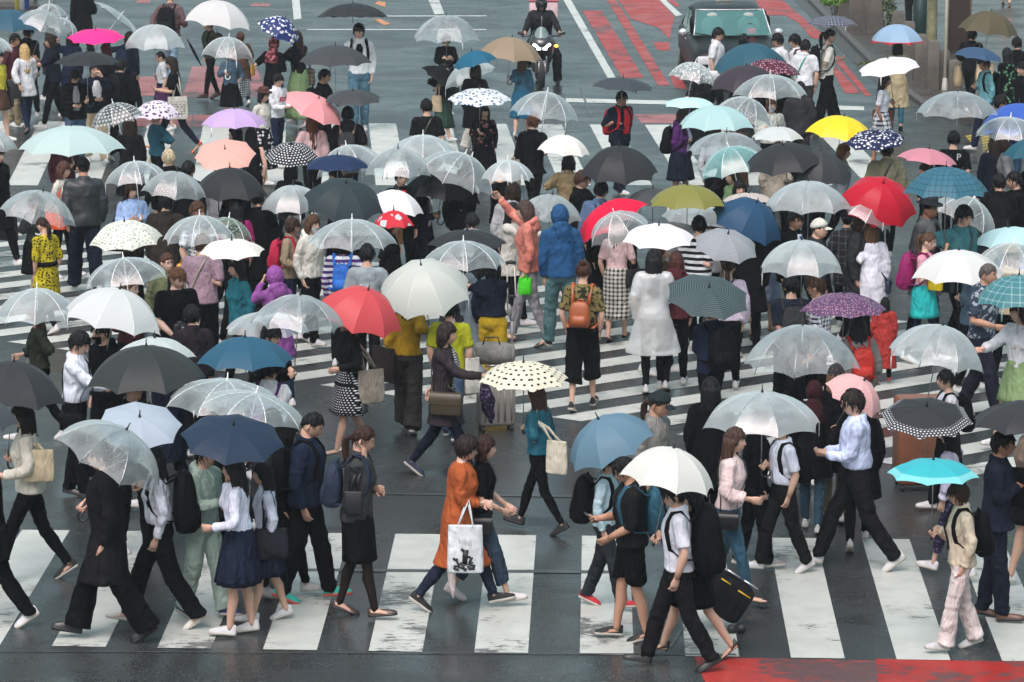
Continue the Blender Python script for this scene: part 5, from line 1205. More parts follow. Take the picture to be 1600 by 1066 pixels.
P(1572, -96, 'cream skirt and bare legs, far pavement', fy=14, face=170, top=('tee', 'beige'), bot=('skirt', 'beige', dict(hem=.6)), shoes=('heel', 'black'), hair='long')
# middle rows
P(205, 283, 'sky blue shirt reading a phone', face=15, w=.2, top=('shirt', (.36, .50, .80)), bot=SB, hair='bob', hc='darkbrown', look=(15, 12), arms=('chest', 'phone'), bags=[(TB, 'black', 'black handbag', dict(s=-1, w=.28, h=.3)), (PH, 1, 'phone')], umb=U(163, 262, 252, 291, 'clear', 'clear umbrella with wide panels', roll=-5))
P(258, 302, 'dark brown coat seen from behind', face=175, sex='m', top=('coat', (.03, .025, .022)), hc='black', hair='short', umb=U(220, 322, 264, 319, 'clear', 'clear umbrella with a dark tip', roll=8))
P(355, 292, 'black suit below the black umbrella', face=170, sex='m', top=('blazer', 'black'), umb=U(297, 421, 261, 317, 'cloth', 'broad black umbrella', c='umbblack'))
P(368, 312, 'magenta tee with a dark backpack', face=178, top=('tee', 'magenta'), hair='long', hc='softblack', bags=[BL(w=.26)])
P(304, 314, 'patterned white shirt and mustard bag', face=60, sex='m', top=('sshirt', fabric('white', 'spots', 'slate', .05)), hair='short', hc='brown', bags=[(XB, 'gold', 'mustard pouch', dict(s=-1))])
P(362, 340, 'black top beneath a flecked clear canopy', face=170, top=('blouse', 'black'), umb=U(312, 393, 338, 381, 'clear', 'flecked clear umbrella', pat='spots', c='sage', c2=(.25, .35, .28), sc=.03, roll=10))
P(205, 372, 'blue jeans beneath a white flecked umbrella', face=175, top=('tee', 'black'), bot=('reg', 'paledenim'), umb=U(138, 254, 343, 394, 'nylon', 'white umbrella with green flecks', c=(.80, .82, .74), pat='spots', c2=(.35, .45, .35), sc=.035, tip=8, roll=-3))
P(75, 340, 'yellow floral dress with black waistband', fy=520, face=-135, top=('tunic', fabric((.44, .37, .015), 'spots', 'softblack', .042), dict(hem=.45, reach=.6)), bot=('tights', 'black'), extra=[('band', 'black', 1.02)], hair='lowtail', hc='darkbrown', look=(0, 30), skin=0)
P(52, 300, 'dark skirt under a lopsided clear umbrella', face=60, top=('blouse', 'charcoal'), bot=('skirt', 'black', dict(hem=.5)), H=1.5, umb=U(-2, 117, 291, 364, 'clear', 'lopsided clear umbrella', roll=13, wf=False))

P(460, 306, 'grey cardigan behind a dark slate umbrella', face=170, top=('cardigan', 'grey'), umb=U(405, 511, 283, 342, 'haze', 'clear umbrella with milky panels'))
P(540, 312, 'black jacket below a dark slate umbrella', face=170, sex='m', top=('jacket', 'black'), umb=U(472, 599, 277, 351, 'cloth', 'dark slate umbrella', c=(.028, .042, .046), tip=20, roll=8))
P(546, 250, 'navy coat in the cluster of clear umbrellas', face=170, top=('coat', 'navy'), umb=U(492, 604, 220, 287, 'clear', 'steep clear umbrella', roll=-10))
P(626, 262, 'red lanyard and black jacket', face=20, sex='m', top=('jacket', 'black'), extra=[('inner', fabric('red'), .05)], hair='short', hc='black', umb=U(566, 678, 231, 281, 'clear', 'clear umbrella with a short black tip', wf=False))
P(660, 246, 'white shirt deep in the umbrella cluster', face=170, top=('shirt', 'white'), umb=U(600, 722, 211, 258, 'haze', 'bright clear umbrella', wf=True))
P(722, 262, 'black jacket right of the clear cluster', face=150, sex='m', top=('jacket', 'black'), umb=U(650, 772, 231, 312, 'clear', 'big clear umbrella sloping right', roll=20, wf=True))
P(659, 284, 'navy suit, white collar and grey hair', fy=455, face=70, sex='m', top=('blazer', 'darknavy'), bot=('reg', 'darknavy'), hair='short', hc=(.36, .36, .36), skin=3, arms=('chest', 'chest'), extra=[('inner', W, .06), ('glasses',)], umb=U(624, 752, 266, 323, 'cloth', 'large black umbrella', c='black', roll=8, tip=-8))
P(608, 282, 'tan blouse peeping between umbrellas', face=40, top=('blouse', 'tan'), hair='tied' if False else 'lowtail', hc='darkbrown', umb=U(568, 662, 296, 340, 'nylon', 'plain white umbrella', c=(.86, .88, .90), roll=6))
P(608, 326, 'black shirt beneath red and white flowers', face=170, top=('shirt', 'black'), umb=U(582, 648, 329, 358, 'nylon', 'red umbrella with white flowers', c=(.65, .03, .05), pat='floral', c2='white', sc=.10))
P(737, 333, 'grey sweatshirt with dark cropped hair', face=170, sex='m', top=('hoodie', 'grey'), hair='short', hc='softblack', H=1.6)
P(715, 364, 'charcoal coat under a flat black umbrella', face=175, sex='m', top=('coat', 'charcoal'), umb=U(667, 793, 358, 393, 'cloth', 'flat black umbrella', c='umbblack', h=.18))
P(770, 388, 'navy jacket and mustard trousers', fy=614, face=172, w=.4, top=('jacket', 'darknavy', dict(hem=.97)), bot=('wide', (.42, .28, .012)), hair='bob', hc='black', shoes=('sandal', 'black'), umb=U(657, 791, 377, 425, 'clear', 'clear umbrella left of mustard trousers', hand=-1, wf=True))
P(750, 392, 'long grey pinafore', fy=606, face=178, top=('tunic', (.16, .20, .23), dict(hem=.22, reach=.95)), hair='long', hc='black')
P(455, 340, 'tan jacket with a red backpack', fy=530, face=75, w=.3, top=('jacket', (.26, .21, .14)), bot=('slim', 'navy'), hair='crop', hc=(.03, .016, .01), bags=[(BP, (.45, .02, .06), 'red backpack', dict(w=.28, h=.42))], arms=('bag', 'bag'), skin=1)
P(487, 335, 'cream sweater and white face mask', fy=540, face=50, w=.4, top=('hoodie', 'offwhite'), bot=BK, hair='bob', hc='brown', extra=[('mask', 'white')], shoes=('sneaker', 'lightgrey'))
P(535, 366, 'purple and white zigzag dress', face=178, top=('tunic', fabric((.07, .02, .16), 'hstripe', 'white', .075)), hair='bob', hc='black', umb=U(480, 620, 343, 393, 'clear', 'wide clear umbrella with white ferrule', wf=True), bags=[(BP, 'royal', 'blue backpack', dict(w=.24, h=.36))])
P(573, 382, 'grey tee with white script on back', face=176, sex='m', top=('tee', (.27, .32, .34)), hair='short', hc='black', extra=[('lettering', 'Oly', False, 1.18, .12, 'white')], bags=[(TB, (.20, .62, .60), 'aqua plastic bag', dict(s=-1, mode='elbow', w=.3, h=.3))], arms=('bag', 'down'))
P(432, 418, 'violet hooded raincoat, arms raised', face=-150, top=('hoodie', 'violet', dict(hem=.6)), bot=('slim', 'navy'), hair=None, hat=('hood', 'violet'), arms=('cam', 'cam'))
P(374, 402, 'teal jacket and long black hair', face=170, top=('jacket', fabric((.016, .15, .19))), hair='long', hc='black', umb=U(310, 414, 374, 406, 'nylon', 'white folding umbrella', c=(.82, .82, .76), h=.18, tip=6))
P(315, 366, 'mauve tee with a diagonal strap', face=176, sex='m', fat=1.1, umb=U(253, 370, 337, 386, 'clear', 'clear umbrella with thin white rim', wf=True), top=('tee', fabric('mauve', 'spots', (.30, .2, .26), .05)), bot=BK, hair='short', hc='brown', bags=[(XB, 'stone', 'small pale sling bag', dict(s=1))])
P(200, 434, 'striped scarf below a long clear umbrella', face=60, top=('blouse', 'maroon'), hair='lowtail', hc=(.15, .08, .04), umb=U(130, 264, 402, 453, 'clear', 'long clear umbrella', roll=-7, dy=-.4, wf=True), skin=2)
P(258, 394, 'olive jacket, smiling, brown hair', face=35, top=('jacket', (.10, .12, .06)), hair='lowtail', hc=(.07, .035, .02), skin=2, extra=[('inner', K, .06)])
P(274, 416, 'black tee looking down at a camera', face=25, sex='m', fat=1.1, top=('tee', 'black'), bot=BK, hair='short', hc=(.10, .05, .025), look=(20, 25), arms=('low', 'low'), skin=2)
P(300, 477, 'black sweater with a white collar', face=-165, sex='m', H=1.62, top=('shirt', (.02, .017, .022)), hair='fringe', hc='black', extra=[])
P(548, 484, 'black blazer and dotted frill skirt', fy=712, face=-65, w=.6, top=('blazer', 'softblack'), bot=('skirt', fabric('softblack', 'dots', 'white', .028), dict(hem=.50, flare=.09, wave=1)), hair='long', hc='darkbrown', shoes=('heel', 'offwhite'), legs=None, arms=('bag', 'bag'),
  umb=U(495, 627, 443, 532, 'nylon', 'coral red umbrella', c=(.62, .085, .095), roll=17, tip=12), bags=[(TB, (.02, .03, .05), 'navy handbag', dict(s=-1, mode='elbow', w=.3, h=.24, d=.12, leathery=True)), (TB, 'stone', 'beige shopper', dict(s=1, dy=.16, w=.34, h=.4))])
P(638, 455, 'mustard blouse and charcoal wide trousers', fy=676, face=172, w=.55, top=('blouse', 'mustard'), bot=('wide', (.035, .033, .032)), hair='long', hc='black', bags=[(TB, (.025, .02, .02), 'black slouchy tote', dict(s=1, w=.38, h=.42))], umb=U(588, 738, 402, 502, 'milk', 'large cream white umbrella', c=(.70, .75, .70), roll=-6, tip=22, n=8, dy=-.4), shoes=('sneaker', 'black'))
P(704, 470, 'lime green tee pulling a grey suitcase', fy=690, face=172, w=.6, sex='m', fat=1.1, top=('tee', 'limeyellow'), bot=('reg', 'denim'), hair='short', hc='black', shoes=('sneaker', 'navy'), arms=('down', 'down'), bags=[(TB, 'offwhite', 'cream canvas tote', dict(s=-1, w=.2, h=.44))])
P(693, 503, 'dark cardigan over a striped top', fy=748, face=75, w=1.0, lead=-1, top=('cardigan', (.034, .027, .031), dict(hem=.62)), bot=('slim', 'darknavy'), hair='bob', hc=(.02, .012, .011), arms=('fwd', 'swingb'), extra=[('inner', fabric('white', 'hstripe', 'black', .025), .075)], shoes=('sneaker', 'navy'), bags=[(XB, (.045, .035, .02), 'olive leather bag', dict(s=-1, w=.36, h=.24, z=1.0, y=-.1))])
P(826, 313, 'salmon hooded jacket with arm outstretched', fy=540, face=-95, w=.6, top=('hoodie', fabric('salmon', rough=.5)), bot=('slim', (.26, .26, .28)), hair='long', hc=(.06, .04, .03), arms=('high', 'down'), shoes=('sandal', 'brown'), bags=[(TB, (.06, .60, .02), 'bright green pouch', dict(s=1, mode='hand', w=.16, h=.2, drop=.05))])
P(876, 322, 'blue hooded jacket and teal trousers', fy=550, face=-165, w=.6, sex='m', top=('hoodie', (.014, .075, .19)), bot=('reg', (.08, .17, .18)), hair=None, hat=('hood', (.014, .072, .18)), bags=[(TB, (.72, .74, .75), 'white plastic bag', dict(s=-1, mode='hand', w=.32, h=.34))], shoes=('sneaker', 'black'))
P(797, 316, 'white cardigan behind the salmon jacket', face=170, top=('cardigan', 'offwhite'), bot=('slim', 'black'), hair='long', hc='black', umb=U(808, 911, 297, 358, 'clear', 'clear umbrella behind the blue hood', roll=6, hand=-1))
P(910, 408, 'camouflage shirt and black culottes', fy=642, face=168, w=.55, lead=-1, top=('tee', fabric((.20, .16, .055), 'camo', (.018, .02, .014), .06), dict(ease=.01)), tuck=True, bot=('wide', 'black', dict(length=.80)), hair='bun', hc=(.055, .022, .016), shoes=('slip', 'black'), bags=[(BP, 'rust', 'orange leather backpack', dict(w=.24, h=.30, d=.12, leathery=True, z=1.12))])
P(1020, 390, 'translucent white rain cape', fy=614, face=178, w=.4, top=('poncho', 'CAPE', dict(hem=.46, flare=.13, ease=.004)), bot=('tights', 'black'), hair='vlong', hc='black', arms=('chest', 'down'), extra=[('under', 'tee', 'lightgrey')], bags=[(PH, -1, 'phone')])
P(963, 338, 'black and white checked long skirt', fy=533, face=165, w=.4, top=('tee', 'palepink'), bot=('skirt', fabric('offwhite', 'check', 'softblack', .06), dict(hem=.30, flare=.03)), hair='long', hc='brown', shoes=('sandal', 'black'), bags=[(TB, 'black', 'black flap handbag', dict(s=-1, w=.3, h=.24, leathery=True, dx=.0))], umb=U(921, 1018, 318, 399, 'clear', 'clear umbrella tilted back', roll=-16, tip=12, wf=True))
P(948, 298, 'black trousers behind the red umbrella', face=160, sex='m', top=('shirt', 'black'), bot=BK, umb=U(903, 1012, 309, 381, 'cloth', 'crimson umbrella leaning left', c=(.60, .012, .05), roll=-30))
P(1030, 376, 'brown top under a bright white umbrella', face=170, top=('blouse', 'brown'), hair='bob', hc='brown', umb=U(972, 1087, 349, 391, 'nylon', 'bright white umbrella', c=(.88, .86, .88), h=.2, tip=8))
P(1092, 338, 'black and white striped tee', face=172, sex='m', top=('tee', fabric('white', 'hstripe', 'black', .075)), hair='short', hc='black', umb=U(1012, 1136, 289, 329, 'nylon', 'olive green umbrella', c=(.24, .24, .06), hand=-1))
P(1110, 322, 'grey jacket below a see through umbrella', face=165, top=('jacket', 'grey'), umb=U(1032, 1158, 320, 357, 'clear', 'low clear umbrella', roll=5))
P(1056, 394, 'maroon jumper and reddish brown hair', face=170, top=('hoodie', (.07, .012, .018)), hair='long', hc=(.055, .02, .015))
P(1138, 402, 'lavender blouse with a thin strap', face=172, top=('blouse', (.50, .44, .54)), hair='lowtail', hc='darkbrown', bags=[(XB, 'navy', 'navy shoulder bag', dict(s=1))], umb=U(1083, 1186, 356, 413, 'cloth', 'grey pinstripe umbrella', c=(.20, .22, .24), pat='rings', c2=(.34, .37, .39), sc=.02, tip=20, roll=8))
P(1190, 318, 'blue grey skirt and beige flats', fy=528, face=170, top=('blouse', 'softblack'), bot=('skirt', (.17, .23, .33), dict(hem=.45, flare=.05)), shoes=('loafer', 'tan'), hair='long', hc='black', bags=[(TB, 'black', 'black briefcase', dict(s=1, mode='hand', w=.4, h=.3, leathery=True))])
P(1170, 340, 'black coat behind a deep blue umbrella', face=165, sex='m', top=('coat', 'black'), umb=U(1112, 1224, 307, 386, 'cloth', 'deep blue umbrella', c=(.02, .06, .12), roll=20, tip=18))
P(1168, 306, 'brown coat under a cream check umbrella', face=160, top=('coat', 'brown'), umb=U(1127, 1213, 297, 327, 'nylon', 'cream check umbrella', c=(.66, .60, .55), pat='lines', c2='brown', sc=.045, h=.17))
P(1110, 470, 'navy windbreaker and black backpack', fy=697, face=-150, w=.5, sex='m', top=('jacket', (.012, .018, .04)), bot=BK, hair='short', hc='black', arms=('swingf', 'bag'), bags=[BL(w=.34, h=.5, d=.2)], umb=U(1039, 1173, 430, 499, 'cloth', 'dark green striped umbrella', c=(.03, .05, .055), pat='rings', c2=(.10, .14, .14), sc=.028, tip=22, roll=7, hand=1), shoes=('boot', 'black'))
P(1240, 328, 'black suit, white shirt and blue tie', face=35, sex='m', top=('blazer', 'black'), bot=BK, hair='short', hc='black', extra=[('inner', W, .055), ('tie', (.03, .08, .3))], skin=3, umb=U(1195, 1332, 283, 336, 'haze', 'clear umbrella over a suit and tie', wf=False))
P(1275, 343, 'white baseball cap', face=65, sex='m', top=('shirt', 'charcoal'), hair='buzz', hc='black', hat=('cap', 'offwhite'))
P(1320, 333, 'dark flannel shirt and backward cap', fy=515, face=172, sex='m', top=('shirt', fabric((.022, .024, .028), 'lines', (.11, .11, .13), .10), dict(hem=.62, flare=.02)), bot=BK, hair='buzz', hc='black', hat=('capback', 'black'))
P(1362, 345, 'oversized white shirt, long brown hair', face=172, top=('shirt', (.72, .75, .84), dict(hem=.55, ease=.025)), bot=('slim', 'black'), hair='vlong', hc=(.10, .055, .03), umb=U(1316, 1391, 303, 373, 'clear', 'clear umbrella with a pink tint', roll=25), bags=[(XB, 'navy', 'navy strap bag', dict(s=-1))])
P(1237, 430, 'navy tee with a grey backpack', face=185, sex='m', top=('tee', (.015, .02, .035)), bot=BK, hair='short', hc='black', bags=[(BP, 'charcoal', 'grey backpack', dict(w=.28))], umb=U(1185, 1321, 371, 439, 'haze', 'clear umbrella with printed lines', wf=False, hand=1))
P(1282, 432, 'checked shirt and cropped brown hair', face=-110, sex='m', top=('sshirt', fabric('white', 'check', 'navy', .05)), hair='short', hc=(.05, .024, .014), skin=3)
P(1342, 330, 'dark coat hidden by the big red umbrella', face=170, sex='m', top=('coat', 'charcoal'), umb=U(1314, 1436, 268, 365, 'nylon', 'big red umbrella', c=(.52, .012, .034), tip=28, roll=8))
P(1448, 311, 'grey overcoat and dark brimmed hat', face=55, sex='m', H=1.78, top=('coat', (.10, .11, .115)), extra=[('inner', K, .06)], hair='buzz', hc='black', hat=('hat', (.02, .025, .03)), skin=4)
P(1496, 320, 'teal jacket, spectacles and diagonal strap', fy=560, face=40, sex='m', top=('jacket', (.04, .15, .17)), bot=BK, hair='fringe', hc='black', extra=[('glasses',)], bags=[(XB, 'black', 'black messenger bag', dict(s=-1))], umb=U(1410, 1547, 261, 312, 'cloth', 'teal tartan umbrella', c=(.04, .13, .18), pat='lines', c2=(.012, .04, .06), sc=.07, hand=-1))
P(1520, 312, 'dark jacket behind a collapsed clear umbrella', face=150, sex='m', top=('jacket', 'charcoal'), umb=U(1454, 1556, 302, 372, 'clear', 'clear umbrella pointing right', roll=24))
P(1590, 268, 'black suit photographing to the side', face=-85, sex='m', top=('blazer', 'black'), bot=BK, hair='short', hc='black', arms=('cam', 'cam'), extra=[('inner', W, .05)])
P(1562, 272, 'black jacket with a domed backpack', face=178, sex='m', top=('jacket', 'black'), hair='short', hc='black', bags=[BL(w=.36, h=.5, d=.2)])
P(1441, 362, 'pink top with a magenta backpack', fy=568, face=65, w=.5, top=('tee', (.62, .30, .38)), bot=('skirt', (.02, .40, .40), dict(hem=.60, flare=.06)), legs='navy', hair='tail', hc=(.10, .055, .035), look=(0, 12), arms=('strap', 'strap'), skin=2, bags=[(BP, 'magenta', 'magenta backpack', dict(w=.32, h=.48, d=.2)), (TB, 'yellow', 'yellow jacket draped as a bundle', dict(s=-1, mode='hand', w=.2, h=.4, drop=-.1))])
P(1522, 400, 'grey jacket below the broad white umbrella', face=170, sex='m', top=('jacket', 'slate'), H=1.6, umb=U(1423, 1573, 391, 446, 'milk', 'broad white umbrella', c=(.86, .88, .86)))
P(1578, 384, 'beige hat under a crumpled clear umbrella', face=150, top=('jacket', 'beige'), hat=('hat', 'beige'), umb=U(1521, 1640, 380, 434, 'clear', 'crumpled clear umbrella by the edge', roll=5))
P(1580, 352, 'blue shirt below a pale turquoise umbrella', face=170, top=('shirt', 'skyblue'), umb=U(1519, 1636, 354, 388, 'nylon', 'pale turquoise umbrella', c=(.50, .76, .78), roll=-6))
P(1532, 412, 'navy palm print shirt, grey cropped hair', fy=655, face=60, sex='m', w=.7, fat=1.1, top=('sshirt', fabric((.03, .045, .075), 'floral', (.30, .34, .38), .06)), bot=('reg', (.016, .018, .03)), hair='buzz', hc=(.10, .09, .085), skin=3, arms=('bag', 'swingb'))
P(1596, 470, 'white blouse under a teal plaid umbrella', face=-60, top=('blouse', 'white'), bot=('skirt', 'sage', dict(hem=.55)), umb=U(1523, 1662, 430, 485, 'cloth', 'blue green plaid umbrella', c=(.05, .17, .19), pat='lines', c2=(.25, .38, .38), sc=.085), arms=('fwd', 'fwd'))
# near rows
P(65, 478, 'dark olive top and blue face mask', fy=690, face=-75, top=('blouse', (.025, .03, .022)), bot=SB, hair='long', hc=(.03, .015, .011), extra=[('mask', (.15, .3, .5))], arms=('bag', 'bag'), bags=[(TB, 'offwhite', 'white patterned tote', dict(s=-1, mode='elbow', w=.32, h=.36, pat='spots', c2='slate', sc=.06))], umb=U(-8, 123, 451, 508, 'haze', 'clear umbrella with white ribs', wf=True))
P(163, 500, 'black hoodie and dark beard', face=-50, sex='m', top=('hoodie', 'black'), bot=BK, hair='short', hc='black', extra=[('mask', 'black')], umb=U(97, 253, 449, 526, 'milk', 'milky white umbrella sloping right', c=(.82, .87, .86), roll=13))
P(122, 517, 'white shirt and dark shoulder strap', fy=778, face=80, sex='m', w=.3, top=('shirt', (.66, .71, .80)), tuck=True, bot=BK, hair='fringe', hc='black', arms=('fwd', 'phone'), look=(0, 18), shoes=('dress', 'black'), bags=[(XB, 'black', 'black messenger bag', dict(s=-1, leathery=False, z=.9))])
P(205, 588, 'black jacket below the huge charcoal umbrella', face=40, sex='m', top=('jacket', 'black'), bot=BK, hair='short', hc='black', umb=U(131, 326, 539, 619, 'cloth', 'huge charcoal umbrella', c=(.034, .040, .040), h=.3, D=1.2))
P(262, 538, 'navy coat behind the huge charcoal umbrella', face=170, sex='m', top=('coat', 'darknavy'), umb=U(178, 306, 527, 570, 'milk', 'pale umbrella peeping out behind', c=(.70, .80, .78), D=.92))
P(420, 558, 'white shirt holding up a hooked handle', face=165, sex='m', top=('sshirt', 'white'), bot=BK, hair='short', hc='black', skin=3, bags=[(BP, 'purple', 'purple backpack', dict(w=.30))], umb=U(306, 460, 526, 581, 'cloth', 'steel blue umbrella', c=(.026, .09, .145), hand=-1))
P(418, 505, 'dark shirt and spectacles', face=60, sex='m', top=('shirt', 'black'), hair='fringe', hc='black', extra=[('glasses',)], umb=U(392, 538, 461, 522, 'clear', 'clear umbrella touching the coral one', roll=5, wf=False))
P(410, 505, 'black coat under a milky clear dome', face=170, top=('coat', 'black'), umb=U(349, 486, 489, 527, 'haze', 'milky clear dome', h=.22))
P(352, 625, 'black coat under overlapping clear umbrellas', face=170, top=('coat', 'black'), hair='bob', hc='black', umb=U(256, 447, 590, 656, 'clear', 'wide clear umbrella with white tip', wf=True, roll=5))
P(420, 640, 'charcoal jacket below a drooping clear umbrella', face=170, sex='m', top=('jacket', 'charcoal'), umb=U(310, 477, 608, 672, 'clear', 'drooping clear umbrella', roll=12))
P(443, 660, 'black headscarf and dark coat', face=80, top=('coat', 'black'), bot=SB, hair=None, hat=('scarf', (.016, .015, .017)), look=(0, 10))
P(50, 628, 'cream jacket and long black hair', fy=908, face=-85, w=.9, top=('jacket', (.60, .58, .50)), bot=('slim', 'black'), hair='vlong', hc=(.013, .010, .009), shoes=('slip', 'black'), arms=('fwd', 'bag'), bags=[(TB, (.50, .43, .29), 'beige canvas bag', dict(s=1, w=.3, h=.3, dx=.28, dy=.1))], umb=U(-70, 103, 565, 642, 'cloth', 'dark grey umbrella at the left', c=(.035, .038, .042), roll=5))
P(-12, 690, 'black trousers cut by the left edge', fy=978, face=-80, sex='m', w=.9, top=('jacket', 'black'), bot=BK, hair='short', hc='black', umb=U(-120, 29, 612, 682, 'cloth', 'grey umbrella cut by the edge', c=(.07, .08, .09)), bags=[(TB, 'black', 'black briefcase', dict(s=1, mode='hand', w=.4, h=.34, drop=-.12))])
P(172, 690, 'long black coat and wide black trousers', fy=1000, face=-85, w=.85, sex='m', top=('coat', (.010, .010, .012), dict(hem=.52, flare=.06)), bot=('wide', 'black'), hair='short', hc='black', shoes=('boot', 'black'), umb=U(87, 248, 656, 772, 'clear', 'clear umbrella sloping steeply', roll=30, wf=False, hand=None))
P(252, 694, 'white shirt with long dark hair', fy=980, face=-85, w=.9, top=('shirt', (.70, .73, .82)), tuck=True, bot=('loose', 'black'), hair='long', hc='softblack', shoes=('slip', 'offwhite'), bags=[BL(w=.34, h=.56, d=.22)], umb=U(149, 284, 633, 699, 'nylon', 'pale blue grey umbrella', c=(.42, .50, .58), tip=22, roll=6))
P(320, 690, 'pale green sweatsuit', fy=966, face=60, w=.5, sex='m', top=('hoodie', (.36, .47, .40)), bot=('loose', (.34, .45, .39)), hair='short', hc='black', shoes=('sneaker', (.02, .03, .12)), arms=('cam', 'bag'), umb=U(280, 444, 647, 727, 'cloth', 'navy umbrella', c=(.02, .035, .062), tip=16, roll=6, dy=-.5))
P(376, 712, 'white blouse and pleated navy skirt', fy=992, face=-95, w=.25, top=('shirt', (.68, .73, .86)), tuck=True, bot=('skirt', (.012, .017, .035), dict(hem=.50, flare=.10, pleat=1)), hair='long', hc=(.012, .010, .010), sock='white', arms=('face', 'bag'), skin=0)
P(420, 722, 'second pleated navy skirt, carrying a bag', fy=972, face=-80, w=.5, top=('shirt', (.66, .71, .84)), tuck=True, bot=('skirt', (.012, .017, .035), dict(hem=.52, flare=.09, pleat=1)), hair='long', hc='black', bags=[(TB, (.02, .022, .03), 'black school bag', dict(s=1, w=.36, h=.32, d=.14, dx=.02))])
P(480, 644, 'navy bomber jacket, head bowed', fy=940, face=80, sex='m', w=.55, fat=1.08, top=('jacket', (.012, .02, .04)), bot=BK, hair='buzz', hc='black', shoes=('sneaker', (.02, .36, .30), (.5, .08, .05)), look=(0, 32), skin=1, bags=[BL(w=.34, h=.5)])
P(560, 664, 'grey jacket, hand on cheek', fy=964, face=85, w=.45, top=('jacket', (.045, .047, .05)), bot=('skirt', 'black', dict(hem=.50, flare=.02)), legs=(.02, .014, .013), hair='lowtail', hc=(.035, .016, .012), shoes=('loafer', (.035, .022, .016)), look=(0, 24), arms=('face', (.10, -.14, 1.12)), bags=[(BP, (.02, .032, .06), 'navy backpack', dict(w=.28, h=.4)), (TB, 'black', 'black leather handbag', dict(s=-1, w=.18, h=.2, leathery=True, dx=.14))])
P(752, 680, 'black tee, rolled jeans, white sneakers', fy=942, face=85, w=.8, lead=-1, top=('tee', 'black'), bot=('reg', (.03, .055, .085), dict(length=.94)), hair='bob', hc=(.03, .012, .011), arms=('low', (.14, -.24, .97)), shoes=('sneaker', 'white'), bags=[(XB, 'black', 'black cross strap bag', dict(s=-1))])
P(716, 679, 'long orange dress with a printed tote', fy=952, face=88, w=1.0, top=('tunic', (.40, .095, .028), dict(hem=.46, flare=.09, ease=.012)), bot=('slim', (.018, .025, .045)), hair='crop', hc=(.018, .011, .010), shoes=('sneaker', 'black'), arms=((.03, -.22, 1.06), (.0, -.24, 1.07)), look=(0, 14), lean=6, skin=2,
  bags=[(TB, (.66, .72, .74), 'white printed tote', dict(s=-1, mode='elbow', w=.34, h=.46, prints='scene', out=.15, dy=.02))])
P(843, 601, 'teal satin jacket and black leggings', fy=832, face=-115, w=.85, lead=-1, top=('jacket', fabric((.012, .11, .16), rough=.4), dict(hem=.92)), bot=('tights', 'black'), hair='vlong', hc=(.05, .025, .018), shoes=('sneaker', 'black', 'black'), bags=[(TB, (.56, .53, .43), 'cream canvas tote', dict(s=1, dy=.30, w=.26, h=.38, dx=.10))], umb=U(746, 890, 566, 610, 'nylon', 'cream umbrella with black dots', c=(.80, .76, .60), pat='dots', c2='softblack', sc=.075, h=.2, tip=3))
P(1022, 610, 'dark green cap and grey shirt', face=60, sex='m', top=('shirt', (.19, .19, .18)), hair='lowtail', hc=(.03, .016, .012), hat=('cap', (.018, .028, .03)), skin=3, look=(0, 20))
P(945, 705, 'pale blue shirt, dark jeans, red shoes', fy=950, face=75, w=.6, sex='m', top=('shirt', (.42, .58, .64)), bot=('reg', (.022, .028, .035)), shoes=('sneaker', (.40, .01, .02)), hair='short', hc='black', bags=[BL(w=.34, h=.52, d=.22)], umb=U(889, 1024, 644, 740, 'cloth', 'slate blue umbrella leaning left', c=(.10, .185, .245), roll=-24, tip=8))
P(985, 714, 'black hooded top and shorts, checking a phone', fy=1000, face=-85, sex='m', fat=1.1, w=.35, top=('hoodie', (.012, .013, .014), dict(reach=.62)), bot=('shorts', 'black'), hair='short', hc='black', skin=3, look=(0, 30), arms=('phone', 'low'), shoes=('slip', 'black'), bags=[(BP, (.02, .085, .13), 'teal backpack', dict(w=.30, h=.46)), (PH, -1, 'phone')])
P(1058, 750, 'white polo shirt and black trousers', fy=1046, face=-88, sex='m', w=.8, lead=-1, top=('sshirt', (.70, .72, .80)), bot=('reg', (.010, .010, .011)), hair='fringe', hc='softblack', shoes=('dress', 'black'), arms=('chest', 'down'), bags=[BL(w=.36, h=.62, d=.26)], umb=U(967, 1117, 689, 784, 'milk', 'bright white dome umbrella', c=(.88, .90, .84), roll=11))
P(1086, 760, 'black skirt suit and heels', fy=1028, face=-85, w=.9, top=('blazer', 'black'), bot=('skirt', 'black', dict(hem=.55)), hair='long', hc='black', shoes=('heel', 'black'))
P(1108, 590, 'black clothes and long black hair', fy=845, face=178, top=('coat', 'black'), bot=('loose', 'black'), hair='vlong', hc='black', w=.3)
P(1138, 667, 'pale pink blouse and jeans, on the phone', fy=945, face=80, w=.6, top=('blouse', (.66, .53, .52)), bot=('slim', (.03, .085, .13)), hair='vlong', hc=(.055, .03, .022), shoes=('heel', 'black'), arms=('bag', 'ear'), look=(-10, 5), bags=[(XB, 'black', 'small black bag', dict(s=-1, w=.2, h=.16))])
P(1178, 640, 'black suit behind the pink blouse', fy=888, face=100, sex='m', top=('blazer', 'black'), bot=BK, hair='short', hc='black', shoes=('sneaker', 'grey'))
P(1222, 652, 'white shirt with a slung black backpack', fy=895, face=-70, sex='m', w=.7, top=('sshirt', (.70, .73, .84)), tuck=True, bot=('reg', (.011, .011, .012)), hair='fringe', hc='black', bags=[BL(w=.28, h=.4)], umb=U(1096, 1286, 611, 685, 'haze', 'wide clear umbrella in front', wf=False))
P(1268, 597, 'maroon headscarf and dark dress', fy=832, face=170, top=('tunic', 'black'), bot=('slim', (.025, .06, .09)), hair=None, hat=('scarf', (.035, .012, .014)))
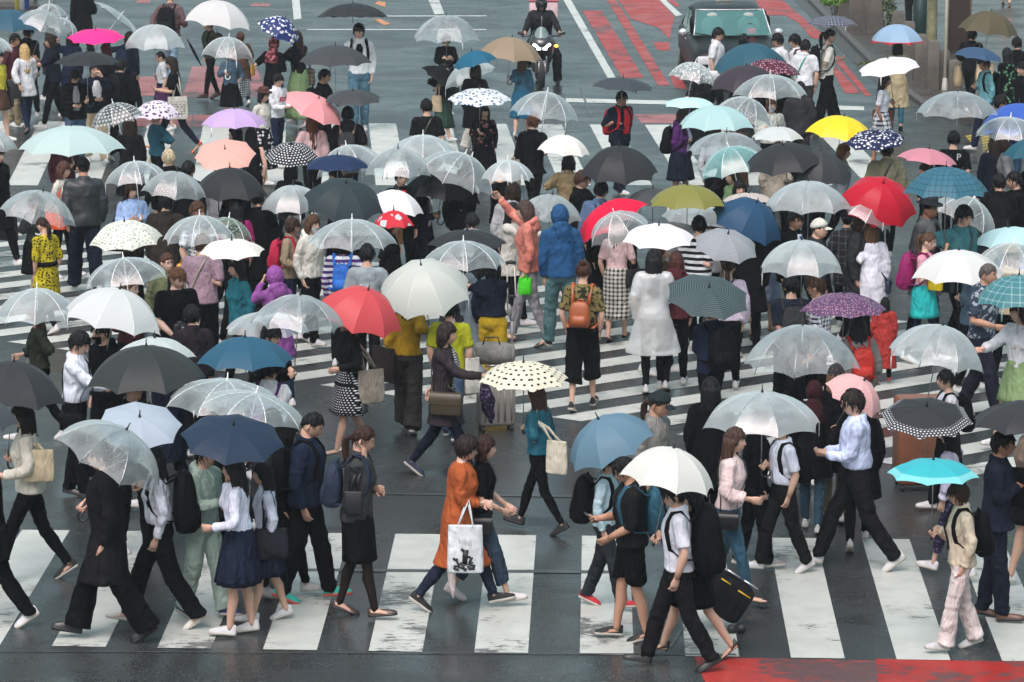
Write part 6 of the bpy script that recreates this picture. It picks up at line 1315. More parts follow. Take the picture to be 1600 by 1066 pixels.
P(1302, 570, 'striped beanie and black coat, fair hair', fy=815, face=175, top=('coat', 'black'), bot=('reg', 'khaki'), hair='long', hc=(.14, .075, .04), hat=('beanie', fabric('charcoal', 'hstripe', (.3, .3, .32), .03) if False else 'charcoal'), bags=[(TB, 'offwhite', 'cream strap bag', dict(s=1, w=.24, h=.5))])
P(1238, 545, 'black shirt under a vast clear umbrella', fy=760, face=170, sex='m', top=('shirt', 'black'), umb=U(1162, 1346, 508, 592, 'clear', 'vast clear umbrella', wf=False, D=1.2))
P(1335, 608, 'light blue shirt striding left', fy=890, face=-88, sex='m', w=1.0, lead=-1, top=('shirt', (.54, .63, .86), dict(ease=.012)), tuck=True, bot=('reg', (.011, .011, .012)), hair='fringe', hc=(.016, .011, .010), arms=('phone', 'phone'), shoes=('sneaker', 'white'))
P(1345, 598, 'black coat below a pink patterned umbrella', face=175, top=('coat', 'black'), umb=U(1290, 1378, 573, 664, 'nylon', 'pink patterned umbrella', c=(.78, .40, .40), pat='rings', c2=(.8, .6, .58), sc=.03, roll=28, tip=16))
P(1342, 492, 'grey jacket and red backpack, long hair', face=-170, top=('jacket', (.20, .19, .18)), bot=('slim', 'navy'), hair='vlong', hc='softblack', bags=[(BP, (.38, .025, .018), 'red and black backpack', dict(w=.26, h=.38))], umb=U(1249, 1387, 457, 498, 'nylon', 'purple speckled umbrella', c=(.10, .055, .14), pat='spots', c2=(.45, .25, .3), sc=.025, h=.2))
P(1380, 462, 'small red raincoat', fy=600, face=165, H=1.02, top=('coat', (.36, .035, .03), dict(hem=.3, flare=.06)), hair='long', hc='black', shoes=('sneaker', (.5, .08, .08)))
P(1478, 578, 'white tee with a backpack, holding a phone', fy=800, face=-80, sex='m', top=('tee', (.68, .66, .72)), bot=BK, hair='short', hc='black', arms=('phone', 'phone'), bags=[BL(w=.28)], umb=U(1385, 1541, 501, 590, 'haze', 'clear umbrella with frosted panels', roll=10, wf=False))
P(1484, 664, 'lavender blouse and patterned navy trousers', fy=903, face=-120, w=.7, top=('blouse', (.50, .49, .62)), bot=('slim', fabric((.02, .02, .05), 'spots', (.12, .09, .16), .04), dict(length=.92)), hair='vlong', hc='black', umb=U(1374, 1522, 621, 686, 'cloth', 'black umbrella with dotted border', c=(.03, .033, .036), pat='bdots', c2=(.55, .57, .6), sc=.034, tip=14, hand=-1))
P(1552, 672, 'dark navy suit raising a phone', fy=968, face=80, sex='m', w=.25, top=('blazer', (.012, .016, .03)), bot=('reg', (.012, .015, .026)), hair='short', hc='black', skin=4, arms=('cam', 'chest'), shoes=('dress', (.10, .04, .02)), bags=[(TB, 'black', 'black briefcase', dict(s=-1, mode='hand', w=.36, h=.36, drop=-.2))], umb=U(1517, 1690, 625, 682, 'cloth', 'charcoal umbrella at the right edge', c=(.034, .036, .04)))
P(1498, 752, 'cream jacket and pale wide trousers', fy=1016, face=-82, w=.5, lead=1, top=('jacket', (.60, .53, .40)), bot=('flare', (.60, .54, .52)), hair='crop', hc=(.04, .02, .014), extra=[('glasses',), ('inner', K, .03)], shoes=('sneaker', 'lightgrey'), arms=('umb', 'down'), bags=[BL(w=.30, h=.46)], umb=U(1386, 1531, 715, 759, 'nylon', 'turquoise folding umbrella', c=(.05, .48, .54), pat='border', c2=(.22, .68, .70), sc=.38, h=.17))
P(1606, 640, 'dark skirt and white sneakers, right edge', fy=910, face=-80, w=.6, top=('jacket', 'taupe'), bot=('skirt', 'black', dict(hem=.6)), hair='long', hc='darkbrown')
# ---------------------------------------------------------------- luggage and loose items
def furled(name, p0, p1, c, label, r=.035, crumple=False):
    p0, p1 = V(p0), V(p1); e = empty(name, p1); tag(e, label, 'umbrella', 'folded umbrellas'); q0, q1 = p0-p1, V((0, 0, 0)); L = (q0-q1).length
    mb = MB(); pts = [q0.lerp(q1, t) for t in (.12, .16, .3, .5, .7, .85, .97, 1)]
    if crumple: pts = [p+V((.01*sin(9*i), 0, 0)) for i, p in enumerate(pts)]
    mb.tube(pts, [r*.4, r*.7, r*1.25, r*1.4, r*1.2, r*.8, r*.35, r*.15], 9); mb.build('folded_canopy', fabric(c, 'spots', (.12, .09, .16), .04, rough=.55) if crumple else fabric(c, rough=.55), e)
    h = MB(); h.tube([q0, q0.lerp(q1, .14)], [.013, .012], 7); h.build('handle', plain('black_plastic', (.012, .012, .013), .35), e); return e
suitcase(None, (.22, .21, .19), 'grey suitcase with a soft bag strapped on top', at_z(775, 672), w=.40, d=.26, h=.58, rz=R(12), pull=.12)
sb = at_z(768, 668); e = empty('duffel_bag', sb+V((0, .05, .70))); tag(e, 'grey duffel bag lying across the grey suitcase', 'bag', 'bags carried by the walkers')
mb = MB(); mb.tube([(-.26, 0, .11), (-.24, 0, .11), (-.1, 0, .12), (.1, 0, .12), (.24, 0, .11), (.26, 0, .11)], [.05, .11, .125, .125, .11, .05], 12); mb.build('bag_body', bagmat((.20, .20, .19)), e)
hb = MB(); hb.tube([(-.1, -.06, .2), (-.07, -.03, .30), (.07, -.03, .30), (.1, -.06, .2)], .009, 6); hb.build('handle', leather('black'), e)
c_ = at_y(735, 590, at_z(693, 748).y); furled('furled_umbrella', at_y(755, 590, at_z(693, 748).y), at_y(768, 662, at_z(693, 748).y), (.025, .018, .04), 'crumpled purple umbrella in the cardigan wearer\'s hand', .055, True)
bx = at_z(1437, 762); e = suitcase(None, (.19, .075, .04), 'tall brown trunk on small wheels by the dotted umbrella', bx, w=.52, d=.40, h=.88, name='trunk_case', box=True, rz=R(4))
tg = MB(); tg.box((.02, -.215, .74), (.07, .02, .12)); tg.tube([(.02, -.21, .92), (.02, -.215, .80)], .006, 5); tg.build('luggage_tag', bagmat('taupe'), e)
ga = at_z(1120, 985); e = empty('sports_suitcase', ga, R(8)); tag(e, 'black lettered sports bag with yellow piping and silver trim', 'suitcase', 'wheeled luggage')
rot = M.Rotation(R(34), 3, 'Y'); mb = MB(); mb.box((0, 0, .36), (.58, .26, .36), 0, rot, 1, .06); mb.build('case', bagmat((.014, .014, .016)), e)
for zz in (.10, .16): pass
pp = MB(); [pp.box(rot @ V((.18, -.134, z)) + V((0, 0, .36)), (.13, .008, .012), 0, rot @ M.Rotation(R(0), 3, 'Y')) for z in (.11,)]; [pp.box(rot @ V((x, -.134, .12)) + V((0, 0, .36)), (.10, .008, .012), 0, rot) for x in (-.02, -.18)]; pp.build('piping', plain('yellow_piping', (.6, .4, .02), .5), e)
tr = MB(); [tr.box(rot @ V((x, -.06, .205)) + V((0, 0, .36)), (.14, .05, .012), 0, rot) for x in (-.16, .02, .20)]; tr.build('trim', plain('silver_trim', (.6, .6, .62), .2, .7), e)
cu = bpy.data.curves.new('lettering', 'FONT'); cu.body = 'ICHI'; cu.size = .10; cu.extrude = .002; o = bpy.data.objects.new('lettering', cu); COL.objects.link(o); o.parent = e; cu.materials.append(fabric('white', wr=.1)); o.location = rot @ V((-.30, -.136, -.02)) + V((0, 0, .36)); o.rotation_euler = (pi/2, R(34), 0)
for sx in (-.2, .2):
    wb = MB(); q = rot @ V((.30, 0, 0)); wb.tube([V((q.x-.1+sx*.2, -.14, .04)), V((q.x-.1+sx*.2, -.10, .04))], .04, 12); wb.build('wheel', plain('luggage_wheel', (.02, .02, .02), .6), e)
cr = at_z(800, 566); e = empty('crutch', cr); tag(e, 'metal crutch beside the mustard trousers', 'crutch')
mb = MB(); mb.tube([(0, 0, .02), (0, 0, .5)], .012, 7); mb.tube([(0, 0, .48), (-.05, 0, .62), (-.06, 0, 1.2)], .010, 7); mb.tube([(0, 0, .48), (.05, 0, .62), (.03, 0, 1.2)], .010, 7); mb.build('shaft', plain('crutch_metal', (.35, .33, .30), .35, .6), e)
mb = MB(); mb.tube([(-.05, 0, .80), (.045, 0, .80)], .017, 8); mb.build('hand_grip', leather('softblack'), e); mb = MB(); mb.tube([(-.08, 0, 1.2), (-.015, 0, 1.215), (.05, 0, 1.2)], [.02, .026, .02], 8); mb.build('arm_pad', leather('softblack'), e); mb = MB(); mb.tube([(0, 0, 0), (0, 0, .05)], .02, 8); mb.build('rubber_foot', leather('black'), e)
u0 = at_z(270, 133).y; furled('furled_umbrella', at_y(292, 60, u0), at_y(315, 104, u0), 'black', 'long black furled umbrella held beside brown jacket', .02)
ow = at_z(716, 952).y-.25; furled('furled_umbrella', at_y(703, 850, ow), at_y(708, 935, ow), (.62, .55, .54), 'pale furled umbrella hanging below the printed tote', .028)
# camera in hand
for (x, y, Y, lb) in ((1568, 330, at_z(1590, 268, 1.72).y-.1, 'black camera raised at the right edge'), (281, 512, at_z(274, 416, 1.72).y-.3, 'black camera held by the man in black tee')):
    p = at_y(x, y, Y); e = empty('camera_body', p, R(30)); tag(e, lb, 'camera'); mb = MB(); mb.box((0, 0, 0), (.14, .06, .095), 0, None, 1, .015); mb.box((0, 0, .055), (.05, .05, .03)); mb.build('camera_housing', plain('camera_shell', (.014, .014, .015), .45), e)
    mb = MB(); mb.tube([(0, -.03, 0), (0, -.07, 0), (0, -.12, 0)], [.036, .036, .034], 12); mb.build('lens', plain('camera_lens', (.01, .01, .012), .25), e)
# ---------------------------------------------------------------- taxi
def taxi():
    fr = at_z(1153, 145); bk = at_z(520+(1153-520)*(145+540-65)/(145+540), 65); ang = atan2(-(fr-bk).x, (fr-bk).y)  # nose toward the camera
    d = (fr-bk); rz = atan2(d.x, -d.y); e = empty('taxi', (fr.x, fr.y, 0), rz); tag(e, 'black saloon taxi waiting behind the stop line', 'taxi')
    paintm = plain('taxi_paint', (.006, .0055, .0065), .38, spec=.25, var=.05); glass = plain('taxi_glass', (.075, .18, .165), .06, spec=.8, var=.55, vs=2.6); rub = plain('tyre_rubber', (.014, .014, .014), .8); chrome = plain('taxi_chrome', (.6, .6, .6), .15, .95)
    # local: nose toward -y, origin at the front bumper on the ground; sections along the length
    def sec(y, wd, z0, z1, rnd_=.10, tum=.0):
        pts = []; n = 20
        for i in range(n):
            a = 2*pi*i/n; c, s = cos(a), sin(a); zz = (z0+z1)/2+(z1-z0)/2*math.copysign(abs(s)**.35, s); k = 1-tum*max(0, s)
            pts.append(V((wd/2*k*math.copysign(abs(c)**.3, c), y, zz)))
        return pts
    mb = MB(); mb.loft([sec(0.02, 1.46, .32, .70), sec(.06, 1.58, .24, .76), sec(.25, 1.67, .22, .82), sec(.7, 1.70, .20, .88), sec(1.25, 1.70, .20, .93), sec(2.2, 1.70, .20, .94), sec(3.6, 1.70, .20, .95), sec(4.3, 1.66, .24, .95), sec(4.62, 1.56, .30, .90), sec(4.68, 1.45, .36, .8)]); mb.build('body', paintm, e)
    cab = MB(); tops = [(1.86, 1.44, .90, 1.34), (1.90, 1.38, .9, 1.39), (2.05, 1.27, .9, 1.435), (2.4, 1.25, .9, 1.47), (3.1, 1.25, .9, 1.46), (3.55, 1.28, .9, 1.38), (4.05, 1.42, .9, .98)]
    cab.loft([sec(y, w_+.16, z0, z1, tum=.0 if i in (0, 6) else .09) for i, (y, w_, z0, z1) in enumerate(tops)]); cab.build('roof', paintm, e)
    m_, nt_, out_ = newmat('windscreen_glass'); N_ = NT(nt_); t_ = N_.n('BsdfTransparent'); t_.inputs[0].default_value = (.45, .72, .68, 1); g_ = N_.n('BsdfGlossy'); g_.inputs[0].default_value = (.62, .9, .86, 1); g_.inputs['Roughness'].default_value = .06; d_ = N_.n('BsdfDiffuse'); d_.inputs[0].default_value = (.10, .30, .27, 1)
    def mx_(f, a, b):
        x = N_.n('MixShader'); N_.put(x.inputs[0], f); nt_.links.new(a.outputs[0], x.inputs[1]); nt_.links.new(b.outputs[0], x.inputs[2]); return x
    nt_.links.new(mx_(.30, mx_(.28, t_, d_), g_).outputs[0], out_.inputs[0]); seethrough = m_
    for sx_ in (-.36, .36):
        hr = MB(); hr.ell((sx_, 1.76, 1.12), (.23, .06, .20), 12, 8); hr.ell((sx_, 1.78, 1.30), (.12, .05, .07), 10, 7); hr.build('seat', plain('seat_cover', (.30, .32, .31), .7), e)
    sw = MB(); sw.tube([(.36+.17*cos(q*pi/9), 1.52, 1.02+.15*sin(q*pi/9)) for q in range(19)], .014, 6); sw.build('steering_wheel', rub, e)
    ws = MB(); ws.loft([[V((x*(.76 if j else .665)*1.0, (1.255 if j else 1.96)+.03*abs(x)**2 - .02, 0.955 if j else 1.385)) for x in [-1+.2*i for i in range(11)]] for j in (1, 0)], 0, False, False)
    ws.v = [(x, y-.035-.02*(1-abs(x)), z+.022) for x, y, z in ws.v]; wso = ws.build('windscreen', seethrough, e); n_ = len(ws.v)//2; tm = MB(); tm.tube([V(ws.v[0])+V((0, -.01, 0)), V(ws.v[n_])+V((0, -.01, 0))]+[V(p)+V((0, -.01, .005)) for p in ws.v[n_:]]+[V(ws.v[n_-1])+V((0, -.01, 0))], .014, 6); tm.build('screen_trim', plain('screen_trim', (.42, .43, .43), .3, .6), wso)
    for s in (1, -1):
        for (y0, y1) in ((1.75, 2.5), (2.58, 3.4)):
            wn = MB(); f = lambda y, z: V((s*(.80-.085*(z-.95)/.45+.012), y, z)); a0 = y0+.0; tz = 1.33 if y0 > 2 else 1.36
            wn.loft([[f(y0, .97), f((y0+y1)/2, .97), f(y1, .97)], [f(y0+(.28 if y0 < 2 else .02), tz), f((y0+y1)/2+.1, tz+.01), f(y1-(.0 if y0 < 2 else .2), tz)]], 0, False, False); wn.build('side_window', glass, e)
        mr = MB(); mr.ell((s*.94, 1.62, 1.0), (.10, .06, .075), 10, 7); mr.tube([(s*.80, 1.66, .95), (s*.9, 1.63, .98)], .02, 6); m_ = mr.build('mirror', plain('mirror_shell', (.6, .65, .68), .15, .6), e)
        hl = MB(); hl.box((s*.62, .035, .62), (.34, .06, .16), 0, M.Rotation(-s*.12, 3, 'Z'), 1, .02); hl.build('headlight', plain('headlight_glass', (.55, .57, .58), .08), e)
        dr = MB(); dr.box((s*.853, 2.15, .82), (.015, .16, .03)); dr.build('door_handle', chrome, e)
        for y in (.82, 3.62):
            wh = MB(); wh.tube([(s*.70, y, .31), (s*.72, y, .31), (s*.855, y, .31), (s*.868, y, .31)], [.27, .31, .31, .27], 22); wo = wh.build('wheel', rub, e)
            rm = MB(); rm.tube([(s*.85, y, .31), (s*.874, y, .31)], [.19, .17], 18); rm.build('rim', chrome, wo)
    for x in (-.35, .30):
        wp = MB(); wp.tube([(x, 1.16, .965), (x-.28, 1.24, 1.0), (x-.42, 1.30, 1.02)], .012, 5); wp.build('wiper', rub, e)
    gr = MB(); [gr.box((0, .015, .58+.035*i), (.72, .04, .012)) for i in range(4)]; gr.build('grille', chrome, e)
    bp = MB(); bp.box((0, -.02, .40), (1.56, .14, .16), 0, None, 1, .04); bp.build('bumper', plain('bumper_trim', (.55, .55, .56), .25, .4), e)
    pl = MB(); pl.box((0, -.10, .42), (.33, .012, .165)); pl.build('number_plate', plain('plate_green', (.03, .16, .09), .5), e)
    sg = MB(); sg.box((.38, 1.40, 1.045), (.17, .02, .10)); sg.build('dash_sign', plain('red_display', (.5, .02, .04), .3, emit=(.9, .05, .1, .7)), e)
    st = MB(); st.box((.36, 1.735, 1.292), (.15, .004, .09), 0, M.Rotation(R(-58), 3, 'X')); st.build('sticker', plain('blue_sticker', (.02, .2, .3), .4), e)
    lp = MB(); lp.loft([sec(3.08, .34, 1.45, 1.55), sec(3.12, .36, 1.45, 1.58), sec(3.24, .36, 1.45, 1.58), sec(3.28, .34, 1.45, 1.55)]); lp.build('roof_lamp', plain('roof_lamp_shell', (.6, .6, .55), .3), e)
    seam = MB(); seam.loft([[V((x, .30, .845)), V((x, .32, .85))] for x in (-.78, .78)], 0, False, False); seam.build('bonnet_seam', rub, e)
taxi()
# ---------------------------------------------------------------- motorcycle and rider
def motorcycle():
    g0 = at_z(846, 139); rz = R(2); e = empty('motorcycle', g0, rz); tag(e, 'black faired motorcycle stopped with headlights lit', 'motorcycle')
    bk_ = plain('bike_paint', (.014, .015, .017), .2, coat=.8); rub = plain('tyre_rubber', (.014, .014, .014), .8); met = plain('bike_metal', (.25, .25, .26), .3, .9)
    for y, n in ((.0, 'front'), (1.40, 'rear')):
        wb = MB(); R0 = .30
        rings = []
        for k in range(25):
            a = 2*pi*k/24; c_ = V((0, y+R0*cos(a)*0.82, .30+R0*sin(a)*.82)); rd = V((0, cos(a), sin(a)))
            rings.append([c_+rd*(.055*cos(q*pi/4))+V((.062*sin(q*pi/4), 0, 0)) for q in range(8)])
        wb.loft(rings, 0, False); wo = wb.build('wheel', rub, e)
        rm = MB(); rm.tube([(-.03, y, .30), (.03, y, .30)], [.05, .05], 10); [rm.tube([(0, y, .30), (0, y+.22*cos(q*2*pi/5), .30+.22*sin(q*2*pi/5))], .018, 5) for q in range(5)]; rm.build('rim', met, wo)
    for s in (1, -1):
        fk = MB(); fk.tube([(s*.10, .0, .30), (s*.10, .12, .62), (s*.10, .22, .92)], [.022, .026, .03], 8); fk.build('fork', met, e)
    fa = MB()
    def sec(y, wd, zc, hh): return [V((wd/2*math.copysign(abs(cos(a))**.7, cos(a)), y, zc+hh/2*math.copysign(abs(sin(a))**.7, sin(a)))) for a in [2*pi*i/18 for i in range(18)]]
    fa.loft([sec(-.16, .10, .86, .10), sec(-.10, .30, .87, .22), sec(.02, .44, .87, .36), sec(.18, .50, .80, .52), sec(.42, .48, .68, .56), sec(.7, .44, .58, .44), sec(.85, .36, .55, .3)]); fa.build('fairing', bk_, e)
    tk = MB(); tk.loft([sec(.42, .24, .95, .16), sec(.52, .34, .98, .26), sec(.72, .32, .98, .24), sec(.86, .22, .9, .16)]); tk.build('tank', bk_, e)
    se = MB(); se.loft([sec(.84, .22, .86, .12), sec(1.0, .30, .86, .12), sec(1.3, .28, .92, .12), sec(1.6, .20, .98, .14), sec(1.75, .12, 1.0, .1)]); se.build('saddle', leather('black'), e)
    sc = MB(); sc.loft([[V((x*(.17-.08*j), -.08+.10*j+.25*x*x*.3, 1.0+.21*j-.05*x*x)) for x in [-1+.25*i for i in range(9)]] for j in (0, .5, 1.0)], 0, False, False); sc.build('windscreen', plain('bike_screen', (.16, .22, .22), .08), e)
    for s in (1, -1):
        hl = MB(); hl.box((s*.105, -.135, .845), (.16, .04, .05), 0, M.Rotation(-s*.6, 3, 'Y') @ M.Rotation(0, 3, 'Z'), 1, .012); hl.box((s*.06, -.16, .80), (.08, .04, .045)); hl.build('headlight', plain('lit_headlight', (.9, .9, .95), .2, emit=(.85, .88, 1, 3.2)), e)
        mi = MB(); mi.tube([(s*.18, .05, 1.02), (s*.36, .02, 1.07)], .009, 5); mi.box((s*.40, .02, 1.08), (.13, .03, .07), 0, M.Rotation(-s*.35, 3, 'Y'), 1, .012); mi.build('mirror', bk_, e)
        hb = MB(); hb.tube([(0, .26, .98), (s*.2, .28, 1.0), (s*.37, .36, .99)], [.016, .016, .018], 7); hb.build('handlebar', met, e)
        ex = MB(); ex.tube([(s*.16, .8, .35), (s*.18, 1.2, .38), (s*.19, 1.55, .45)], [.03, .05, .055], 9); ex.build('exhaust', met, e)
    ind = MB(); ind.ell((.285, -.02, .84), (.04, .03, .03), 10, 6); ind.build('indicator', plain('lit_indicator', (.9, .45, .05), .3, emit=(1, .42, .03, 3)), e)
    en = MB(); en.box((0, .55, .45), (.34, .5, .34), 0, None, 1, .05); en.tube([(0, .95, .35), (0, 1.4, .30)], .04, 7); en.tube([(0, .85, .8), (0, 1.2, .55), (0, 1.4, .3)], .03, 6); en.build('engine', plain('engine_metal', (.06, .06, .062), .4, .6), e)
    mg = MB(); mg.loft([[V((x*.075, .26*cos(R(a)), .30+.315*sin(R(a)))) for x in (-1, -.5, 0, .5, 1)] for a in range(50, 171, 15)], 0, False, False); mg.v = [(x, -abs(y) if False else y*-1 if y > .3 else y, z) for x, y, z in mg.v]; mg.build('mudguard', bk_, e)
    tb = empty('delivery_box', g0+V((.05, 1.55, 1.04)), rz); tag(tb, 'pale pink delivery box on the motorcycle\'s rear rack', 'box'); q = MB(); q.box((0, 0, .26), (.56, .40, .52), 0, None, 1, .03); q.build('box_body', plain('pink_box', (.55, .40, .42), .5), tb); q = MB(); q.box((0, 0, .535), (.58, .42, .03), 0, None, 1, .008); q.build('lid', plain('box_lid', (.3, .06, .08), .5), tb)
    # rider: hips on the saddle, hands on the bars, one boot on the road
    S = make_skel('m', 0, 1, 10, (0, 6), ('down', 'down'), 1.12, 0, {1: (38, 60, 0), -1: (38, 60, 0)}); S.hold = {}; S.hdir = {}; S.hnorm = {}
    hipz = .90
    T0 = S.pz; dz = hipz-S.pz; S.pz = hipz
    for s in (1, -1):
        hip = V((s*.10, 0, hipz)); kn = V((s*.30, -.33, hipz-.20)) if s < 0 else V((s*.30, -.26, hipz-.32)); an = V((s*.26, -.06, .42)) if s < 0 else V((s*.32, -.12, .10))
        S.legs[s] = [hip, kn, an, rotx(0)]
    S2 = S; off = V((0, 0, dz)); oldT = S.T; S.T = lambda p, k=None: oldT(p, k)+off; S.neck = S.neck+off; S.hc = S.hc+off
    r = empty('person', g0+V((0, .92, 0)), rz); tag(r, 'person in black riding gear and helmet astride the motorcycle', 'person', GRP)
    for s in (1, -1): solve_arm(S, s, V((s*.36, -.52, 1.02))); S.hnorm[s] = V((0, -.3, -1))
    build_body(S, r, skinmat(3), 'black', False, (60, 60), .8); build_hat(S, r, 'helmet', (.012, .012, .014))
    build_pants(S, r, 'loose', fabric((.012, .012, .014))); build_top(S, r, 'jacket', fabric((.014, .015, .018), rough=.6), ease=.012)
    z = MB(); z.loft([[surf(S, -.006, zz, True, .052), surf(S, .006, zz, True, .052)] for zz in (1.05, 1.2, 1.3, 1.38)], 0, False, False); z.build('zip', plain('zip', (.3, .3, .31), .4, .6), r)
    for s in (1, -1): build_shoe(S, s, r, 'boot', 'black', 'softblack')
motorcycle()
# ---------------------------------------------------------------- pavement, posts, trees at the right
def stone():
    m, nt, out = newmat('granite'); N = NT(nt); b = N.n('BsdfPrincipled'); co = N.n('TexCoord').outputs['Object']; n1 = N.noise(co, 3, 4, .6); n2 = N.noise(co, 60, 3, .7); st = N.noise(N.map(co, (3, 3, .5)), 3, 4)
    c = N.mix(N.ramp(n1, .3, .7), (.060, .053, .045), (.115, .102, .085)); c = N.mix(N.ramp(n2, .5, .75), c, (.17, .16, .14)); c = N.mix(N.ramp(st, .55, .75, 0, .6), c, (.05, .048, .038))
    N.put(b.inputs['Base Color'], c); b.inputs['Roughness'].default_value = .75; N.put(b.inputs['Normal'], N.bump(N.math('ADD', n2, n1), .5, .015)); nt.links.new(b.outputs[0], out.inputs[0]); return m
def paving():
    m, nt, out = newmat('wet_paving'); N = NT(nt); b = N.n('BsdfPrincipled'); co = N.n('TexCoord').outputs['Object']; br = N.n('TexBrick'); N.put(br.inputs['Vector'], co); br.inputs['Scale'].default_value = 1; br.inputs['Brick Width'].default_value = .6; br.inputs['Row Height'].default_value = .3
    br.inputs['Mortar Size'].default_value = .006; br.inputs['Color1'].default_value = (.050, .046, .041, 1); br.inputs['Color2'].default_value = (.072, .066, .058, 1); br.inputs['Mortar'].default_value = (.022, .022, .02, 1)
    N.put(b.inputs['Base Color'], N.mix(N.ramp(N.noise(co, 2, 4), .3, .7, 0, .5), br.outputs[0], (.030, .030, .027))); N.put(b.inputs['Roughness'], N.ramp(N.noise(co, 1, 3), .4, .65, .2, .45)); N.put(b.inputs['Normal'], N.bump(N.noise(co, 40, 3), .3, .01)); nt.links.new(b.outputs[0], out.inputs[0]); return m
def slab(name, pix, z, mat, kerb=None):
    pts = [at_z(x, y, 0) for x, y in pix]; mb = MB(); n = len(pts); mb.loft([[p for p in pts], [p+V((0, 0, z)) for p in pts]]); o = mb.build(name, mat, smooth=False); tag(o, kind='structure'); return o
PV = paving(); GRN = stone()
slab('pavement', [(1292, -60), (1268, 0), (1316, 50), (1364, 98), (1416, 144), (1446, 166), (1500, 190), (1780, 205), (1780, -60)], .07, PV)
kl = [at_z(x, y) for x, y in [(1216, -45), (1260, 0), (1308, 50), (1356, 98), (1408, 145), (1440, 168)]]; mb = MB()
mb.loft([[p+V((0, 0, 0)), p+V((0, 0, .085)), p+V((.16, .02, .085)), p+V((.16, .02, 0))] for p in kl]); tag(mb.build('kerb', plain('kerb_stone', (.075, .072, .066), .6, bump=.3), smooth=False), kind='structure')
gl = MB(); gl.loft([[p+V((-.30, 0, .005)), p+V((-.02, 0, .005))] for p in kl], 0, False, False); tag(gl.build('gutter', plain('gutter_concrete', (.045, .045, .042), .5, bump=.3), smooth=False), kind='structure')
slab('far_pavement', [(-120, -70), (-120, 14), (82, 14), (98, -70)], .06, PV)
for i, (x, yb, hp, wp) in enumerate(((1316, 28, 80, 20), (1341, 47, 82, 30), (1367, 56, 80, 26), (1402, 92, 72, 20), (1419, 110, 74, 19), (1437, 130, 74, 20), (1457, 145, 79, 19), (1474, 144, 63, 18), (1491, 146, 50, 20), (1290, -8, 80, 20))):
    g_ = at_z(x, yb); s = ppm(g_); h = hp/s; w_ = wp/s; e = empty('stone_post', g_, R(rnd.uniform(-6, 6)))
    tag(e, ['granite post nearest the bright green shrub', 'broad granite post beyond the green shrub', 'granite post next to the leafy climber', 'short granite post beneath the dark cabinet', 'granite post left of the mossy trunk, third from front', 'granite post behind the white folding umbrella', 'granite post directly in front of the mossy trunk', 'low granite post left of the white pole', 'lowest granite post right of the white pole', 'farthest granite post at the top edge'][i], 'stone post', 'granite posts along the pavement')
    mb = MB(); mb.box((0, 0, h/2), (w_, w_, h), 0, None, .96, .018); mb.build('post_shaft', GRN, e); cpm = MB(); cpm.box((0, 0, h+.015), (w_*.90, w_*.90, .035), 0, None, .8, .01); cpm.build('post_cap', GRN, e)
p = at_z(1476, 146); e = empty('signal_pole', p); tag(e, 'slim white painted pole among the granite posts', 'pole'); mb = MB(); mb.tube([(0, 0, 0), (0, 0, 5)], .033, 12); mb.build('pole_shaft', plain('white_pole_paint', (.62, .62, .52), .4), e); mb = MB(); mb.tube([(0, 0, 0), (0, 0, .04), (0, 0, .3)], [.08, .07, .045], 12); mb.build('pole_base', plain('pole_base', (.3, .3, .28), .5), e)
p = at_z(1436, 92); e = empty('utility_cabinet', p); tag(e, 'dark green street cabinet behind the posts', 'cabinet'); mb = MB(); mb.box((0, 0, .9), (.26, .30, 1.8), 0, None, 1, .02); mb.build('cabinet_body', plain('green_cabinet', (.010, .035, .032), .45), e); mb = MB(); mb.box((0, -.155, .9), (.20, .012, 1.5)); mb.build('cabinet_door', plain('green_cabinet_door', (.012, .040, .036), .45), e)
p = at_z(1307, 14); e = empty('bollard', p); tag(e, 'dark teal bollard behind the bright shrub', 'bollard'); mb = MB(); mb.tube([(0, 0, 0), (0, 0, .9), (0, 0, .97)], [.07, .07, .03], 12); mb.build('bollard_post', plain('teal_bollard', (.012, .06, .06), .4), e); mb = MB(); mb.tube([(0, 0, .78), (0, 0, .84)], .074, 12); mb.build('reflector', plain('bollard_band', (.4, .4, .38), .3), e)
def leafmat(c):
    return plain('leaf', c, .5, var=.35, vs=5)
def foliage(parent, centre, rad, n, size, mat, name='crown', seed=1):
    rr = random.Random(seed); mb = MB(); cl = [V((rr.gauss(0, .5)*rad[0], rr.gauss(0, .5)*rad[1], rr.gauss(0, .5)*rad[2])) for _ in range(max(4, n//40))]
    for i in range(n):
        c = rr.choice(cl)+V((rr.gauss(0, .22)*rad[0], rr.gauss(0, .22)*rad[1], rr.gauss(0, .22)*rad[2]))+V(centre); q = Quaternion((rr.gauss(0, 1), rr.gauss(0, 1), rr.gauss(0, 1), rr.gauss(0, 1))).normalized().to_matrix(); s = size*rr.uniform(.6, 1.3)
        mb.add([c+q @ V((-s*.5, 0, 0)), c+q @ V((0, -s*.28, .1*s)), c+q @ V((s*.6, 0, 0)), c+q @ V((0, s*.28, .1*s))], [(0, 1, 2, 3)])
    return mb.build(name, mat, parent, smooth=False)
bark = plain('mossy_bark', (.16, .16, .085), .8, bump=.6, bs=14, var=.45, vs=6)
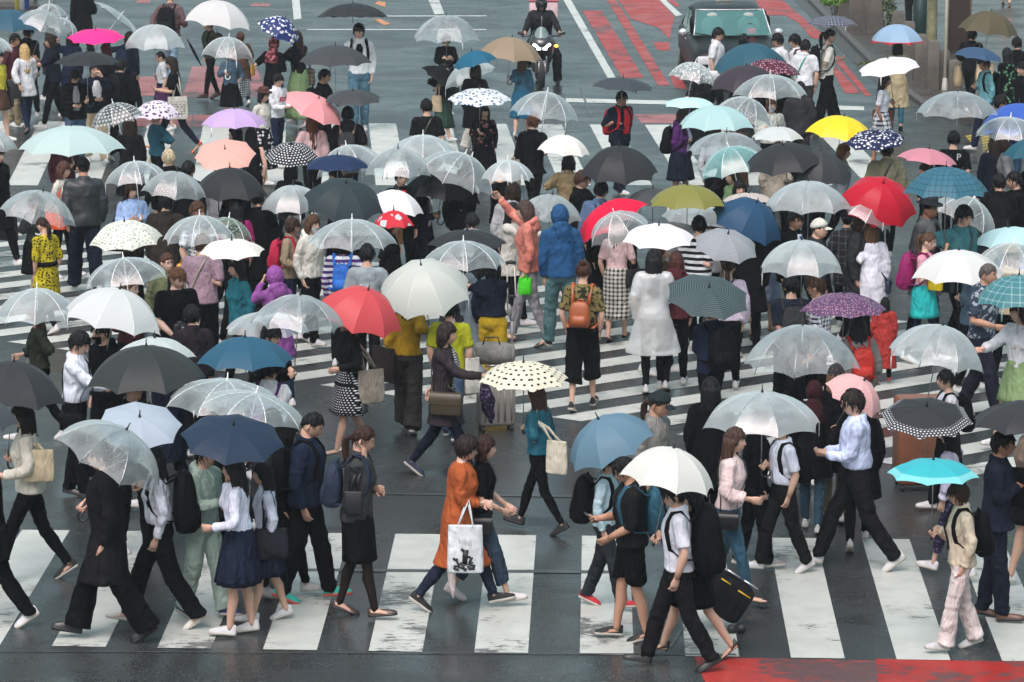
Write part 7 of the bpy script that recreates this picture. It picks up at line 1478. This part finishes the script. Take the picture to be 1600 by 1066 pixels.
for (x, yb, r_, lb, nm, hh) in ((1453, 108, .115, 'mossy trunked street tree rising behind the posts', 'street_tree', 5.2), (1494, 60, .15, 'dark trunked street tree behind the white pole', 'street_tree', 5.6)):
    p = at_z(x, yb); e = empty(nm, p); tag(e, lb, 'tree', 'street trees'); mb = MB(); pts = [V((.02*sin(z*1.7), .02*cos(z*2.1), z)) for z in (0, .1, .4, .9, 1.5, 2.3, 3.2, hh-.8)]; mb.tube(pts, [r_*1.5, r_*1.15, r_, r_*.95, r_*.92, r_*.8, r_*.6, r_*.3], 12)
    for k in range(5):
        a = k*2.4; b0 = V((0, 0, 2.2+.35*k)); mb.tube([b0, b0+V((cos(a)*.5, sin(a)*.5, .45)), b0+V((cos(a)*1.1, sin(a)*1.1, .9))], [r_*.45, r_*.3, r_*.1], 7)
    mb.build('trunk', bark if x < 1480 else plain('dark_bark', (.045, .035, .028), .85, bump=.6, bs=14), e); foliage(e, (0, 0, hh-.4), (1.5, 1.5, 1.1), 1500, .16, leafmat((.05, .085, .03)), seed=x)
for (x, yb, rad, c, lb, n, sz, ctr) in ((1303, 34, (.22, .22, .14), (.09, .20, .012), 'bright green shrub at the kerb', 500, .07, .5), (1385, 66, (.16, .16, .55), (.07, .10, .03), 'straggly climber hanging between the posts', 420, .08, .75), (1397, 106, (.5, .2, .10), (.10, .12, .035), 'low yellowish ground plant at the foot of the posts', 380, .07, .12)):
    p = at_z(x, yb); e = empty('shrub', p); tag(e, lb, 'shrub'); mb = MB(); [mb.tube([(0, 0, 0), (.08*cos(k*1.3), .08*sin(k*1.3), ctr*.6), (.14*cos(k*1.7), .12*sin(k*1.7), ctr*1.2)], [.012, .009, .004], 5) for k in range(6)]; mb.build('stem', plain('stem', (.05, .04, .025), .8), e); foliage(e, (0, 0, ctr), rad, n, sz, leafmat(c), 'foliage', seed=x)
p = at_z(1500, 88); e = empty('hoarding', p); tag(e, 'dark brown hoarding panel at the back of the pavement', 'panel'); mb = MB(); mb.box((.0, .3, 1.3), (.42, .08, 2.6), 0, None, 1, .01); mb.build('board', plain('brown_board', (.045, .026, .022), .6), e); mb = MB(); [mb.box((x_, .26, 1.3), (.04, .05, 2.6)) for x_ in (-.23, .23)]; mb.build('frame', plain('board_frame', (.16, .11, .08), .6), e)
# tactile paving
def tact():
    m, nt, out = newmat('tactile_yellow'); N = NT(nt); b = N.n('BsdfPrincipled'); co = N.n('TexCoord').outputs['Object']; sx = N.n('SeparateXYZ'); N.put(sx.inputs[0], N.map(co, rot=(0, 0, R(32)))); N.put(b.inputs['Base Color'], N.mix(stripe(N, sx.outputs[0], .15, .45), (.50, .36, .03), (.05, .05, .045))); b.inputs['Roughness'].default_value = .4; nt.links.new(b.outputs[0], out.inputs[0]); return m
mb = MB()
for pl in (((1507, 211), (1523, 211), (1524, 227), (1519, 226)), ((1533, 211), (1551, 213), (1548, 232), (1536, 238)), ((1578, 221), (1600, 222), (1600, 233), (1580, 231))): mb.poly([at_z(x, y, .009) for x, y in pl])
tag(mb.build('tactile_paving', tact(), smooth=False), kind='structure')
p = at_z(34, 18); e = empty('street_sign', p); tag(e, 'yellow, white and blue sign post at the top left', 'sign'); mb = MB(); mb.tube([(0, 0, 0), (0, 0, 2.4)], .03, 10); mb.build('post', plain('sign_post', (.5, .5, .5), .4, .5), e)
for dx, c in ((-.10, (.62, .55, .12)), (.02, (.7, .72, .74)), (.13, (.03, .10, .36))):
    mb = MB(); mb.box((dx, -.05, 1.0), (.11, .03, 1.9)); mb.build('sign_panel', plain('sign_panel_'+str(dx), c, .45), e)
p = at_z(10, 8); e = empty('planter', p); tag(e, 'grey concrete planter at the top left corner', 'planter'); mb = MB(); mb.box((0, .4, .35), (1.3, .7, .7), 0, None, 1.08, .03); mb.build('trough', plain('planter_concrete', (.2, .21, .19), .7, bump=.3), e); foliage(e, (0, .4, .85), (.6, .3, .2), 400, .10, leafmat((.045, .08, .03)), 'foliage', 77)
bpy.context.view_layer.update()
dg = bpy.context.evaluated_depsgraph_get()
for o in [o for o in COL.objects if o.type == 'FONT']:   # lettering as real mesh
    me = bpy.data.meshes.new_from_object(o.evaluated_get(dg)); n = bpy.data.objects.new('lettering', me); COL.objects.link(n)
    n.parent = o.parent; n.location = o.location; n.rotation_euler = o.rotation_euler; bpy.data.objects.remove(o)
for l_, n_ in LABELS.items():
    if len(n_) > 1: WARN.append(f'same label {n_}: {l_}')
for w_ in WARN: print('WARN', w_)
